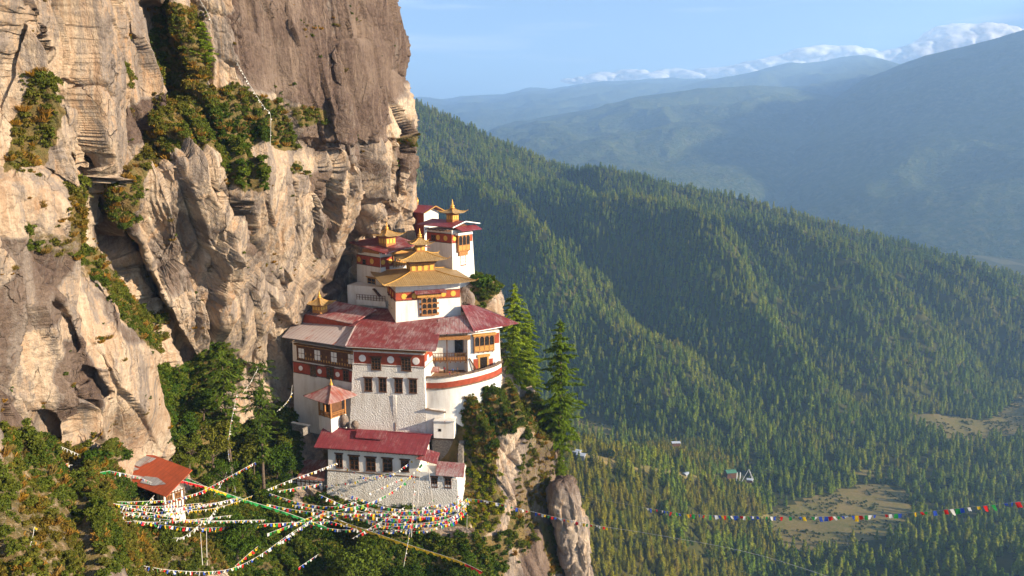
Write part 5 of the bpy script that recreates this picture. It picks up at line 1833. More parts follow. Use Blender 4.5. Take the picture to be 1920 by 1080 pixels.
# ------------------------------------------------------------------ the great white block with its red roofs
def main_block():
    f = Facade(664.5, 740, 194.0, -10.5)
    root = building('white_tower_block', f, 'tall rough white block with four small windows under the broad worn red roof', 'building')
    xl, _ = f.xz(664.5, 690); xr, _ = f.xz(794.5, 690); xbl = f.xz(656.5, 812)[0]; xbr = f.xz(802, 812)[0]
    zt = f.xz(730, 652)[1]; zb = f.xz(730, 815)[1] - 2
    D = 13.0
    MB().hexa([(xbl, -.9, zb), (xbr, -.9, zb), (xbr, D, zb), (xbl, D, zb)], [(xl, .0, zt), (xr, .0, zt), (xr, D, zt), (xl, D, zt)]).build('wall', 'roughcast', root, f)
    x0, x1, z0, z1 = R4(f, (664, 662.5, 796, 685.5))
    ds = [f.xz(680, 673)[0], f.xz(733, 675)[0], f.xz(780.5, 676)[0]]
    band(root, f, x0, x1 + .05, z0, z1, ds, y=-.16, r=.98, dm='disc_white', top=False)
    sf = f.turn(xr, 0, 0, 90)
    band(root, sf, .02, 8, z0, z1, [3.5], y=-.1, r=.9, dm='disc_white', top=False)
    for px in [(696.5, 670, 714.5, 693), (752.5, 671, 771, 695)]:
        window(root, f, R4(f, px, -.2), (3, 4), y=-.28, fm='timber')
    for px in [(684, 708.5, 698, 733), (711, 709, 725, 734.5), (740.5, 710, 755, 736), (767.5, 711, 782, 736.5)]:
        window(root, f, R4(f, px, -.35), (2, 3), y=-.42)
    # long pipe down the wall
    p0 = f.pt(739.5, 741, -.55); p1 = f.pt(738.5, 808, -.9)
    MB().box(p0.x - .45, p0.x + .45, -.68, -.25, p1.z, p0.z).build('pilaster', 'roughcast', root, f)
    MB().tube([(p0.x + .1, -.80, p1.z), (p0.x + .1, -.76, p1.z + 2.4)], .09).build('drain_pipe', 'timber', root, f)
    # timber eave under the roof
    zz = f.xz(730, 655)[1]
    b = MB().box(x0 - .2, x1 + .6, -.5, 1.0, zz - .55, zz - .05)
    n = 30
    for i in range(n):
        x = x0 + (x1 - x0) * (i + .5) / n
        b.box(x - .14, x + .14, -1.0, -.48, zz - .35, zz - .1)
    b.build('eave_timber', 'carved', root, f)
    # roof: front slope folds round to a right slope
    e0 = f.pt(647.5, 649, -2.2); e1 = f.pt(817.5, 656.5, -2.2)
    e0.z = e1.z = (e0.z + e1.z) / 2
    t0 = f.pt(671, 598, 11.5); t1 = f.pt(828, 612, 11.5)
    t0.z = t1.z = (t0.z + t1.z) / 2
    r = gable_plate(root, f, [e0, e1, t1, t0], 'red_roof', .2)
    k0 = Vector((t0.x, 24, t0.z + 1.2)); k1 = Vector((t1.x, 24, t0.z + 1.2))
    gable_plate(root, f, [t0, t1, k1, k0], 'red_roof', .2, 'upper_roof')
    MB().bar(e0 + Vector((0, 0, .05)), t0 + Vector((0, 0, .05)), .35, .2).build('verge_flashing', 'grey_roof', r, f)
    MB().bar(e0 + Vector((.2, -.1, -.28)), e1 + Vector((-.2, -.1, -.28)), .12, .16).build('gutter', 'pole', r, f)
    return root, f


MAINR, MAINF = main_block()


def gallery_wing():
    f = Facade(663, 700, 195.5, -27)
    root = building('gallery_wing', f, 'long gallery wing with a glazed timber loggia under a bare grey sheet roof', 'building')
    xl = f.xz(551, 690)[0]; xr = f.xz(664, 690)[0] + .8
    zt = f.xz(610, 650)[1]; zb = f.xz(610, 790)[1] - 4
    MB().hexa([(xl - .4, -.6, zb), (xr, -.6, zb), (xr, 10, zb), (xl - .4, 10, zb)], [(xl, 0, zt), (xr, 0, zt), (xr, 10, zt), (xl, 10, zt)]).build('wall', 'plaster', root, f)
    # loggia
    x0, x1 = f.xz(557, 662, -.4)[0], f.xz(664, 676, -.4)[0]
    z1 = f.xz(610, 656.5, -.4)[1]; z0 = f.xz(610, 682.5, -.4)[1]
    b = MB().box(x0, x1, -.4, .1, z0, z1)
    n = 22
    for i in range(n + 1):
        x = x0 + (x1 - x0) * i / n; b.box(x - .07, x + .07, -.5, -.398, z0 + .1, z1)
    b.box(x0 - .1, x1 + .1, -.62, .1, z0 - .2, z0 + .098); b.box(x0 - .1, x1 + .1, -.56, .1, z1 + .002, z1 + .25)
    h = z1 - z0
    b.box(x0, x1, -.47, -.399, z0 + h * .30, z0 + h * .38); b.box(x0, x1, -.46, -.398, z0 + h * .62, z0 + h * .67)
    lg = b.build('loggia', 'timber', root, f)
    q = MB()
    for i in range(n):
        x = x0 + (x1 - x0) * (i + .5) / n
        q.box(x - .22, x + .22, -.44, -.396, z0 + h * .10, z0 + h * .26)
        if i % 2: q.box(x - .16, x + .16, -.43, -.396, z0 + h * .42, z0 + h * .58)
    q.build('ochre_panel', 'gold_paint', lg, f)
    for u in (559.5, 589.5, 620.5, 652.5):
        ra = R4(f, (u, 653 + (u - 560) * .12, u + 11, 672 + (u - 560) * .12), -.5)
        w = MB(); t = .09
        for i in range(2):
            for j in range(2):
                xa = ra[0] + (ra[1] - ra[0]) * i / 2 + t; xb = ra[0] + (ra[1] - ra[0]) * (i + 1) / 2 - t
                za = ra[2] + (ra[3] - ra[2]) * j / 2 + t; zc = ra[2] + (ra[3] - ra[2]) * (j + 1) / 2 - t
                w.box(xa, xb, -.54, -.45, za, zc)
        w.build('paper_window', 'white_trim', lg, f)
    # carved beam above, red band below
    MB().box(x0 - .6, x1, -.75, .1, z1 + .26, z1 + .75).build('carved_beam', 'gold_paint', root, f)
    b = MB()
    for i in range(40):
        x = x0 - .4 + (x1 - x0) * i / 39.5; b.box(x - .12, x + .12, -1.05, -.752, z1 + .5, z1 + .8)
    b.build('beam_ends', 'timber', root, f)
    bz1 = f.xz(610, 688)[1]; bz0 = f.xz(610, 707)[1]
    fb = band(root, f, xl, xr - .6, bz0, bz1, [f.xz(565, 690)[0], f.xz(600.5, 696)[0], f.xz(634, 701)[0]], y=-.22, r=.72, dm='disc_white')
    for px in [(582, 686, 593, 706), (612.5, 689, 625.5, 711), (643.5, 694, 654, 714)]:
        window(root, f, R4(f, px, -.3), (2, 3), y=-.34, sill=False)
    # grey lower roof
    e0 = f.pt(529, 635.5, -1.9); e1 = f.pt(651, 647.5, -1.9)
    t0 = f.pt(553, 603, 7.5); t1 = f.pt(668, 612, 7.5)
    e0.z = e1.z = (e0.z + e1.z) / 2 + .1
    gable_plate(root, f, [e0, e1, t1, t0], 'grey_roof', .18)
    # raised red upper roof with its dark red wall under it
    a0 = f.pt(551.5, 583, 6.8); a1 = f.pt(660, 607, 6.8)
    b0 = f.pt(607, 560, 15); b1 = f.pt(706, 580, 15)
    MB().plate([a0 + Vector((.6, .5, -.2)), a1 + Vector((-.5, .5, -.2)), Vector((a1.x - .5, 7.3, t1.z - .6)), Vector((a0.x + .6, 7.3, t0.z - .6))], .3, (0, 1, 0)).build('clerestory_wall', 'band', root, f)
    up = gable_plate(root, f, [a0, a1, b1, b0], 'red_roof_worn', .2, 'upper_roof')
    # vent flap at the join
    p = [f.pt(653, 612.5, 5.2), f.pt(664, 611, 5.2), f.pt(677, 601, 7.2), f.pt(668, 601, 7.2)]
    gable_plate(root, f, p, 'red_roof', .12, 'roof_flap')
    # golden lantern
    c = f.pt(600, 582, 8.2)
    lantern(root, f, c.x, c.y, c.z, 1.5, 1.8, 2.9, 1.7, .95)
    return root, f


gallery_wing()


def balcony_wing():
    f = Facade(884, 690, 199.0, 24)
    root = building('balcony_wing', f, 'white corner wing with an arched timber bay and open balcony above the walled court', 'building')
    # the corner tower part, lit
    x0 = f.xz(877, 670)[0]; x1 = f.xz(936.5, 670)[0]; zt = f.xz(905, 622)[1]; zb = f.xz(905, 700)[1] - 2
    MB().hexa([(x0, 0, zb), (x1 + .5, -.2, zb), (x1 + .5, 9, zb), (x0, 9, zb)], [(x0, 0, zt), (x1, 0, zt), (x1, 9, zt), (x0, 9, zt)]).build('corner_wall', 'plaster', root, f)
    r = R4(f, (890, 629, 926.5, 658.5), -.8)
    arches(root, f, r, 4)
    MB().box(r[0] - .5, r[1] + .6, -1.15, .1, r[3] + .003, r[3] + .5).build('bay_cornice', 'gold_paint', root, f)
    rb = R4(f, (927.5, 624, 935.5, 643))
    MB().box(rb[0], rb[1] + .05, -.12, .1, rb[2], rb[3]).build('frieze_band', 'band', root, f)
    rd = R4(f, (896.5, 669, 916, 697))
    d = MB().box(rd[0], rd[0] + .5, -.2, .1, rd[2], rd[3]); d.box(rd[1] - .5, rd[1], -.2, .1, rd[2], rd[3]); d.box(rd[0] - .3, rd[1] + .3, -.35, .1, rd[3] + .003, rd[3] + .75)
    dr = d.build('doorway', 'gold_paint', root, f)
    MB().box(rd[0] + .5, rd[1] - .5, -.06, .1, rd[2], rd[3]).build('door', 'pane', dr, f)
    rl = R4(f, (888, 673, 896, 697)); MB().box(rl[0], rl[1], -.1, .05, rl[2], rl[3]).build('door_panel', 'band', root, f)
    rl = R4(f, (917, 672, 924, 690)); MB().box(rl[0], rl[1], -.1, .05, rl[2], rl[3]).build('door_panel', 'band', root, f)
    # recessed balcony range between the block and the corner
    g = Facade(840, 660, 201.0, 4)
    xa = g.xz(797, 660)[0]; xb = g.xz(883, 660)[0]; za = g.xz(840, 622)[1]; zc = g.xz(840, 712)[1]
    MB().box(xa, xb, .3, 6, zc - 2, za).build('court_wall', 'plaster', root, g)
    rr = R4(g, (852.5, 637, 868, 661), .3)
    MB().box(rr[0], rr[1], .2, .5, rr[2], rr[3]).build('balcony_door', 'pane', root, g)
    rr = R4(g, (868.5, 625, 879, 660), .3)
    bd = MB().box(rr[0], rr[1], .18, .5, rr[2], rr[3]).build('red_panel', 'band', root, g)
    MB().disc((rr[0] + rr[1]) / 2, rr[3] - 2.2, .7, .08, .2).build('disc', 'disc_gold', bd, g)
    # balcony deck, rails, posts
    y = -2.6
    x0b = g.xz(801, 668, y)[0]; x1b = g.xz(878, 668, y)[0]
    zd = g.xz(840, 676, y)[1]; zr_ = g.xz(840, 662, y)[1]; zl = g.xz(840, 680, y)[1]
    b = MB().box(x0b, x1b, y - .1, .3, zd - .25, zd); b.box(x0b, x1b, y - .12, y + .12, zr_ - .12, zr_)
    b.box(x0b, x1b, y - .1, y + .1, (zd + zr_) / 2 - .08, (zd + zr_) / 2 + .08)
    n = 15
    for i in range(n + 1):
        x = x0b + (x1b - x0b) * i / n; b.box(x - .08, x + .08, y - .09, y + .09, zd, zr_)
    bal = b.build('balcony', 'timber', root, g)
    q = MB()
    for i in range(n):
        x = x0b + (x1b - x0b) * (i + .5) / n; q.box(x - .22, x + .22, y - .05, y + .05, zd + .12, zd + (zr_ - zd) * .42)
    q.build('balcony_panel', 'carved', bal, g)
    b = MB()
    for i in range(8):
        x = x0b + (x1b - x0b) * (i + .5) / 8; b.box(x - .15, x + .15, y - .3, .3, zd - .6, zd - .253)
    b.build('joists', 'timber', bal, g)
    zf = g.xz(838, 703, y)[1]
    for u in (838.5, 877):
        x = g.xz(u, 680, y)[0]
        MB().box(x - .16, x + .16, y - .16, y + .16, zf - 1.5, za).build('post', 'timber', root, g)
    # prayer wheels on the balcony
    for i in range(7):
        x = g.xz(854 + 3.6 * i, 655, -1)[0]
        MB().lathe([(.0, 0), (.22, 0), (.22, .8), (.0, .8)], (x, -.6, zd + .75), 8).build('prayer_wheel', 'gilt', bal, g)
    # beam under the eave
    rr = R4(g, (822, 629, 882, 637), -3)
    MB().box(rr[0], rr[1], -3.2, -2.7, rr[2], rr[3]).build('eave_beam', 'carved', root, g)
    # stair up to the balcony
    p0 = g.pt(896, 698, -2.4); p1 = g.pt(880, 671, -2.4)
    st = MB()
    for dy in (-.5, .5): st.bar(p0 + Vector((0, dy, 0)), p1 + Vector((0, dy, 0)), .12, .35)
    for k in range(11):
        c = p0.lerp(p1, (k + .5) / 11); st.box(c.x - .18, c.x + .18, c.y - .45, c.y + .45, c.z - .04, c.z + .04)
    st.build('stair', 'timber', root, g)
    # small red lean-to roof in the court
    p = [g.pt(799, 696.5, -5), g.pt(823, 698, -5), g.pt(824.5, 688, -2.8), g.pt(800, 686, -2.8)]
    gable_plate(root, g, p, 'rust_roof', .14, 'court_roof')
    # roofs
    h = Facade(862, 622, 196.5, 5)
    p = [h.pt(815, 626.5, 0), h.pt(896, 621.5, 0), h.pt(871, 590, 9.5), h.pt(822, 598, 9.5)]
    gable_plate(root, h, p, 'red_roof_worn', .22, 'front_roof')
    a = Facade(None, h.at(*h.pt(895, 620, .2)), None, 24)
    e1 = a.pt(972.5, 605.5, 3.5); e0 = a.pt(888, 620.5, 0); t0 = a.pt(864, 572, 12.5); t1 = a.pt(884, 572.5, 13.5)
    rr_ = gable_plate(root, a, [e0, e1, t1, t0], 'red_roof', .2)
    MB().bar(e0 + Vector((.4, -.12, -.25)), e0.lerp(e1, .62) + Vector((0, -.12, -.25)), .14, .2).build('gutter', 'white_trim', rr_, a)
    gable_plate(root, a, [e1, Vector((e1.x - 1, 22, e1.z)), Vector((t1.x, 24, t1.z)), t1], 'red_roof', .2, 'rear_roof')
    # timber soffit carrying the wide eave
    MB().plate([e0 + Vector((0, .6, -.35)), e0.lerp(e1, .8) + Vector((0, .6, -.35)), t1 + Vector((-1, -3, -2.6)), t0 + Vector((0, -3, -2.6))], .2).build('soffit', 'timber', root, a)


balcony_wing()


def terrace_wall():
    pts = [(796, 707, 191.5), (812, 707.5, 190.8), (830, 706.8, 190.4), (848, 704.5, 190.4), (866, 701.5, 191), (884, 698, 192), (900, 694, 193.4), (916, 689.5, 195.2), (930, 684.5, 197.6), (940, 678, 201)]
    top = np.array([W(*p) for p in pts])
    zt = top[:, 2].mean()
    f = Facade(None, Vector((top[4, 0], top[4, 1], zt)), None, 0)
    root = building('terrace_wall', f, 'curved white terrace wall with red stripe and slate coping around the upper court', 'wall')
    n = 48
    s = np.linspace(0, 1, len(pts)); S = np.linspace(0, 1, n)
    C = smooth1(np.stack([np.interp(S, s, top[:, k]) for k in range(3)], -1), 6)
    T = unit(np.gradient(C[:, :2], axis=0)); N2 = np.stack([T[:, 1], -T[:, 0]], -1)
    if N2[n // 2, 1] > 0: N2 = -N2
    L = C - np.array(f.O)

    def strip(name, z0, z1, o0, o1, mat, parent, thick=.6, deep=0.0):
        b = MB()
        V = []
        za_ = z0
        for k in range(n):
            z0 = za_ - deep * min(1.0, max(0.0, (k - 17) / 12))
            for zz, oo in ((z0, o0), (z1, o1), (z1, o1 - thick), (z0, o0 - thick)):
                V.append((L[k, 0] + N2[k, 0] * oo, L[k, 1] + N2[k, 1] * oo, L[k, 2] + zz))
        F = []
        for k in range(n - 1):
            a = 4 * k
            for i in range(4):
                j = (i + 1) % 4
                F.append((a + i, a + 4 + i, a + 4 + j, a + j))
        F.append((0, 1, 2, 3)); F.append((4 * n - 1, 4 * n - 2, 4 * n - 3, 4 * n - 4))
        b.add(V, F)
        return b.build(name, mat, parent, f)
    strip('parapet', -1.55, -.15, .05, 0, 'plaster', root)
    strip('red_stripe', -3.1, -1.553, .16, .11, 'band', root)
    strip('lower_wall', -13.0, -3.103, .75, .08, 'plaster', root, 1.5, 5.0)
    strip('ledge_course', -3.32, -3.05, .42, .40, 'slate', root, .4)
    g = np.random.default_rng(5)
    b = MB()
    for k in range(0, n - 1):
        for o in (-.62, -.22, .2):
            c = L[k] + (L[k + 1] - L[k]) * g.uniform(.3, .7)
            x, y = c[0] + N2[k, 0] * o, c[1] + N2[k, 1] * o
            t = Vector((T[k, 0], T[k, 1], 0)) * .46; q = Vector((N2[k, 0], N2[k, 1], 0)) * .27
            z = c[2] - .16 + (0.12 if o == -.22 else 0) + g.uniform(-.03, .06)
            P = [Vector((x, y, z)) + t * sx + q * sy for sx, sy in ((-1, -1), (1, -1), (1, 1), (-1, 1))]
            b.hexa(P, [p + Vector((0, 0, .16)) for p in P])
    b.build('coping', 'slate', root, f)
    # paved court behind the parapet
    back = Facade(840, 690, 203.0, 4)
    V = [tuple(Vector((L[k, 0] - N2[k, 0] * .3, L[k, 1] - N2[k, 1] * .3, L[k, 2] - 1.0 + 0))) for k in range(n)]
    zc = L[:, 2].mean() - 2.0
    V = [(v[0], v[1], zc) for v in V]
    e = [Vector((V[-1][0], V[-1][1] + 4, zc)), Vector((V[0][0] - 1, V[0][1] + 13, zc))]
    MB().plate([Vector(v) for v in V] + e, .4).build('court_floor', 'earth', root, f)
    return root, f, zc + f.O.z


TW, TF, COURT_Z = terrace_wall()


def pavilion():
    f = Facade(621, 797, 189.5, -38)
    root = building('corner_pavilion', f, 'open timber pavilion with a rusty pyramid roof in front of the gallery wing', 'pavilion')
    w = 5.2
    zr = f.xz(621, 751)[1]; zb = 0.0; zm = f.xz(621, 785)[1]
    MB().box(-w, 0, 0, w, -2.5, zm - .2).build('base', 'plaster', root, f)
    for x, y in ((-.2, .2), (-w + .2, .2), (-.2, w - .2), (-w + .2, w - .2), (-w / 2, .2)):
        MB().box(x - .2, x + .2, y - .2, y + .2, zm - .2, zr + .4).build('post', 'carved', root, f)
    MB().box(-w + .9, -.9, .9, w - .6, zm - .2, zr + .3).build('inner_wall', 'timber', root, f)
    r = (-w / 2 + .2, -.95, zm - .1, zr - .5)
    MB().box(r[0], r[1], .8, .95, r[2], r[3]).build('doorway', 'pane', root, f)
    b = MB()
    for z in (zm + .0, zm + .75, zm + 1.25):
        b.box(-w + .2, -.2, .1, .3, z - .09, z + .09); b.box(-.3, -.1, .2, w - .2, z - .088, z + .088)
    for i in range(11):
        q = .3 + (w - .6) * i / 10
        b.box(-q - .06, -q + .06, .13, .27, zm, zm + 1.25); b.box(-.27, -.13, q - .06, q + .06, zm, zm + 1.25)
    b.build('balustrade', 'carved', root, f)
    cornice(root, f, -w / 2, w / 2, w / 2, w / 2, zr - .25, 3, .22, .2, ('timber', 'carved', 'timber'))
    top = f.xz(614.5, 719.5, w / 2)[1]
    rf = hip_roof(root, f, -w / 2, w / 2, w / 2 + 2.7, w / 2 + 2.7, zr + .1, .1, .1, top, .2, .05, .14, 'roof', 'red_roof_worn', M['red_roof_side'], 'timber', .09, False)
    finial(MB(), (-w / 2, w / 2, top), .8).build('finial', 'gilt', root, f, smooth=True)


M['red_roof_side'] = mat_roof('rusty_red_sheet_roof_side', (0.27, 0.06, 0.045), 0.5, rust=0.35, axis='Y')
pavilion()


# ------------------------------------------------------------------ temple with the three golden roofs
def golden_temple():
    f = Facade(743.5, 598, 204.0, 18.5)
    root = building('golden_temple', f, 'central temple with three stacked golden roofs and a carved front window', 'temple')
    Wd = f.xz(862.5, 570)[0]; D = 20.5
    zt = f.xz(802, 534)[1]; zb = -5.0
    MB().hexa([(-.35, -.35, zb), (Wd + .35, -.35, zb), (Wd + .35, D, zb), (-.35, D, zb)], [(0, 0, zt + .4), (Wd, 0, zt + .4), (Wd, D, zt + .4), (0, D, zt + .4)]).build('wall', 'plaster', root, f)
    z1 = f.xz(744, 549.5)[1]; z0 = f.xz(744, 563.5)[1]
    ds = [f.xz(u, v)[0] for u, v in ((757.5, 558), (777, 558), (831, 554.5), (849.5, 553))]
    band(root, f, -.05, Wd + .05, z0, z1, ds, y=-.16, r=.78)
    l = f.turn(0, 0, 0, -90)       # left side wall: x runs from the back to the front corner
    band(root, l, -D, -.0, z0, z1, [-12, -8, -4], y=-.16, r=.72)
    rr = f.turn(Wd, 0, 0, 90)
    band(root, rr, .0, D, z0, z1, [4, 8, 12], y=-.1, r=.72)
    r = R4(f, (791, 557, 819.5, 591), -.9)
    bw = arches(root, f, r, 3, y=-.9, rows=3, bracket=False)
    q = MB()
    for k in range(3):
        zz = r[2] + .5 + (r[3] - r[2] - .8) * k / 3
        for sx in (r[0] - .55, r[1] + .08): q.box(sx, sx + .45, -.6, .05, zz + .15, zz + 1.0)
    q.build('side_light', 'white_trim', bw, f)
    MB().box(r[0] - .65, r[1] + .65, -.55, .1, r[2] - .1, r[3]).build('bay_side', 'carved', bw, f)
    MB().box(r[0] - 1.3, r[1] + 1.3, -1.3, .1, r[3] + .003, r[3] + .85).build('bay_cornice', 'gold_paint', bw, f)
    p = [Vector((r[0] - 2.0, -2.3, r[3] + 1.35)), Vector((r[1] + 2.6, -2.3, r[3] + 1.35)), Vector((r[1] + 2.6, 0, r[3] + 2.0)), Vector((r[0] - 2.0, 0, r[3] + 2.0))]
    gable_plate(root, f, p, 'red_roof', .14, 'bay_roof')
    for w_ in ((-12, -10.6), (-7.2, -5.8)):
        window(root, l, (w_[0], w_[1], z0 - 3.4, z0 - .6), (2, 3))
    # roofs
    cx, cyy = Wd / 2, D / 2
    ov = 3.8
    cornice(root, f, cx, cyy, Wd / 2 - .1, D / 2 - .1, zt - .1, 3, .32, .3, ('timber', 'band', 'timber'))
    ze = zt + .75
    z2 = f.xz(795, 508.5, D / 2 - 3.2)[1]
    hx2, hy2 = 3.55, 3.2
    hip_roof(root, f, cx, cyy, Wd / 2 + ov, D / 2 + ov, ze, hx2 + .2, hy2 + .2, z2, .45, .10)
    # second storey
    z3 = f.xz(795, 490, cyy - hy2)[1]
    st = MB().box(cx - hx2, cx + hx2, cyy - hy2, cyy + hy2, z2 - .5, z3 + .4).build('upper_storey', 'carved', root, f)
    for k in range(4):
        w = 2 * hx2 / 4; c = cx - hx2 + w * (k + .5)
        MB().box(c - w * .3, c + w * .3, cyy - hy2 - .1, cyy - hy2 + .1, z2 + .25, z2 + 1.75).build('gold_panel', 'disc_gold', st, f)
        w = 2 * hy2 / 4; c = cyy - hy2 + w * (k + .5)
        MB().box(cx - hx2 - .1, cx - hx2 + .1, c - w * .3, c + w * .3, z2 + .25, z2 + 1.75).build('gold_panel', 'disc_gold', st, f)
    cornice(st, f, cx, cyy, hx2 + .1, hy2 + .1, z2 + 2.05, 4, .34, (z3 - z2 - 1.9) / 4 + .12, ('carved', 'timber', 'gold_paint', 'timber'))
    ze2 = z2 + 2.05 + 4 * ((z3 - z2 - 1.9) / 4 + .12)
    z4 = f.xz(793, 472, cyy - 1.3)[1]
    hip_roof(root, f, cx, cyy, hx2 + 3.3, hy2 + 3.2, ze2, 1.4, 1.4, z4, .4, .12, name='middle_roof')
    # top lantern
    lantern(root, f, cx, cyy, z4, 1.25, 2.0, 3.1, 1.9, 1.15, 'top_lantern', 2)
    return root, f


GT, GF = golden_temple()


# ------------------------------------------------------------------ red roofed temple under the overhang
def cliff_temple():
    f = Facade(713.5, 500, 221.0, -42)
    root = building('cliff_temple', f, 'red roofed temple tucked under the overhang with a small golden lantern on its roof', 'temple')
    L = 11.5; D = 12.0
    zt = f.xz(712, 466)[1]; zb = f.xz(700, 585)[1] - 3
    MB().hexa([(-L - .4, -.4, zb), (.4, -.4, zb), (.4, D, zb), (-L - .4, D, zb)], [(-L, 0, zt), (0, 0, zt), (0, D, zt), (-L, D, zt)]).build('wall', 'plaster', root, f)
    z1 = f.xz(713, 484)[1]; z0 = f.xz(713, 500.5)[1]
    xs = [f.xz(674, 490)[0], f.xz(698, 492)[0]]
    band(root, f, -L - .05, .02, z0, z1, xs, y=-.12, r=.85)
    r = R4(f, (681, 486, 687, 496)); window(root, f, r, (1, 2), y=-.2, lintel=False, sill=False)
    MB().box(-L, -.4, -.5, .1, z1 + 1.2, z1 + 2.3).build('eave_timber', 'carved', root, f)
    s = f.turn(0, 0, 0, 90)
    band(root, s, .02, D, z0, z1, [s.xz(718, 493)[0], s.xz(731, 490)[0]], y=-.1, r=.75)
    xr0 = s.xz(736, 490)[0]
    arches(root, s, (xr0, min(D - .5, xr0 + 5.5), z0 - .2, z1 + 1.0), 5, y=-.6, fm='carved')
    MB().box(xr0 - .5, D, -.9, .1, z1 + 1.01, z1 + 1.7).build('bay_cornice', 'gold_paint', root, s)
    r = R4(s, (722.5, 491, 729.5, 505)); MB().box(r[0], r[1], -.2, .1, r[2], r[3]).build('red_door', 'band', root, s)
    r = R4(f, (690.5, 521, 705.5, 542))
    w = window(root, f, r, (2, 3), y=-.2, fm='gold_paint', lm='gold_paint')
    # lower terrace block, stair and rail
    g = Facade(690, 560, 219.5, -20)
    a = g.xz(652, 560)[0]; b_ = g.xz(728, 560)[0]
    MB().box(a, b_, 0, 6, g.xz(690, 600)[1], g.xz(690, 537)[1]).build('terrace_block', 'plaster', root, g)
    y = -1.4
    zr = g.xz(690, 553, y)[1]; zf = g.xz(690, 563, y)[1]
    x0 = g.xz(669, 560, y)[0]; x1 = g.xz(722, 560, y)[0]
    b = MB().box(x0, x1, y, .4, zf - 1.6, zf)
    b.build('terrace_base', 'plaster', root, g)
    b = MB().box(x0, x1, y - .05, y + .1, zr - .1, zr); b.box(x0, x1, y - .04, y + .09, (zf + zr) / 2 - .06, (zf + zr) / 2 + .06)
    for i in range(11):
        x = x0 + (x1 - x0) * i / 10; b.box(x - .07, x + .07, y - .03, y + .08, zf, zr)
    b.build('terrace_rail', 'timber', root, g)
    st = MB()
    p0 = g.pt(713, 556, -.6); p1 = g.pt(700, 541, -.6)
    for k in range(9):
        c = p0.lerp(p1, (k + .5) / 9); st.box(c.x - .25, c.x + .25, -1.1, -.1, c.z - .1, c.z + .1)
    st.build('stair', 'timber', root, g)
    # roof: one broad slope to the front, ridge towards the cliff
    e0 = f.pt(652, 453.5, -2.4); e1 = f.pt(722, 475.5, -2.4)
    r1 = f.pt(778, 458.5, 9.0); r0 = f.pt(738, 440, 9.0)
    rf = gable_plate(root, f, [e0, e1, r1, r0], 'red_roof', .2)
    bk = [r0, r1, Vector((r1.x, D + 3.2, r1.z - 1.4)), Vector((r0.x, D + 3.2, r1.z - 1.4))]
    gable_plate(root, f, bk, 'red_roof', .2, 'rear_roof')
    MB().bar(e1 + Vector((.05, 0, -.1)), r1 + Vector((.05, 0, -.1)), .25, .35).build('bargeboard', 'red_roof_worn', rf, f)
    b = MB()
    for k in range(9):
        c = e1.lerp(r1, (k + .5) / 9); b.box(c.x - 2.2, c.x - .15, c.y - .12, c.y + .12, c.z - .45, c.z - .22)
    b.build('purlin_end', 'timber', root, f)
    MB().plate([Vector((0, .5, zt)), Vector((0, D - .5, zt)), Vector((0, 8.5, min(r1.z, e1.z + 3) - .5))], .2, (-1, 0, 0)).build('gable_wall', 'plaster', root, f)
    c = f.pt(726, 455, 3.2)
    lantern(root, f, c.x, c.y, c.z - .6, 1.8, 2.6, 3.5, 1.7, .95)
    return root


cliff_temple()


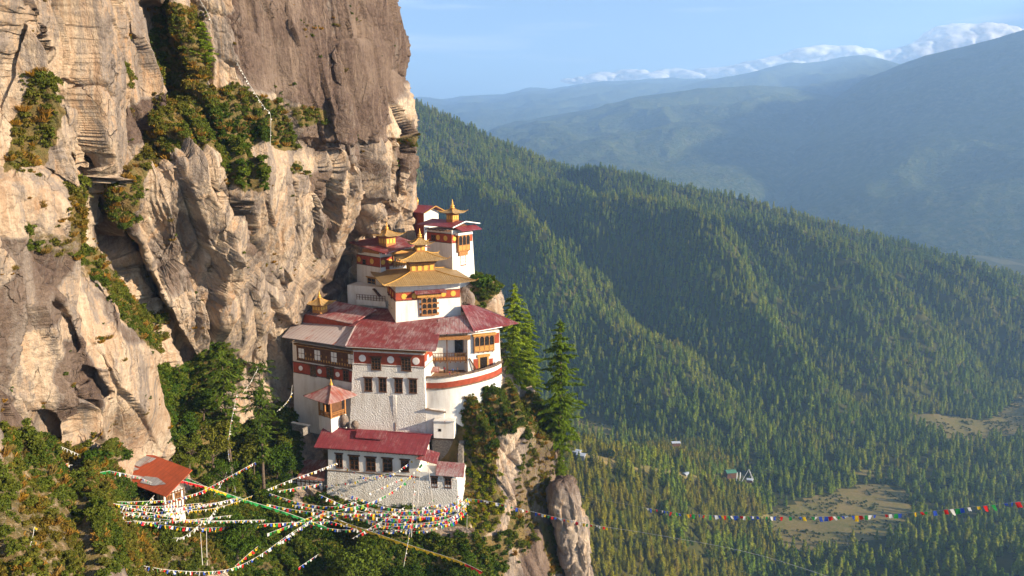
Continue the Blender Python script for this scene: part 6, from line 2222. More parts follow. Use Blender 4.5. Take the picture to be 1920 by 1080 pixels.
# ------------------------------------------------------------------ corner tower at the top right
def corner_tower():
    f = Facade(848, 480, 228.0, -40)
    root = building('corner_tower', f, 'tapering white corner tower at the top right with a hanging carved bay', 'temple')
    L = 11.0; D = f.turn(0, 0, 0, 90).xz(885.5, 470)[0]
    zt = f.xz(848, 432)[1]; zb = f.xz(848, 512)[1] - 5
    MB().hexa([(-L - .2, -.25, zb), (.35, -.25, zb), (.35, D + .9, zb), (-L - .2, D + .9, zb)], [(-L, 0, zt), (0, 0, zt), (0, D, zt), (-L, D, zt)]).build('wall', 'plaster', root, f)
    z1 = f.xz(848, 440)[1]; z0 = f.xz(848, 455.5)[1]
    band(root, f, -L - .05, .05, z0, z1, [f.xz(822, 443)[0], f.xz(836, 446)[0]], y=-.14, r=.82)
    r = R4(f, (809.5, 440, 817.5, 452)); window(root, f, r, (2, 2), y=-.2, lintel=False, sill=False)
    s = f.turn(0, 0, 0, 90)
    band(root, s, .0, D, z0, z1, [s.xz(851.5, 447.5)[0]], y=-.1, r=.75, top=False)
    r = R4(s, (860, 440, 881, 470), -1.0)
    arches(root, s, r, 3, y=-1.0, depth=1.1)
    MB().box(r[0] - .6, r[1] + .8, -1.5, .1, r[3] + .003, r[3] + .8).build('bay_cornice', 'white_trim', root, s)
    MB().box(r[0] + .6, r[1] - .6, -.7, .05, r[2] - 1.5, r[2] - .11).build('bay_foot', 'carved', root, s)
    r2 = R4(s, (862.5, 478, 872.5, 497)); window(root, s, r2, (2, 3), y=-.1, fm='band')
    # main gable roof
    e0 = f.pt(781.5, 418.5, -1.7); e1 = f.pt(848.8, 428.5, -1.7)
    e0.z = e1.z = (e0.z + e1.z) / 2
    r1 = f.pt(873, 414.7, D / 2); r0 = Vector((e0.x + .6, D / 2, r1.z))
    o1 = f.pt(901, 420.5, D + 2.4); o1.x = r1.x - .4; o1.z = e1.z + .3
    o0 = Vector((r0.x, o1.y, o1.z))
    rf = gable_plate(root, f, [e0, e1, r1, r0], 'red_roof_new', .18)
    gable_plate(root, f, [r0, r1, o1, o0], 'red_roof_new', .18, 'rear_roof')
    for a, b in ((e1, r1), (r1, o1)):
        MB().bar(a + Vector((.06, 0, -.08)), b + Vector((.06, 0, -.08)), .2, .3).build('bargeboard', 'white_trim', rf, f)
    MB().plate([Vector((.0, .3, zt)), Vector((.0, D - .3, zt)), Vector((.0, D / 2, r1.z - .4))], .2, (-1, 0, 0)).build('gable_wall', 'timber', root, f)
    b = MB()
    for k in range(7):
        x = -L + (L) * (k + .5) / 7; b.box(x - .15, x + .15, -1.5, .1, zt - .35, zt - .02)
    b.build('beam_end', 'timber', root, f)
    p = [s.pt(856, 434.5, -3.0), s.pt(888, 433, -3.0), s.pt(896, 429.5, -.2), s.pt(851, 428.5, -.2)]
    p = [Vector((1.2, -3.2, r[3] + 1.5)), Vector((D + 1.2, -3.2, r[3] + 1.5)), Vector((D + 1.6, 0, r[3] + 2.6)), Vector((.6, 0, r[3] + 2.6))]
    gable_plate(root, s, p, 'red_roof_new', .14, 'bay_roof')
    c = f.pt(838, 410, D / 2 - .6)
    lantern(root, f, -3.6, D / 2 - .5, r1.z - .15, 1.35, 2.3, 3.0, 1.35, 1.25)
    return root


corner_tower()


def rear_hall():
    f = Facade(795, 402, 246.0, -40)
    root = building('rear_hall', f, 'rearmost small hall with a red roof peeping out behind the cliff nose', 'temple')
    L = 10.0; D = 6.5
    zt = f.xz(795, 399)[1]; zb = zt - 14
    MB().box(-L, 0, 0, D, zb, zt).build('wall', 'band', root, f)
    s = f.turn(0, 0, 0, 90)
    MB().box(-.05, D + .05, -.06, .2, zb, zt + .2).build('white_wall', 'plaster', root, s)
    e0 = f.pt(764, 396.5, -1.4); e1 = f.pt(796, 399.5, -1.4); e0.z = e1.z = (e0.z + e1.z) / 2
    r1 = f.pt(817, 386, D / 2); r0 = Vector((e0.x - 2, D / 2, r1.z)); e0.x -= 2
    o1 = Vector((r1.x, D + 1.4, e1.z)); o0 = Vector((r0.x, D + 1.4, e1.z))
    rf = gable_plate(root, f, [e0, e1, r1, r0], 'red_roof_new', .16)
    gable_plate(root, f, [r0, r1, o1, o0], 'red_roof_new', .16, 'rear_roof')
    for a, b in ((e1, r1), (r1, o1)):
        MB().bar(a + Vector((.06, 0, -.05)), b + Vector((.06, 0, -.05)), .18, .26).build('bargeboard', 'gold_paint', rf, f)
    MB().plate([Vector((-.05, 0, zt)), Vector((-.05, D, zt)), Vector((-.05, D / 2, r1.z - .3))], .15, (-1, 0, 0)).build('gable_wall', 'plaster', root, f)
    MB().lathe([(.0, -.4), (.25, -.3), (.28, .2), (.34, .3), (.34, 1.5), (.2, 1.6), (.12, 2.2), (.0, 2.3)], (-6.5, D / 2, r1.z + .2), 10).build('finial', 'gilt', root, f, smooth=True)


rear_hall()


# ------------------------------------------------------------------ huts and walls beside the block
def small_huts():
    f = Facade(814, 812, 187.8, -6)
    root = building('hut', f, 'small whitewashed hut with a pale flat sheet roof beside the tall white block')
    x0 = f.xz(813, 800)[0]; x1 = f.xz(851, 800)[0]; zt = f.xz(832, 789)[1]; zb = f.xz(832, 812)[1] - 1.5
    MB().box(x0, x1, 0, 5, zb, zt).build('wall', 'plaster', root, f)
    r = R4(f, (822, 804, 827.5, 809)); MB().box(r[0], r[1], -.05, .1, r[2], r[3]).build('opening', 'pane', root, f)
    p = [f.pt(811, 789.5, -.5), f.pt(852, 790.5, -.5), f.pt(855.5, 783, 5.6), f.pt(812, 779.5, 5.6)]
    gable_plate(root, f, p, 'tin', .2)
    f = Facade(802, 780, 189.8, -4)
    root = building('hut', f, 'low stone hut with slate roof wedged behind the small whitewashed one')
    x0 = f.xz(798, 770)[0]; x1 = f.xz(833, 775)[0]; zt = f.xz(815, 768)[1]; zb = zt - 7
    MB().box(x0, x1, 0, 4, zb, zt).build('wall', 'plaster', root, f)
    p = [f.pt(797, 767, -.7), f.pt(836, 773, -.7), f.pt(836, 765, 4.5), f.pt(800, 759, 4.5)]
    gable_plate(root, f, p, 'slate', .25)
    # dark stone yard wall
    f = Facade(838, 838, 190.0, -6)
    root = building('stone_yard', f, 'dark stone yard wall with a rounded top behind the lean-to roof', 'wall')
    x0 = f.xz(808, 850)[0]; x1 = f.xz(869, 850)[0]; z1 = f.xz(838, 829)[1]; z0 = f.xz(838, 872)[1] - 3
    MB().box(x0, x1, 1.4, 2.2, z0, z1).build('rear_wall', 'stone', root, f)
    V = []
    b = MB()
    for k in range(8):
        ya, yb = -3 + k * .6, -3 + (k + 1) * .6
        zz = z1 - .9 + 1.6 * math.sin(math.pi * (k + .5) / 8)
        b.box(x1 - .9, x1 + .3, ya, yb - .02, z0, zz)
    b.build('side_wall', 'stone', root, f)
    MB().box(x0, x1 - .9, 1.2, 2.4, z1 + .003, z1 + .25).build('coping', 'slate', root, f)
    f = Facade(863, 862, 188.5, -6)
    root = building('chimney', f, 'short pale stone chimney standing by the right end of the lean-to roof', 'chimney')
    MB().box(-.7, .7, -.7, .7, -3, 1.3).build('shaft', 'stone', root, f)
    MB().box(-.9, .9, -.9, .9, 1.303, 1.55).build('cap', 'slate', root, f)
    MB().box(-.6, .6, -.6, .6, 1.553, 1.95).build('pot', 'plaster', root, f)
    # low garden parapet at the left
    f = Facade(566, 800, 193.5, -25)
    root = building('garden_wall', f, 'low angled parapet with stone coping left of the corner pavilion', 'wall')
    MB().box(-3.4, 1.8, 0, .5, -1.5, .5).build('wall', 'stone', root, f)
    MB().box(1.8, 2.3, -2.2, .5, -1.5, .5).build('return_wall', 'stone', root, f)
    MB().box(-3.6, 2.5, -.15, .65, .503, .75).build('coping', 'plaster', root, f)
    # retaining wall of the garden terrace
    f = Facade(800, 1004, 173.0, 2)
    root = building('retaining_wall', f, 'low brown stone retaining wall along the edge of the flag garden', 'wall')
    x0 = f.xz(738, 1000)[0]; x1 = f.xz(889, 1000)[0]
    MB().box(x0, x1, 0, 1.0, -4.0, .9).build('wall', 'earth', root, f)
    MB().box(x0, x1, -.15, 1.1, .903, 1.15).build('coping', 'slate', root, f)
    for u, v, d, r, s, st, lb in ((665, 797, 190.8, 1.05, 3, (1, 1, 1.2), 'orange brown boulder at the left foot of the tall white block'),
                                  (645, 790, 192.0, 1.15, 8, (1, 1, 1.5), 'dark upright boulder between the pavilion and the tall white block'),
                                  (868, 562, 216, 3.4, 12, (1.1, 1, 1.1), 'grey boulder behind the right corner of the golden temple')):
        o = link('boulder', rock_mesh('boulder', r, s, 4, st), None, Matrix.Translation(W(u, v, d)))
        tag(o, lb, 'boulder')


small_huts()


def left_hut():
    f = Facade(311, 985, 139.0, 0)
    # the corner nearest to the viewer is the front right one
    f = Facade(309, 965, 131.5, -42)
    root = building('hut', f, 'white hut with a patched orange and grey sheet roof at the lower left', 'building')
    s = f.turn(0, 0, 0, 90)
    L = -f.xz(266, 940)[0]; D = s.xz(345, 935)[0]
    zt = f.xz(309, 930)[1]; zb = f.xz(309, 990)[1] - 3
    MB().box(-L, 0, 0, D, zb, zt).build('wall', 'plaster', root, f)
    # timber framing on both visible faces
    for fc, a, b_ in ((f, -L, 0.0), (s, 0.0, D)):
        z0 = fc.xz(300 if fc is f else 325, 966)[1]
        b = MB(); h = zt - 0.2 - z0
        zlo = zt - 3.6
        for z in (zlo, zlo + 1.5, zt - .25): b.box(a, b_, -.08, .05, z - .11, z + .11)
        n = 7
        for i in range(n + 1):
            x = a + (b_ - a) * i / n; b.box(x - .09, x + .09, -.09, .04, zlo, zt)
        b.build('timber_frame', 'timber', root, fc)
    for a in (.18, .58):
        x = D * a; window(root, s, (x, x + D * .24, zt - 2.2, zt - .45), (3, 2), y=-.05, fm='carved', lintel=False, sill=False)
    MB().box(-L * .72, -L * .3, -.06, .06, zt - 3.4, zt - .6).build('dark_bay', 'pane', root, f)
    # one broad sheet roof, low pitch, falling to the front left
    e = 0.9
    rp = [f.pt(260, 914, -1.1), f.pt(311.5, 931.5, -1.1), f.pt(360.5, 881, D + 1.0), f.pt(289, 853.5, D + 1.0)]
    zl = (rp[0].z + rp[1].z) / 2
    rp[0].z = rp[1].z = zl
    zh = (rp[2].z + rp[3].z) / 2; rp[2].z = rp[3].z = zh
    nrm = (rp[1] - rp[0]).cross(rp[3] - rp[0]).normalized()
    on, nw_ = f.M @ rp[0], f.M.to_3x3() @ nrm
    outline = []
    for u, v in ((198, 871), (225, 882), (228, 897), (262, 913), (311.5, 931.5), (360.5, 881), (289, 853.5), (262, 852)):
        r = ray(u, v); outline.append(f.Mi @ (r * (on.dot(nw_) / r.dot(nw_))))
    rf = gable_plate(root, f, outline, 'orange_roof', .14)
    # grey sheets laid over the left side
    def sheet(pxs, mat, lift):
        P = []
        n = (rp[1] - rp[0]).cross(rp[3] - rp[0]).normalized()
        if n.z < 0: n = -n
        o = f.M @ rp[0]; nw = f.M.to_3x3() @ n
        for u, v in pxs:
            r = ray(u, v); q = r * (o.dot(nw) / r.dot(nw)); P.append(f.Mi @ q + n * lift)
        MB().plate(P, .03).build('tin_sheet', mat, rf, f)
    sheet([(263, 905), (288, 911), (312, 908), (296, 896), (272, 893)], 'tin', .08)
    sheet([(258, 851), (293, 860), (280, 868), (248, 858)], 'tin', .09)
    sheet([(226, 862), (240, 856), (278, 868), (262, 876)], 'tin', .12)
    sheet([(197, 871), (228, 866), (262, 880), (250, 884), (225, 881)], 'tin', .15)
    sheet([(222, 890), (262, 893), (274, 896), (262, 899), (230, 896)], 'tin', .18)
    MB().box(-L - 5.5, -L - .02, 2.5, D, zb, zt - .4).build('side_room', 'timber', root, f)


left_hut()

# ------------------------------------------------------------------ far buildings on the valley side
def far_hut(u, v, d, w, dp, h, rz, wall, roof, label, cat_='hut'):
    w *= .75; dp *= .8; h *= .7
    f = Facade(u, v, d, rz)
    root = building('valley_hut', f, label, cat_, None)
    MB().box(-w / 2, w / 2, 0, dp, -2.5, h).build('wall', wall, root, f)
    a = Vector((-w / 2 - .8, -1, h)); b = Vector((w / 2 + .8, -1, h)); c = Vector((w / 2 + .8, dp / 2, h + dp * .22)); d_ = Vector((-w / 2 - .8, dp / 2, h + dp * .22))
    gable_plate(root, f, [a, b, c, d_], roof, .25)
    gable_plate(root, f, [d_, c, Vector((b.x, dp + 1, h)), Vector((a.x, dp + 1, h))], roof, .25, 'rear_roof')


M['weathered'] = mat_plain('weathered_boards', (0.34, 0.31, 0.28), 0.9, 0.25, 0.8)
M['pale_roof'] = mat_plain('pale_sheet_roof', (0.40, 0.42, 0.46), 0.5, 0.12, 0.5)
far_hut(1076, 851, 800, 16, 9, 4, -30, 'weathered', 'pale_roof', 'long pale roofed house half hidden behind the small young conifer, upper of the pair')
far_hut(1088, 858, 790, 12, 8, 4, -25, 'weathered', 'pale_roof', 'pale roofed house half hidden behind the small young conifer, lower of the pair')
far_hut(1290, 893, 890, 9, 7, 4, 35, 'weathered', 'pale_roof', 'white hut with a bright roof alone on the ridge of the low spur')
far_hut(1268, 834, 1060, 16, 8, 4, 5, 'timber', 'pale_roof', 'grey roofed hut among the conifers above the spur')
far_hut(1896, 800, 1460, 14, 9, 5, 20, 'weathered', 'pale_roof', 'small house on the bare field at the right edge')
M['green_roof'] = mat_plain('green_sheet_roof', (0.06, 0.17, 0.10), 0.6, 0.25, 0.5)
far_hut(1372, 894, 925, 17, 12, 8, 10, 'timber', 'green_roof', 'open hall with a green roof by the tripod of flag poles', 'pavilion')
far_hut(1406, 902, 920, 9, 6, 2.2, -15, 'timber', 'pale_roof', 'low grey roofed shed right of the green roofed hall')
f_ = Facade(1403, 900, 915, 0)
b_ = MB()
for dx, dy in ((-9, -2), (5, -4), (8, 3)):
    b_.tube([(dx, dy, -1), (0, 0, 15)], [.28, .16], 6)
tag(b_.build('flagpole_tripod', 'white_trim', None, f_), 'tripod of tall white poles beside the green roofed hall', 'flagpole')
for du, lb in ((1381, 'white flagpole in front of the green roofed hall, left of the pair'), (1387, 'white flagpole in front of the green roofed hall, right of the pair')):
    f_ = Facade(du, 900, 915, 0)
    tag(MB().tube([(0, 0, -1), (0, 0, 11)], [.22, .14], 6).box(0.1, 0.9, -.05, .05, 2, 10.5).build('banner_pole', 'white_trim', None, f_), lb, 'flagpole')

# ================================================================== PEOPLE IN THE COURT
M['skin'] = mat_plain('skin', (0.36, 0.19, 0.12), 0.6, 0.1, 4.0)
M['hair'] = mat_plain('black_hair', (0.02, 0.017, 0.015), 0.6, 0.1, 4.0)


def person(P, face, shirt, trousers, label, h=1.68, arm=(0.1, 0.1), stride=0.12):
    """standing figure grown from one skeleton, with clothes and hair as its parts"""
    k = h / 1.7
    root = empty('person', Matrix.Translation(P) @ Matrix.Rotation(face, 4, 'Z'), label, 'person')
    J = {'pel': (0, 0, .93), 'bel': (0, 0, 1.08), 'che': (0, -.01, 1.28), 'neck': (0, -.01, 1.45), 'hd0': (0, -.02, 1.52), 'hd1': (0, -.03, 1.63), 'hd2': (0, -.01, 1.70)}
    E = [('pel', 'bel'), ('bel', 'che'), ('che', 'neck'), ('neck', 'hd0'), ('hd0', 'hd1'), ('hd1', 'hd2')]
    Rr = {'pel': (.15, .11), 'bel': (.135, .10), 'che': (.16, .11), 'neck': (.055, .055), 'hd0': (.075, .085), 'hd1': (.085, .10), 'hd2': (.06, .075)}
    for sgn, s_, a in ((-1, 'l', arm[0]), (1, 'r', arm[1])):
        st = stride * sgn
        J.update({'hip' + s_: (.09 * sgn, 0, .88), 'kn' + s_: (.10 * sgn, -.03 - st * .5, .48), 'an' + s_: (.10 * sgn, .02 - st, .08), 'to' + s_: (.12 * sgn, -.14 - st, .03),
                  'sh' + s_: (.19 * sgn, 0, 1.40), 'el' + s_: (.25 * sgn, -.02 - a * .3, 1.12), 'wr' + s_: (.26 * sgn, -.08 - a * .6, .90 + a * .25), 'hn' + s_: (.26 * sgn, -.12 - a * .75, .80 + a * .3)})
        E += [('pel', 'hip' + s_), ('hip' + s_, 'kn' + s_), ('kn' + s_, 'an' + s_), ('an' + s_, 'to' + s_), ('che', 'sh' + s_), ('sh' + s_, 'el' + s_), ('el' + s_, 'wr' + s_), ('wr' + s_, 'hn' + s_)]
        Rr.update({'hip' + s_: (.085, .09), 'kn' + s_: (.06, .06), 'an' + s_: (.042, .045), 'to' + s_: (.035, .03), 'sh' + s_: (.06, .06), 'el' + s_: (.045, .045), 'wr' + s_: (.032, .032), 'hn' + s_: (.03, .04)})
    keys = list(J)
    me = bpy.data.meshes.new('body')
    me.from_pydata([tuple(c * k for c in J[q]) for q in keys], [(keys.index(a), keys.index(b)) for a, b in E], [])
    o = link('body', me, root)
    sk = o.modifiers.new('skin', 'SKIN'); ss = o.modifiers.new('soft', 'SUBSURF'); ss.levels = ss.render_levels = 1
    for i, q in enumerate(keys):
        o.data.skin_vertices[0].data[i].radius = tuple(x * k for x in Rr[q])
    o.data.skin_vertices[0].data[0].use_root = True
    me.materials.append(M['skin'])
    # clothes: loose shells round the torso and legs
    t = MB().lathe([(.001, .84), (.165, .86), (.17, 1.05), (.185, 1.30), (.17, 1.42), (.07, 1.47), (.001, 1.47)], (0, 0, 0), 14)
    for sgn, a in ((-1, arm[0]), (1, arm[1])):
        t.tube([(.17 * sgn, 0, 1.41), (.245 * sgn, -.02 - a * .3, 1.13), (.258 * sgn, -.07 - a * .55, .93 + a * .24)], [.085, .065, .05], 8)
    t.V = [(x * k, y * .74 * k if abs(x) < .19 else y * k, z * k) for x, y, z in t.V]
    t.build('jacket', shirt, root, None, smooth=True)
    t = MB()
    for sgn in (-1, 1):
        st = stride * sgn
        t.tube([(.075 * sgn, 0, .93), (.10 * sgn, -.03 - st * .5, .48), (.10 * sgn, .015 - st, .09)], [.115, .082, .062], 9)
    t.V = [(x * k, y * k, z * k) for x, y, z in t.V]
    t.build('trousers', trousers, root, None, smooth=True)
    t = MB().lathe([(.001, 1.755), (.06, 1.745), (.098, 1.70), (.108, 1.64), (.09, 1.585), (.001, 1.60)], (0, .018, 0), 12)
    t.V = [(x * k, y * k, z * k) for x, y, z in t.V]
    t.build('hair', 'hair', root, None, smooth=True)
    return root


M['cloth_red'] = mat_plain('maroon_cloth', (0.30, 0.02, 0.03), 0.9, 0.15, 5.0)
M['cloth_blue'] = mat_plain('blue_cloth', (0.03, 0.06, 0.22), 0.9, 0.15, 5.0)
M['cloth_dark'] = mat_plain('dark_cloth', (0.03, 0.028, 0.03), 0.9, 0.15, 5.0)
M['cloth_tan'] = mat_plain('tan_cloth', (0.30, 0.17, 0.10), 0.9, 0.15, 5.0)


def in_court(u, v):
    r = ray(u, v); t = COURT_Z / r.z
    return r * t


for (u, v, fz, sh, tr_, lb, h) in ((833, 698.5, 2.6, 'cloth_red', 'cloth_dark', 'person in a maroon jacket standing at the left of the upper court', 1.7),
                                   (849.5, 700.5, -1.4, 'cloth_blue', 'cloth_dark', 'person in a blue jacket holding out an arm in the upper court', 1.7),
                                   (857.5, 699.5, 1.9, 'cloth_tan', 'cloth_dark', 'person in a tan top leaning by the white wall of the upper court', 1.7),
                                   (843, 703.5, .2, 'cloth_red', 'cloth_blue', 'small person in red at the parapet of the upper court', 1.15)):
    person(in_court(u, v), fz, sh, tr_, lb, h, (0.1, 0.75) if 'arm' in lb else (0.1, 0.2))

# ================================================================== PRAYER FLAGS
FLAG_ME = {}
for key in FLAGC:
    for k in range(3):
        g = np.random.default_rng(300 + k)
        nx, nz = 4, 4
        V = []
        for j in range(nz + 1):
            for i in range(nx + 1):
                x = (i / nx - .5) * 0.86; z = -j / nz
                V.append((x + .10 * (j / nz) * math.sin(k * 2.1), .16 * (j / nz) * math.sin(3.1 * i / nx + k * 1.9) + .22 * (j / nz) ** 2 * math.cos(k * 2.3), z * (1 - .10 * abs(math.sin(k + i)))))
        FLAG_ME[key, k] = np_mesh('flag_%s_%d' % (key, k), np.array(V), grid_faces(nz + 1, nx + 1), M['flag_' + key], True)
        V = np.array([(-.38, 0, 0), (.38, 0, 0), (.02 + .1 * k, .12 * (k - 1), -1.0)])
        FLAG_ME[key, k, 'p'] = np_mesh('pennant_%s_%d' % (key, k), V, np.array([(0, 1, 2)]), M['flag_' + key])


def spline(pts, n):
    P = np.array([W(*p) for p in pts])
    if len(P) == 2: P = np.stack([P[0], (P[0] + P[1]) / 2 - np.array([0, 0, .04 * np.linalg.norm(P[1] - P[0])]), P[1]])
    P = np.concatenate([2 * P[:1] - P[1:2], P, 2 * P[-1:] - P[-2:-1]])
    out = []
    m = len(P) - 3
    for s in np.linspace(0, m, n):
        k = min(int(s), m - 1); t = s - k
        a, b, c, d = P[k:k + 4]
        out.append(.5 * ((2 * b) + (-a + c) * t + (2 * a - 5 * b + 4 * c - d) * t ** 2 + (-a + 3 * b - 3 * c + d) * t ** 3))
    out = np.array(out)
    L = np.r_[0, np.cumsum(np.linalg.norm(np.diff(out, axis=0), axis=1))]
    return out, L


def flags(pts, pattern, label, size=0.85, gap=1.05, pennant=False, bare=(0, 0), cordr=0.035, seed=0, skip=0.05):
    g = np.random.default_rng(1000 + int(pts[0][0] * 7 + pts[0][1]) + seed)
    C, L = spline(pts, 160)
    if cordr > 0.03: size *= 0.85; gap *= 0.78
    root = empty('prayer_flag_line', Matrix.Translation(C[0]), label, 'prayer flags', 'strings of prayer flags across the gully')
    q = tube_np(C[::2] - C[0], np.full(80, cordr), 5)
    link('cord', np_mesh('cord', q[0], q[1], M['cord'], True), root)
    a, b = bare[0], L[-1] - bare[1]
    n = int((b - a) / gap)
    if n > 98: gap = (b - a) / 98; n = 98
    for k in range(n):
        if g.random() < skip: continue
        s = a + (k + .5 + g.uniform(-.25, .25)) * gap
        p = np.array([np.interp(s, L, C[:, i]) for i in range(3)])
        t = np.array([np.interp(s + .3, L, C[:, i]) - np.interp(s - .3, L, C[:, i]) for i in range(3)])
        if isinstance(pattern, str): key = pattern[k % len(pattern)]
        m = int(g.integers(0, 3))
        me = FLAG_ME[(key, m, 'p')] if pennant else FLAG_ME[key, m]
        yaw = math.atan2(t[1], t[0]); pit = math.asin(max(-1, min(1, t[2] / (np.linalg.norm(t) + 1e-9))))
        sz = size * g.uniform(.65, 1.2)
        X = Matrix.Translation(p - C[0]) @ Matrix.Rotation(yaw + g.normal(0, .28), 4, 'Z') @ Matrix.Rotation(-pit * .9, 4, 'Y') @ Matrix.Rotation(g.uniform(-.7, .5), 4, 'X') @ Matrix.Diagonal((sz * min(1.0, gap / .95), sz, sz * g.uniform(.85, 1.1), 1))
        link('flag', me, root, X)
    return root


def cloth_line(pts, segs, label, w=0.8):
    """long uncut cloth tied along a rope; segs: (share of the length, colour)"""
    C, L = spline(pts, 200)
    root = empty('prayer_cloth_line', Matrix.Translation(C[0]), label, 'prayer flags', 'strings of prayer flags across the gully')
    q = tube_np(C[::2] - C[0], np.full(100, .035), 5)
    link('cord', np_mesh('cord', q[0], q[1], M['cord'], True), root)
    a = 0.0
    g = np.random.default_rng(int(pts[0][0]))
    for share, key in segs:
        b = min(1.0, a + share)
        i0, i1 = int(a * 199), max(int(a * 199) + 2, int(b * 199))
        P = C[i0:i1 + 1] - C[0]
        n = len(P)
        ww = w * (.75 + .35 * np.sin(np.arange(n) * .9 + g.uniform(0, 6)) * .6)
        T = unit(np.gradient(P, axis=0)); S = unit(np.cross(T, np.array([[0, 0, 1.0]])))
        sw = np.sin(np.arange(n) * .55 + 1) * .35
        low = P + np.array([0, 0, -1.0]) * ww[:, None] + S * (sw * w)[:, None]
        mid_ = (P + low) / 2 + S * (.12 * np.cos(np.arange(n) * 1.3))[:, None]
        V = np.stack([P, mid_, low])
        link('banner_cloth', np_mesh('banner_cloth', V.reshape(-1, 3), grid_faces(3, n), M['flag_' + key], True), root)
        a = b
    return root


MIX = 'bwrgy'
flags([(52, 803, 99), (95, 828, 106), (150, 853, 112)], 'w', 'short string of small white pennants high on the left slope below the grey wall', .6, .75, True)
flags([(11, 876, 92), (45, 897, 95), (80, 901, 98), (131, 909, 104)], 'w', 'white pennant string sagging across the left slope from the photo edge', .7, 1.3, True)
flags([(-5, 932, 88), (40, 910, 93), (101, 874, 103)], MIX, 'short bright string slanting up the left slope, crossing white pennants', .55, .7)
flags([(110, 869, 104), (136, 872, 106)], 'wbgw', 'tiny scrap of coloured flags at the top of the left slope', .55, .7)
cloth_line([(133, 902, 106), (172, 889, 110), (207, 882, 116)], [(.5, 'r'), (.5, 'g')], 'red then green cloth line on the slope left of the orange roofed hut', .55)
flags([(207, 883, 116), (255, 893, 124), (285, 905, 128)], 'wbwrgw', 'flags draped over the grey sheets of the orange roofed hut', .55, .75)
flags([(165, 922, 112), (195, 934, 115), (230, 941, 118), (312, 938, 128)], 'lllggwwywr', 'lime green string turning white in front of the lower left hut', .6, .75)
flags([(162, 944, 111), (207, 951, 115), (270, 953, 121), (335, 952, 129), (400, 943, 137), (452, 934, 146)], 'wwpwrwbwyw', 'mostly white string running level past the lower left hut to the pine', .7, .85)
flags([(178, 961, 111), (225, 969, 115), (262, 955, 121), (290, 928, 128)], 'wbryw', 'coloured string rising to the front corner of the lower left hut', .55, .75)
flags([(200, 972, 112), (262, 977, 118), (310, 985, 124), (375, 990, 132), (440, 987, 142), (520, 981, 150), (622, 978, 163)], 'rwbyg', 'long bold five coloured string passing below the lower left hut', .85, 1.0)
flags([(322, 1009, 123), (345, 1006, 126), (370, 987, 131), (395, 968, 137), (412, 940, 143)], 'w', 'white string curling steeply up right of the lower left hut', .8, .9)
flags([(305, 942, 126), (350, 930, 134), (390, 915, 141), (480, 866, 165)], 'rwrbwryw', 'string from the lower left hut up to the leaning pine', .65, .85)
flags([(317, 963, 127), (360, 958, 133), (415, 950, 141), (475, 929, 152)], 'yyyyyyyw', 'yellow pennant string between the lower left hut and the pines', .75, .9, True)
cloth_line([(285, 887, 139), (342, 901, 142), (395, 915, 146), (475, 942, 152)], [(.32, 'r'), (.28, 'r'), (.2, 'y'), (.2, 'g')], 'dark red cloth line over the orange roof, ending in yellow and green', .7)
cloth_line([(350, 896, 150), (420, 925, 150), (520, 955, 154), (612, 988, 160)], [(.3, 'g'), (.3, 'g'), (.4, 'g')], 'long dark green cloth line falling to the dark hollow', .75)
flags([(500, 918, 160), (545, 900, 165), (595, 882, 172), (632, 868, 182)], 'wwywwrwb', 'white and yellow string ending at the left window of the lowest lodge', .75, .9)
flags([(520, 921, 160), (560, 914, 166), (605, 906, 176)], MIX, 'string to the door of the small timber framed annex', .75, .85)
flags([(500, 1001, 150), (545, 984, 154), (582, 970, 158), (640, 955, 162), (695, 942, 166), (745, 915, 172), (770, 892, 176), (792, 868, 181)], 'wgglyrgwby', 'thick green and white string rising to the porch of the lowest lodge', .95, .9)
flags([(607, 911, 180), (670, 902, 178), (732, 890, 178), (760, 873, 180), (784, 854, 183)], 'wrwbwygw', 'pale string in front of the lodge windows up to its eave', .75, .85)
flags([(642, 872, 182), (664, 885, 179), (690, 895, 178), (737, 885, 179)], 'gbryw', 'sagging string under the left windows of the lowest lodge', .7, .85)
flags([(692, 925, 172), (745, 901, 175), (778, 888, 178)], 'wywwr', 'short string across the rough lower wall of the lodge', .7, .95)
flags([(610, 910, 178), (645, 928, 173), (690, 941, 170)], 'rwbgyw', 'string sagging from the annex door to the garden', .75, .85)
flags([(505, 925, 162), (560, 942, 163), (620, 950, 164), (672, 940, 168)], MIX, 'upper one of the two sagging strings left of the flag garden', .85, .85)
flags([(500, 945, 158), (560, 957, 160), (640, 965, 162), (700, 962, 165)], 'ywrbg', 'lower one of the two sagging strings left of the flag garden', .85, .85)
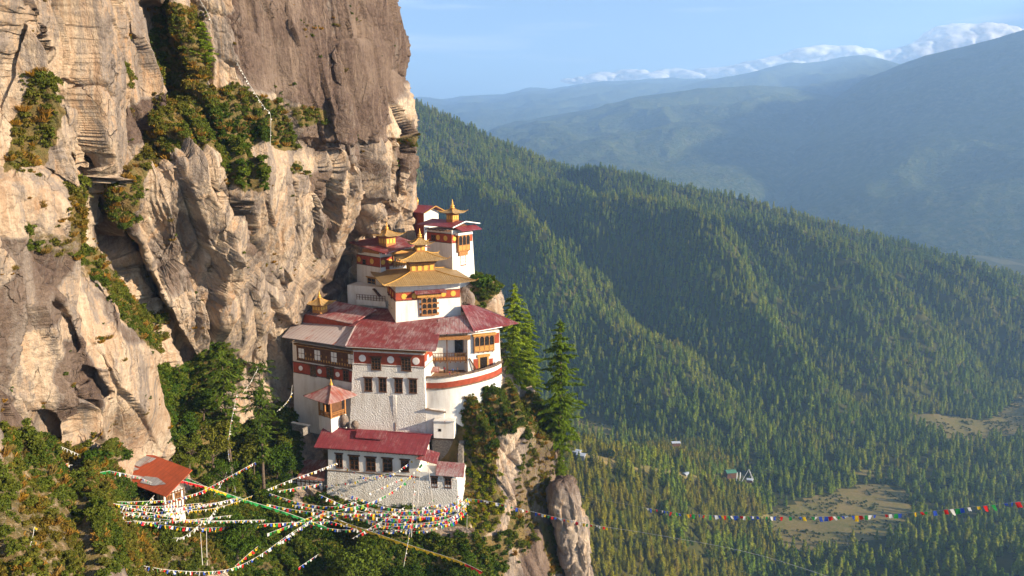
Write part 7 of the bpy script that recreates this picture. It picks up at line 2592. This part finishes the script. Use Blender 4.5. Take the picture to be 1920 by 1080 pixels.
for k, (pp, lb, pat) in enumerate((([(640, 955, 165), (705, 970, 163), (770, 972, 164), (830, 962, 168), (868, 940, 173)], 'uppermost of the dense strings heaped over the flag garden', 'rwbgy'),
                                   ([(655, 968, 164), (720, 980, 162), (790, 981, 163), (845, 970, 167), (874, 944, 173)], 'string second from the bottom in the heap over the flag garden', 'bwrgy'),
                                   ([(690, 978, 162), (730, 987, 161), (775, 984, 162), (822, 981, 164), (866, 958, 170), (880, 936, 175)], 'lowest of the dense strings heaped over the flag garden', 'wbyrg'),
                                   ([(660, 945, 167), (720, 958, 165), (790, 958, 166), (850, 950, 170), (878, 933, 175)], 'string just below the white one in the flag garden', 'gwrby'),
                                   ([(776, 956, 167), (810, 957, 168), (845, 952, 171), (880, 935, 175)], 'short string between the flag garden poles and the right corner', 'wwrwbw'),
                                   ([(690, 950, 166), (735, 966, 164), (785, 968, 165), (828, 969, 167), (862, 962, 170)], 'middle string of the heap over the flag garden', 'rrwbgy'),
                                   ([(818, 978, 165), (840, 976, 167), (858, 966, 169), (866, 952, 171), (859, 926, 174)], 'red and white bunch gathered at the right end of the flag garden', 'rrwrbr'),
                                   ([(826, 985, 164), (848, 980, 166), (868, 964, 170), (872, 945, 173)], 'small multicoloured bunch at the right end of the flag garden', 'gbyrw'))):
    flags(pp, pat, lb, .98, .72, seed=k)
gq = np.random.default_rng(77)
for k in range(11):
    u0, u1 = gq.uniform(520, 690), gq.uniform(800, 882)
    v0, v1 = gq.uniform(925, 985), gq.uniform(930, 968)
    sag = gq.uniform(14, 34)
    d0, d1 = 158 + (u0 - 520) * .05, 172 + gq.uniform(-3, 3)
    flags([(u0, v0, d0), ((u0 * 2 + u1) / 3, (v0 * 2 + v1) / 3 + sag, d0 * .67 + d1 * .33 - 2), ((u0 + u1 * 2) / 3, (v0 + v1 * 2) / 3 + sag, d0 * .33 + d1 * .67 - 2), (u1, v1, d1)],
          ''.join(gq.permutation(list('rwbgyw'))), 'multicoloured string among the tangled flags hanging below the lowest lodge', .8, .8, seed=k, skip=.15)
for k in range(6):
    u0 = gq.uniform(150, 215); u1 = gq.uniform(360, 500)
    v0 = gq.uniform(935, 985); v1 = gq.uniform(915, 990)
    flags([(u0, v0, 110), ((u0 + u1) / 2, (v0 + v1) / 2 + gq.uniform(6, 18), 122), (u1, v1, 138)], ''.join(gq.permutation(list('wrbgyw'))), 'thin pale string among those strung past the lower left hut', .5, .65, seed=k, skip=.15, cordr=0.032)
flags([(-8, 985, 80), (30, 965, 85), (90, 962, 92), (150, 975, 100)], 'wwbwyr', 'thin string sagging over the bushes at the left edge of the photo', .45, .6)
flags([(-8, 905, 86), (40, 905, 91), (75, 885, 96), (130, 868, 106)], 'wrywgb', 'thin string rising from the left edge under the white pennants', .45, .6)
flags([(878, 935, 175), (912, 939, 173), (945, 946, 171), (1000, 960, 168), (1100, 982, 162), (1232, 1003, 154), (1420, 1040, 142), (1640, 1110, 128)], 'wygrbwwrywbr', 'long string leading right across the bare rock and over the valley', .85, 1.05, bare=(0, 56))
flags([(1060, 925, 175), (1240, 957, 150), (1310, 965, 141), (1480, 969, 122), (1600, 967, 112), (1700, 962, 105), (1820, 951, 97), (1960, 935, 90)], 'wbyrgwbbrwgb', 'nearer string strung level across the valley towards the right', .78, .85, bare=(28, 0), cordr=0.02, skip=0.28)
cloth_line([(627, 973, 162), (680, 991, 158), (760, 1019, 152), (820, 1038, 148), (862, 1052, 145), (905, 1072, 142)], [(.3, 'y'), (.28, 'y'), (.27, 'y'), (.15, 'r')], 'long yellow cloth line falling across the bottom, red at its end', .75)
flags([(145, 1043, 92), (190, 1052, 96), (240, 1056, 101), (330, 1070, 112), (420, 1069, 124), (480, 1045, 134), (545, 1000, 148), (605, 962, 160)], 'wbwygwwrbw', 'long pale string curving along the bottom left of the photo', .72, .85)
flags([(138, 1050, 90), (175, 1056, 93), (215, 1054, 97)], 'gwgbw', 'green and white string at the bottom of the left slope', .6, .75)
flags([(518, 1022, 146), (550, 1000, 150), (582, 978, 156)], 'lwwrbw', 'short steep string at the bottom left of the dark hollow', .75, .9)
flags([(560, 1064, 140), (578, 1052, 142), (597, 1039, 145)], 'rbwgw', 'short steep string in the dark hollow at the bottom', .8, .9)
flags([(660, 1010, 156), (690, 992, 158), (725, 972, 161), (760, 950, 166)], 'wwbrw', 'white string crossing the yellow cloth line in the garden', .75, .9)
flags([(757, 1062, 146), (766, 1010, 153), (775, 955, 164), (777, 885, 177)], 'wgyrb', 'nearly upright string from the porch pole down past the garden wall', .5, .8)
flags([(548, 722, 190), (545, 742, 187), (534, 758, 184), (519, 772, 181)], 'wwyw', 'pale string hanging from the leaning pine beside the gallery wing', .55, .7)
flags([(445, 735, 167), (432, 800, 164), (428, 850, 162), (437, 895, 158), (442, 925, 155)], 'wwrwb', 'white string wound down the stem of the bare pine', .5, .75)
flags([(484, 690, 172), (455, 738, 165)], 'w', 'short white string near the top of the bare pine', .45, .8)
flags([(444, 117, 148), (470, 162, 149), (496, 202, 150), (507, 216, 151), (507, 275, 150)], 'w', 'thin white string hanging down the upper cliff beside the pines', .42, .85)
flags([(372, -5, 146), (388, 22, 146), (398, 45, 146)], 'w', 'thin white string at the top edge of the photo above the cliff pines', .40, .85)
flags([(56, 1024, 80), (62, 1003, 82), (65, 988, 83), (73, 1010, 83), (80, 1027, 83)], 'gwpbpy', 'string tied in a peak over a bush at the left edge', .5, .8)
flags([(440, 1062, 128), (462, 1042, 132), (486, 1022, 137)], 'yrgy', 'yellow and red string in the bottom centre of the gully', .7, .85)
flags([(418, 868, 160), (424, 890, 158), (400, 930, 150)], 'bwrgw', 'small string hanging between the bare pine and the slope', .5, .85)


def pole(a, b, r, label):
    A, B = W(*a), W(*b)
    root = empty('flagpole', Matrix.Translation(A), label, 'flagpole')
    MB().tube([(0, 0, -1), tuple((B - A) * .5), tuple(B - A)], [r, r * .85, r * .6], 8).build('pole', 'pole', root, None)
    MB().lathe([(.0, 0), (r * 1.8, .02), (r * 1.8, .18), (.0, .3)], tuple(B - A), 8).build('pole_cap', 'gilt', root, None)


pole((815, 972, 169), (802, 868, 176), .10, 'tall slanting flag pole standing right of the lodge porch')
pole((781, 975, 167), (787, 885, 175), .10, 'upright flag pole in front of the lodge porch')
pole((771, 1000, 164), (777, 905, 172), .09, 'thin flag pole at the edge of the garden path')
pole((875, 992, 172), (876, 966, 172), .07, 'short pale post at the right corner of the flag garden')
pole((388, 1066, 122), (387, 992, 126), .08, 'slender upright post below the lower left hut')
pole((379, 1050, 120), (376, 1000, 123), .07, 'thin leaning stake with a rag left of the slender post')

# ================================================================== HAZE
HAZE_DENS = 1.0e-4


def build_haze():
    x0, x1, y0, y1, z0, z1 = -17000, 23000, -4500, 27600, FLOOR_Z - 60, 1790
    V = np.array([(x, y, z) for x in (x0, x1) for y in (y0, y1) for z in (z0, z1)], float)
    F = np.array([(0, 1, 3, 2), (4, 6, 7, 5), (0, 4, 5, 1), (2, 3, 7, 6), (0, 2, 6, 4), (1, 5, 7, 3)])
    m = bpy.data.materials.new('valley_air'); m.use_nodes = True
    nt = m.node_tree; nt.nodes.clear()
    out = nd(nt, 'ShaderNodeOutputMaterial')
    pv = nd(nt, 'ShaderNodeVolumePrincipled')
    pv.inputs['Density'].default_value = HAZE_DENS
    pv.inputs['Color'].default_value = (0.37, 0.61, 1.0, 1)
    pv.inputs['Anisotropy'].default_value = 0.25
    nt.links.new(pv.outputs[0], out.inputs['Volume'])
    me = np_mesh('haze', V, F, m)
    tag(link('haze', me), 'blue valley haze', 'haze', kind='stuff')


build_haze()
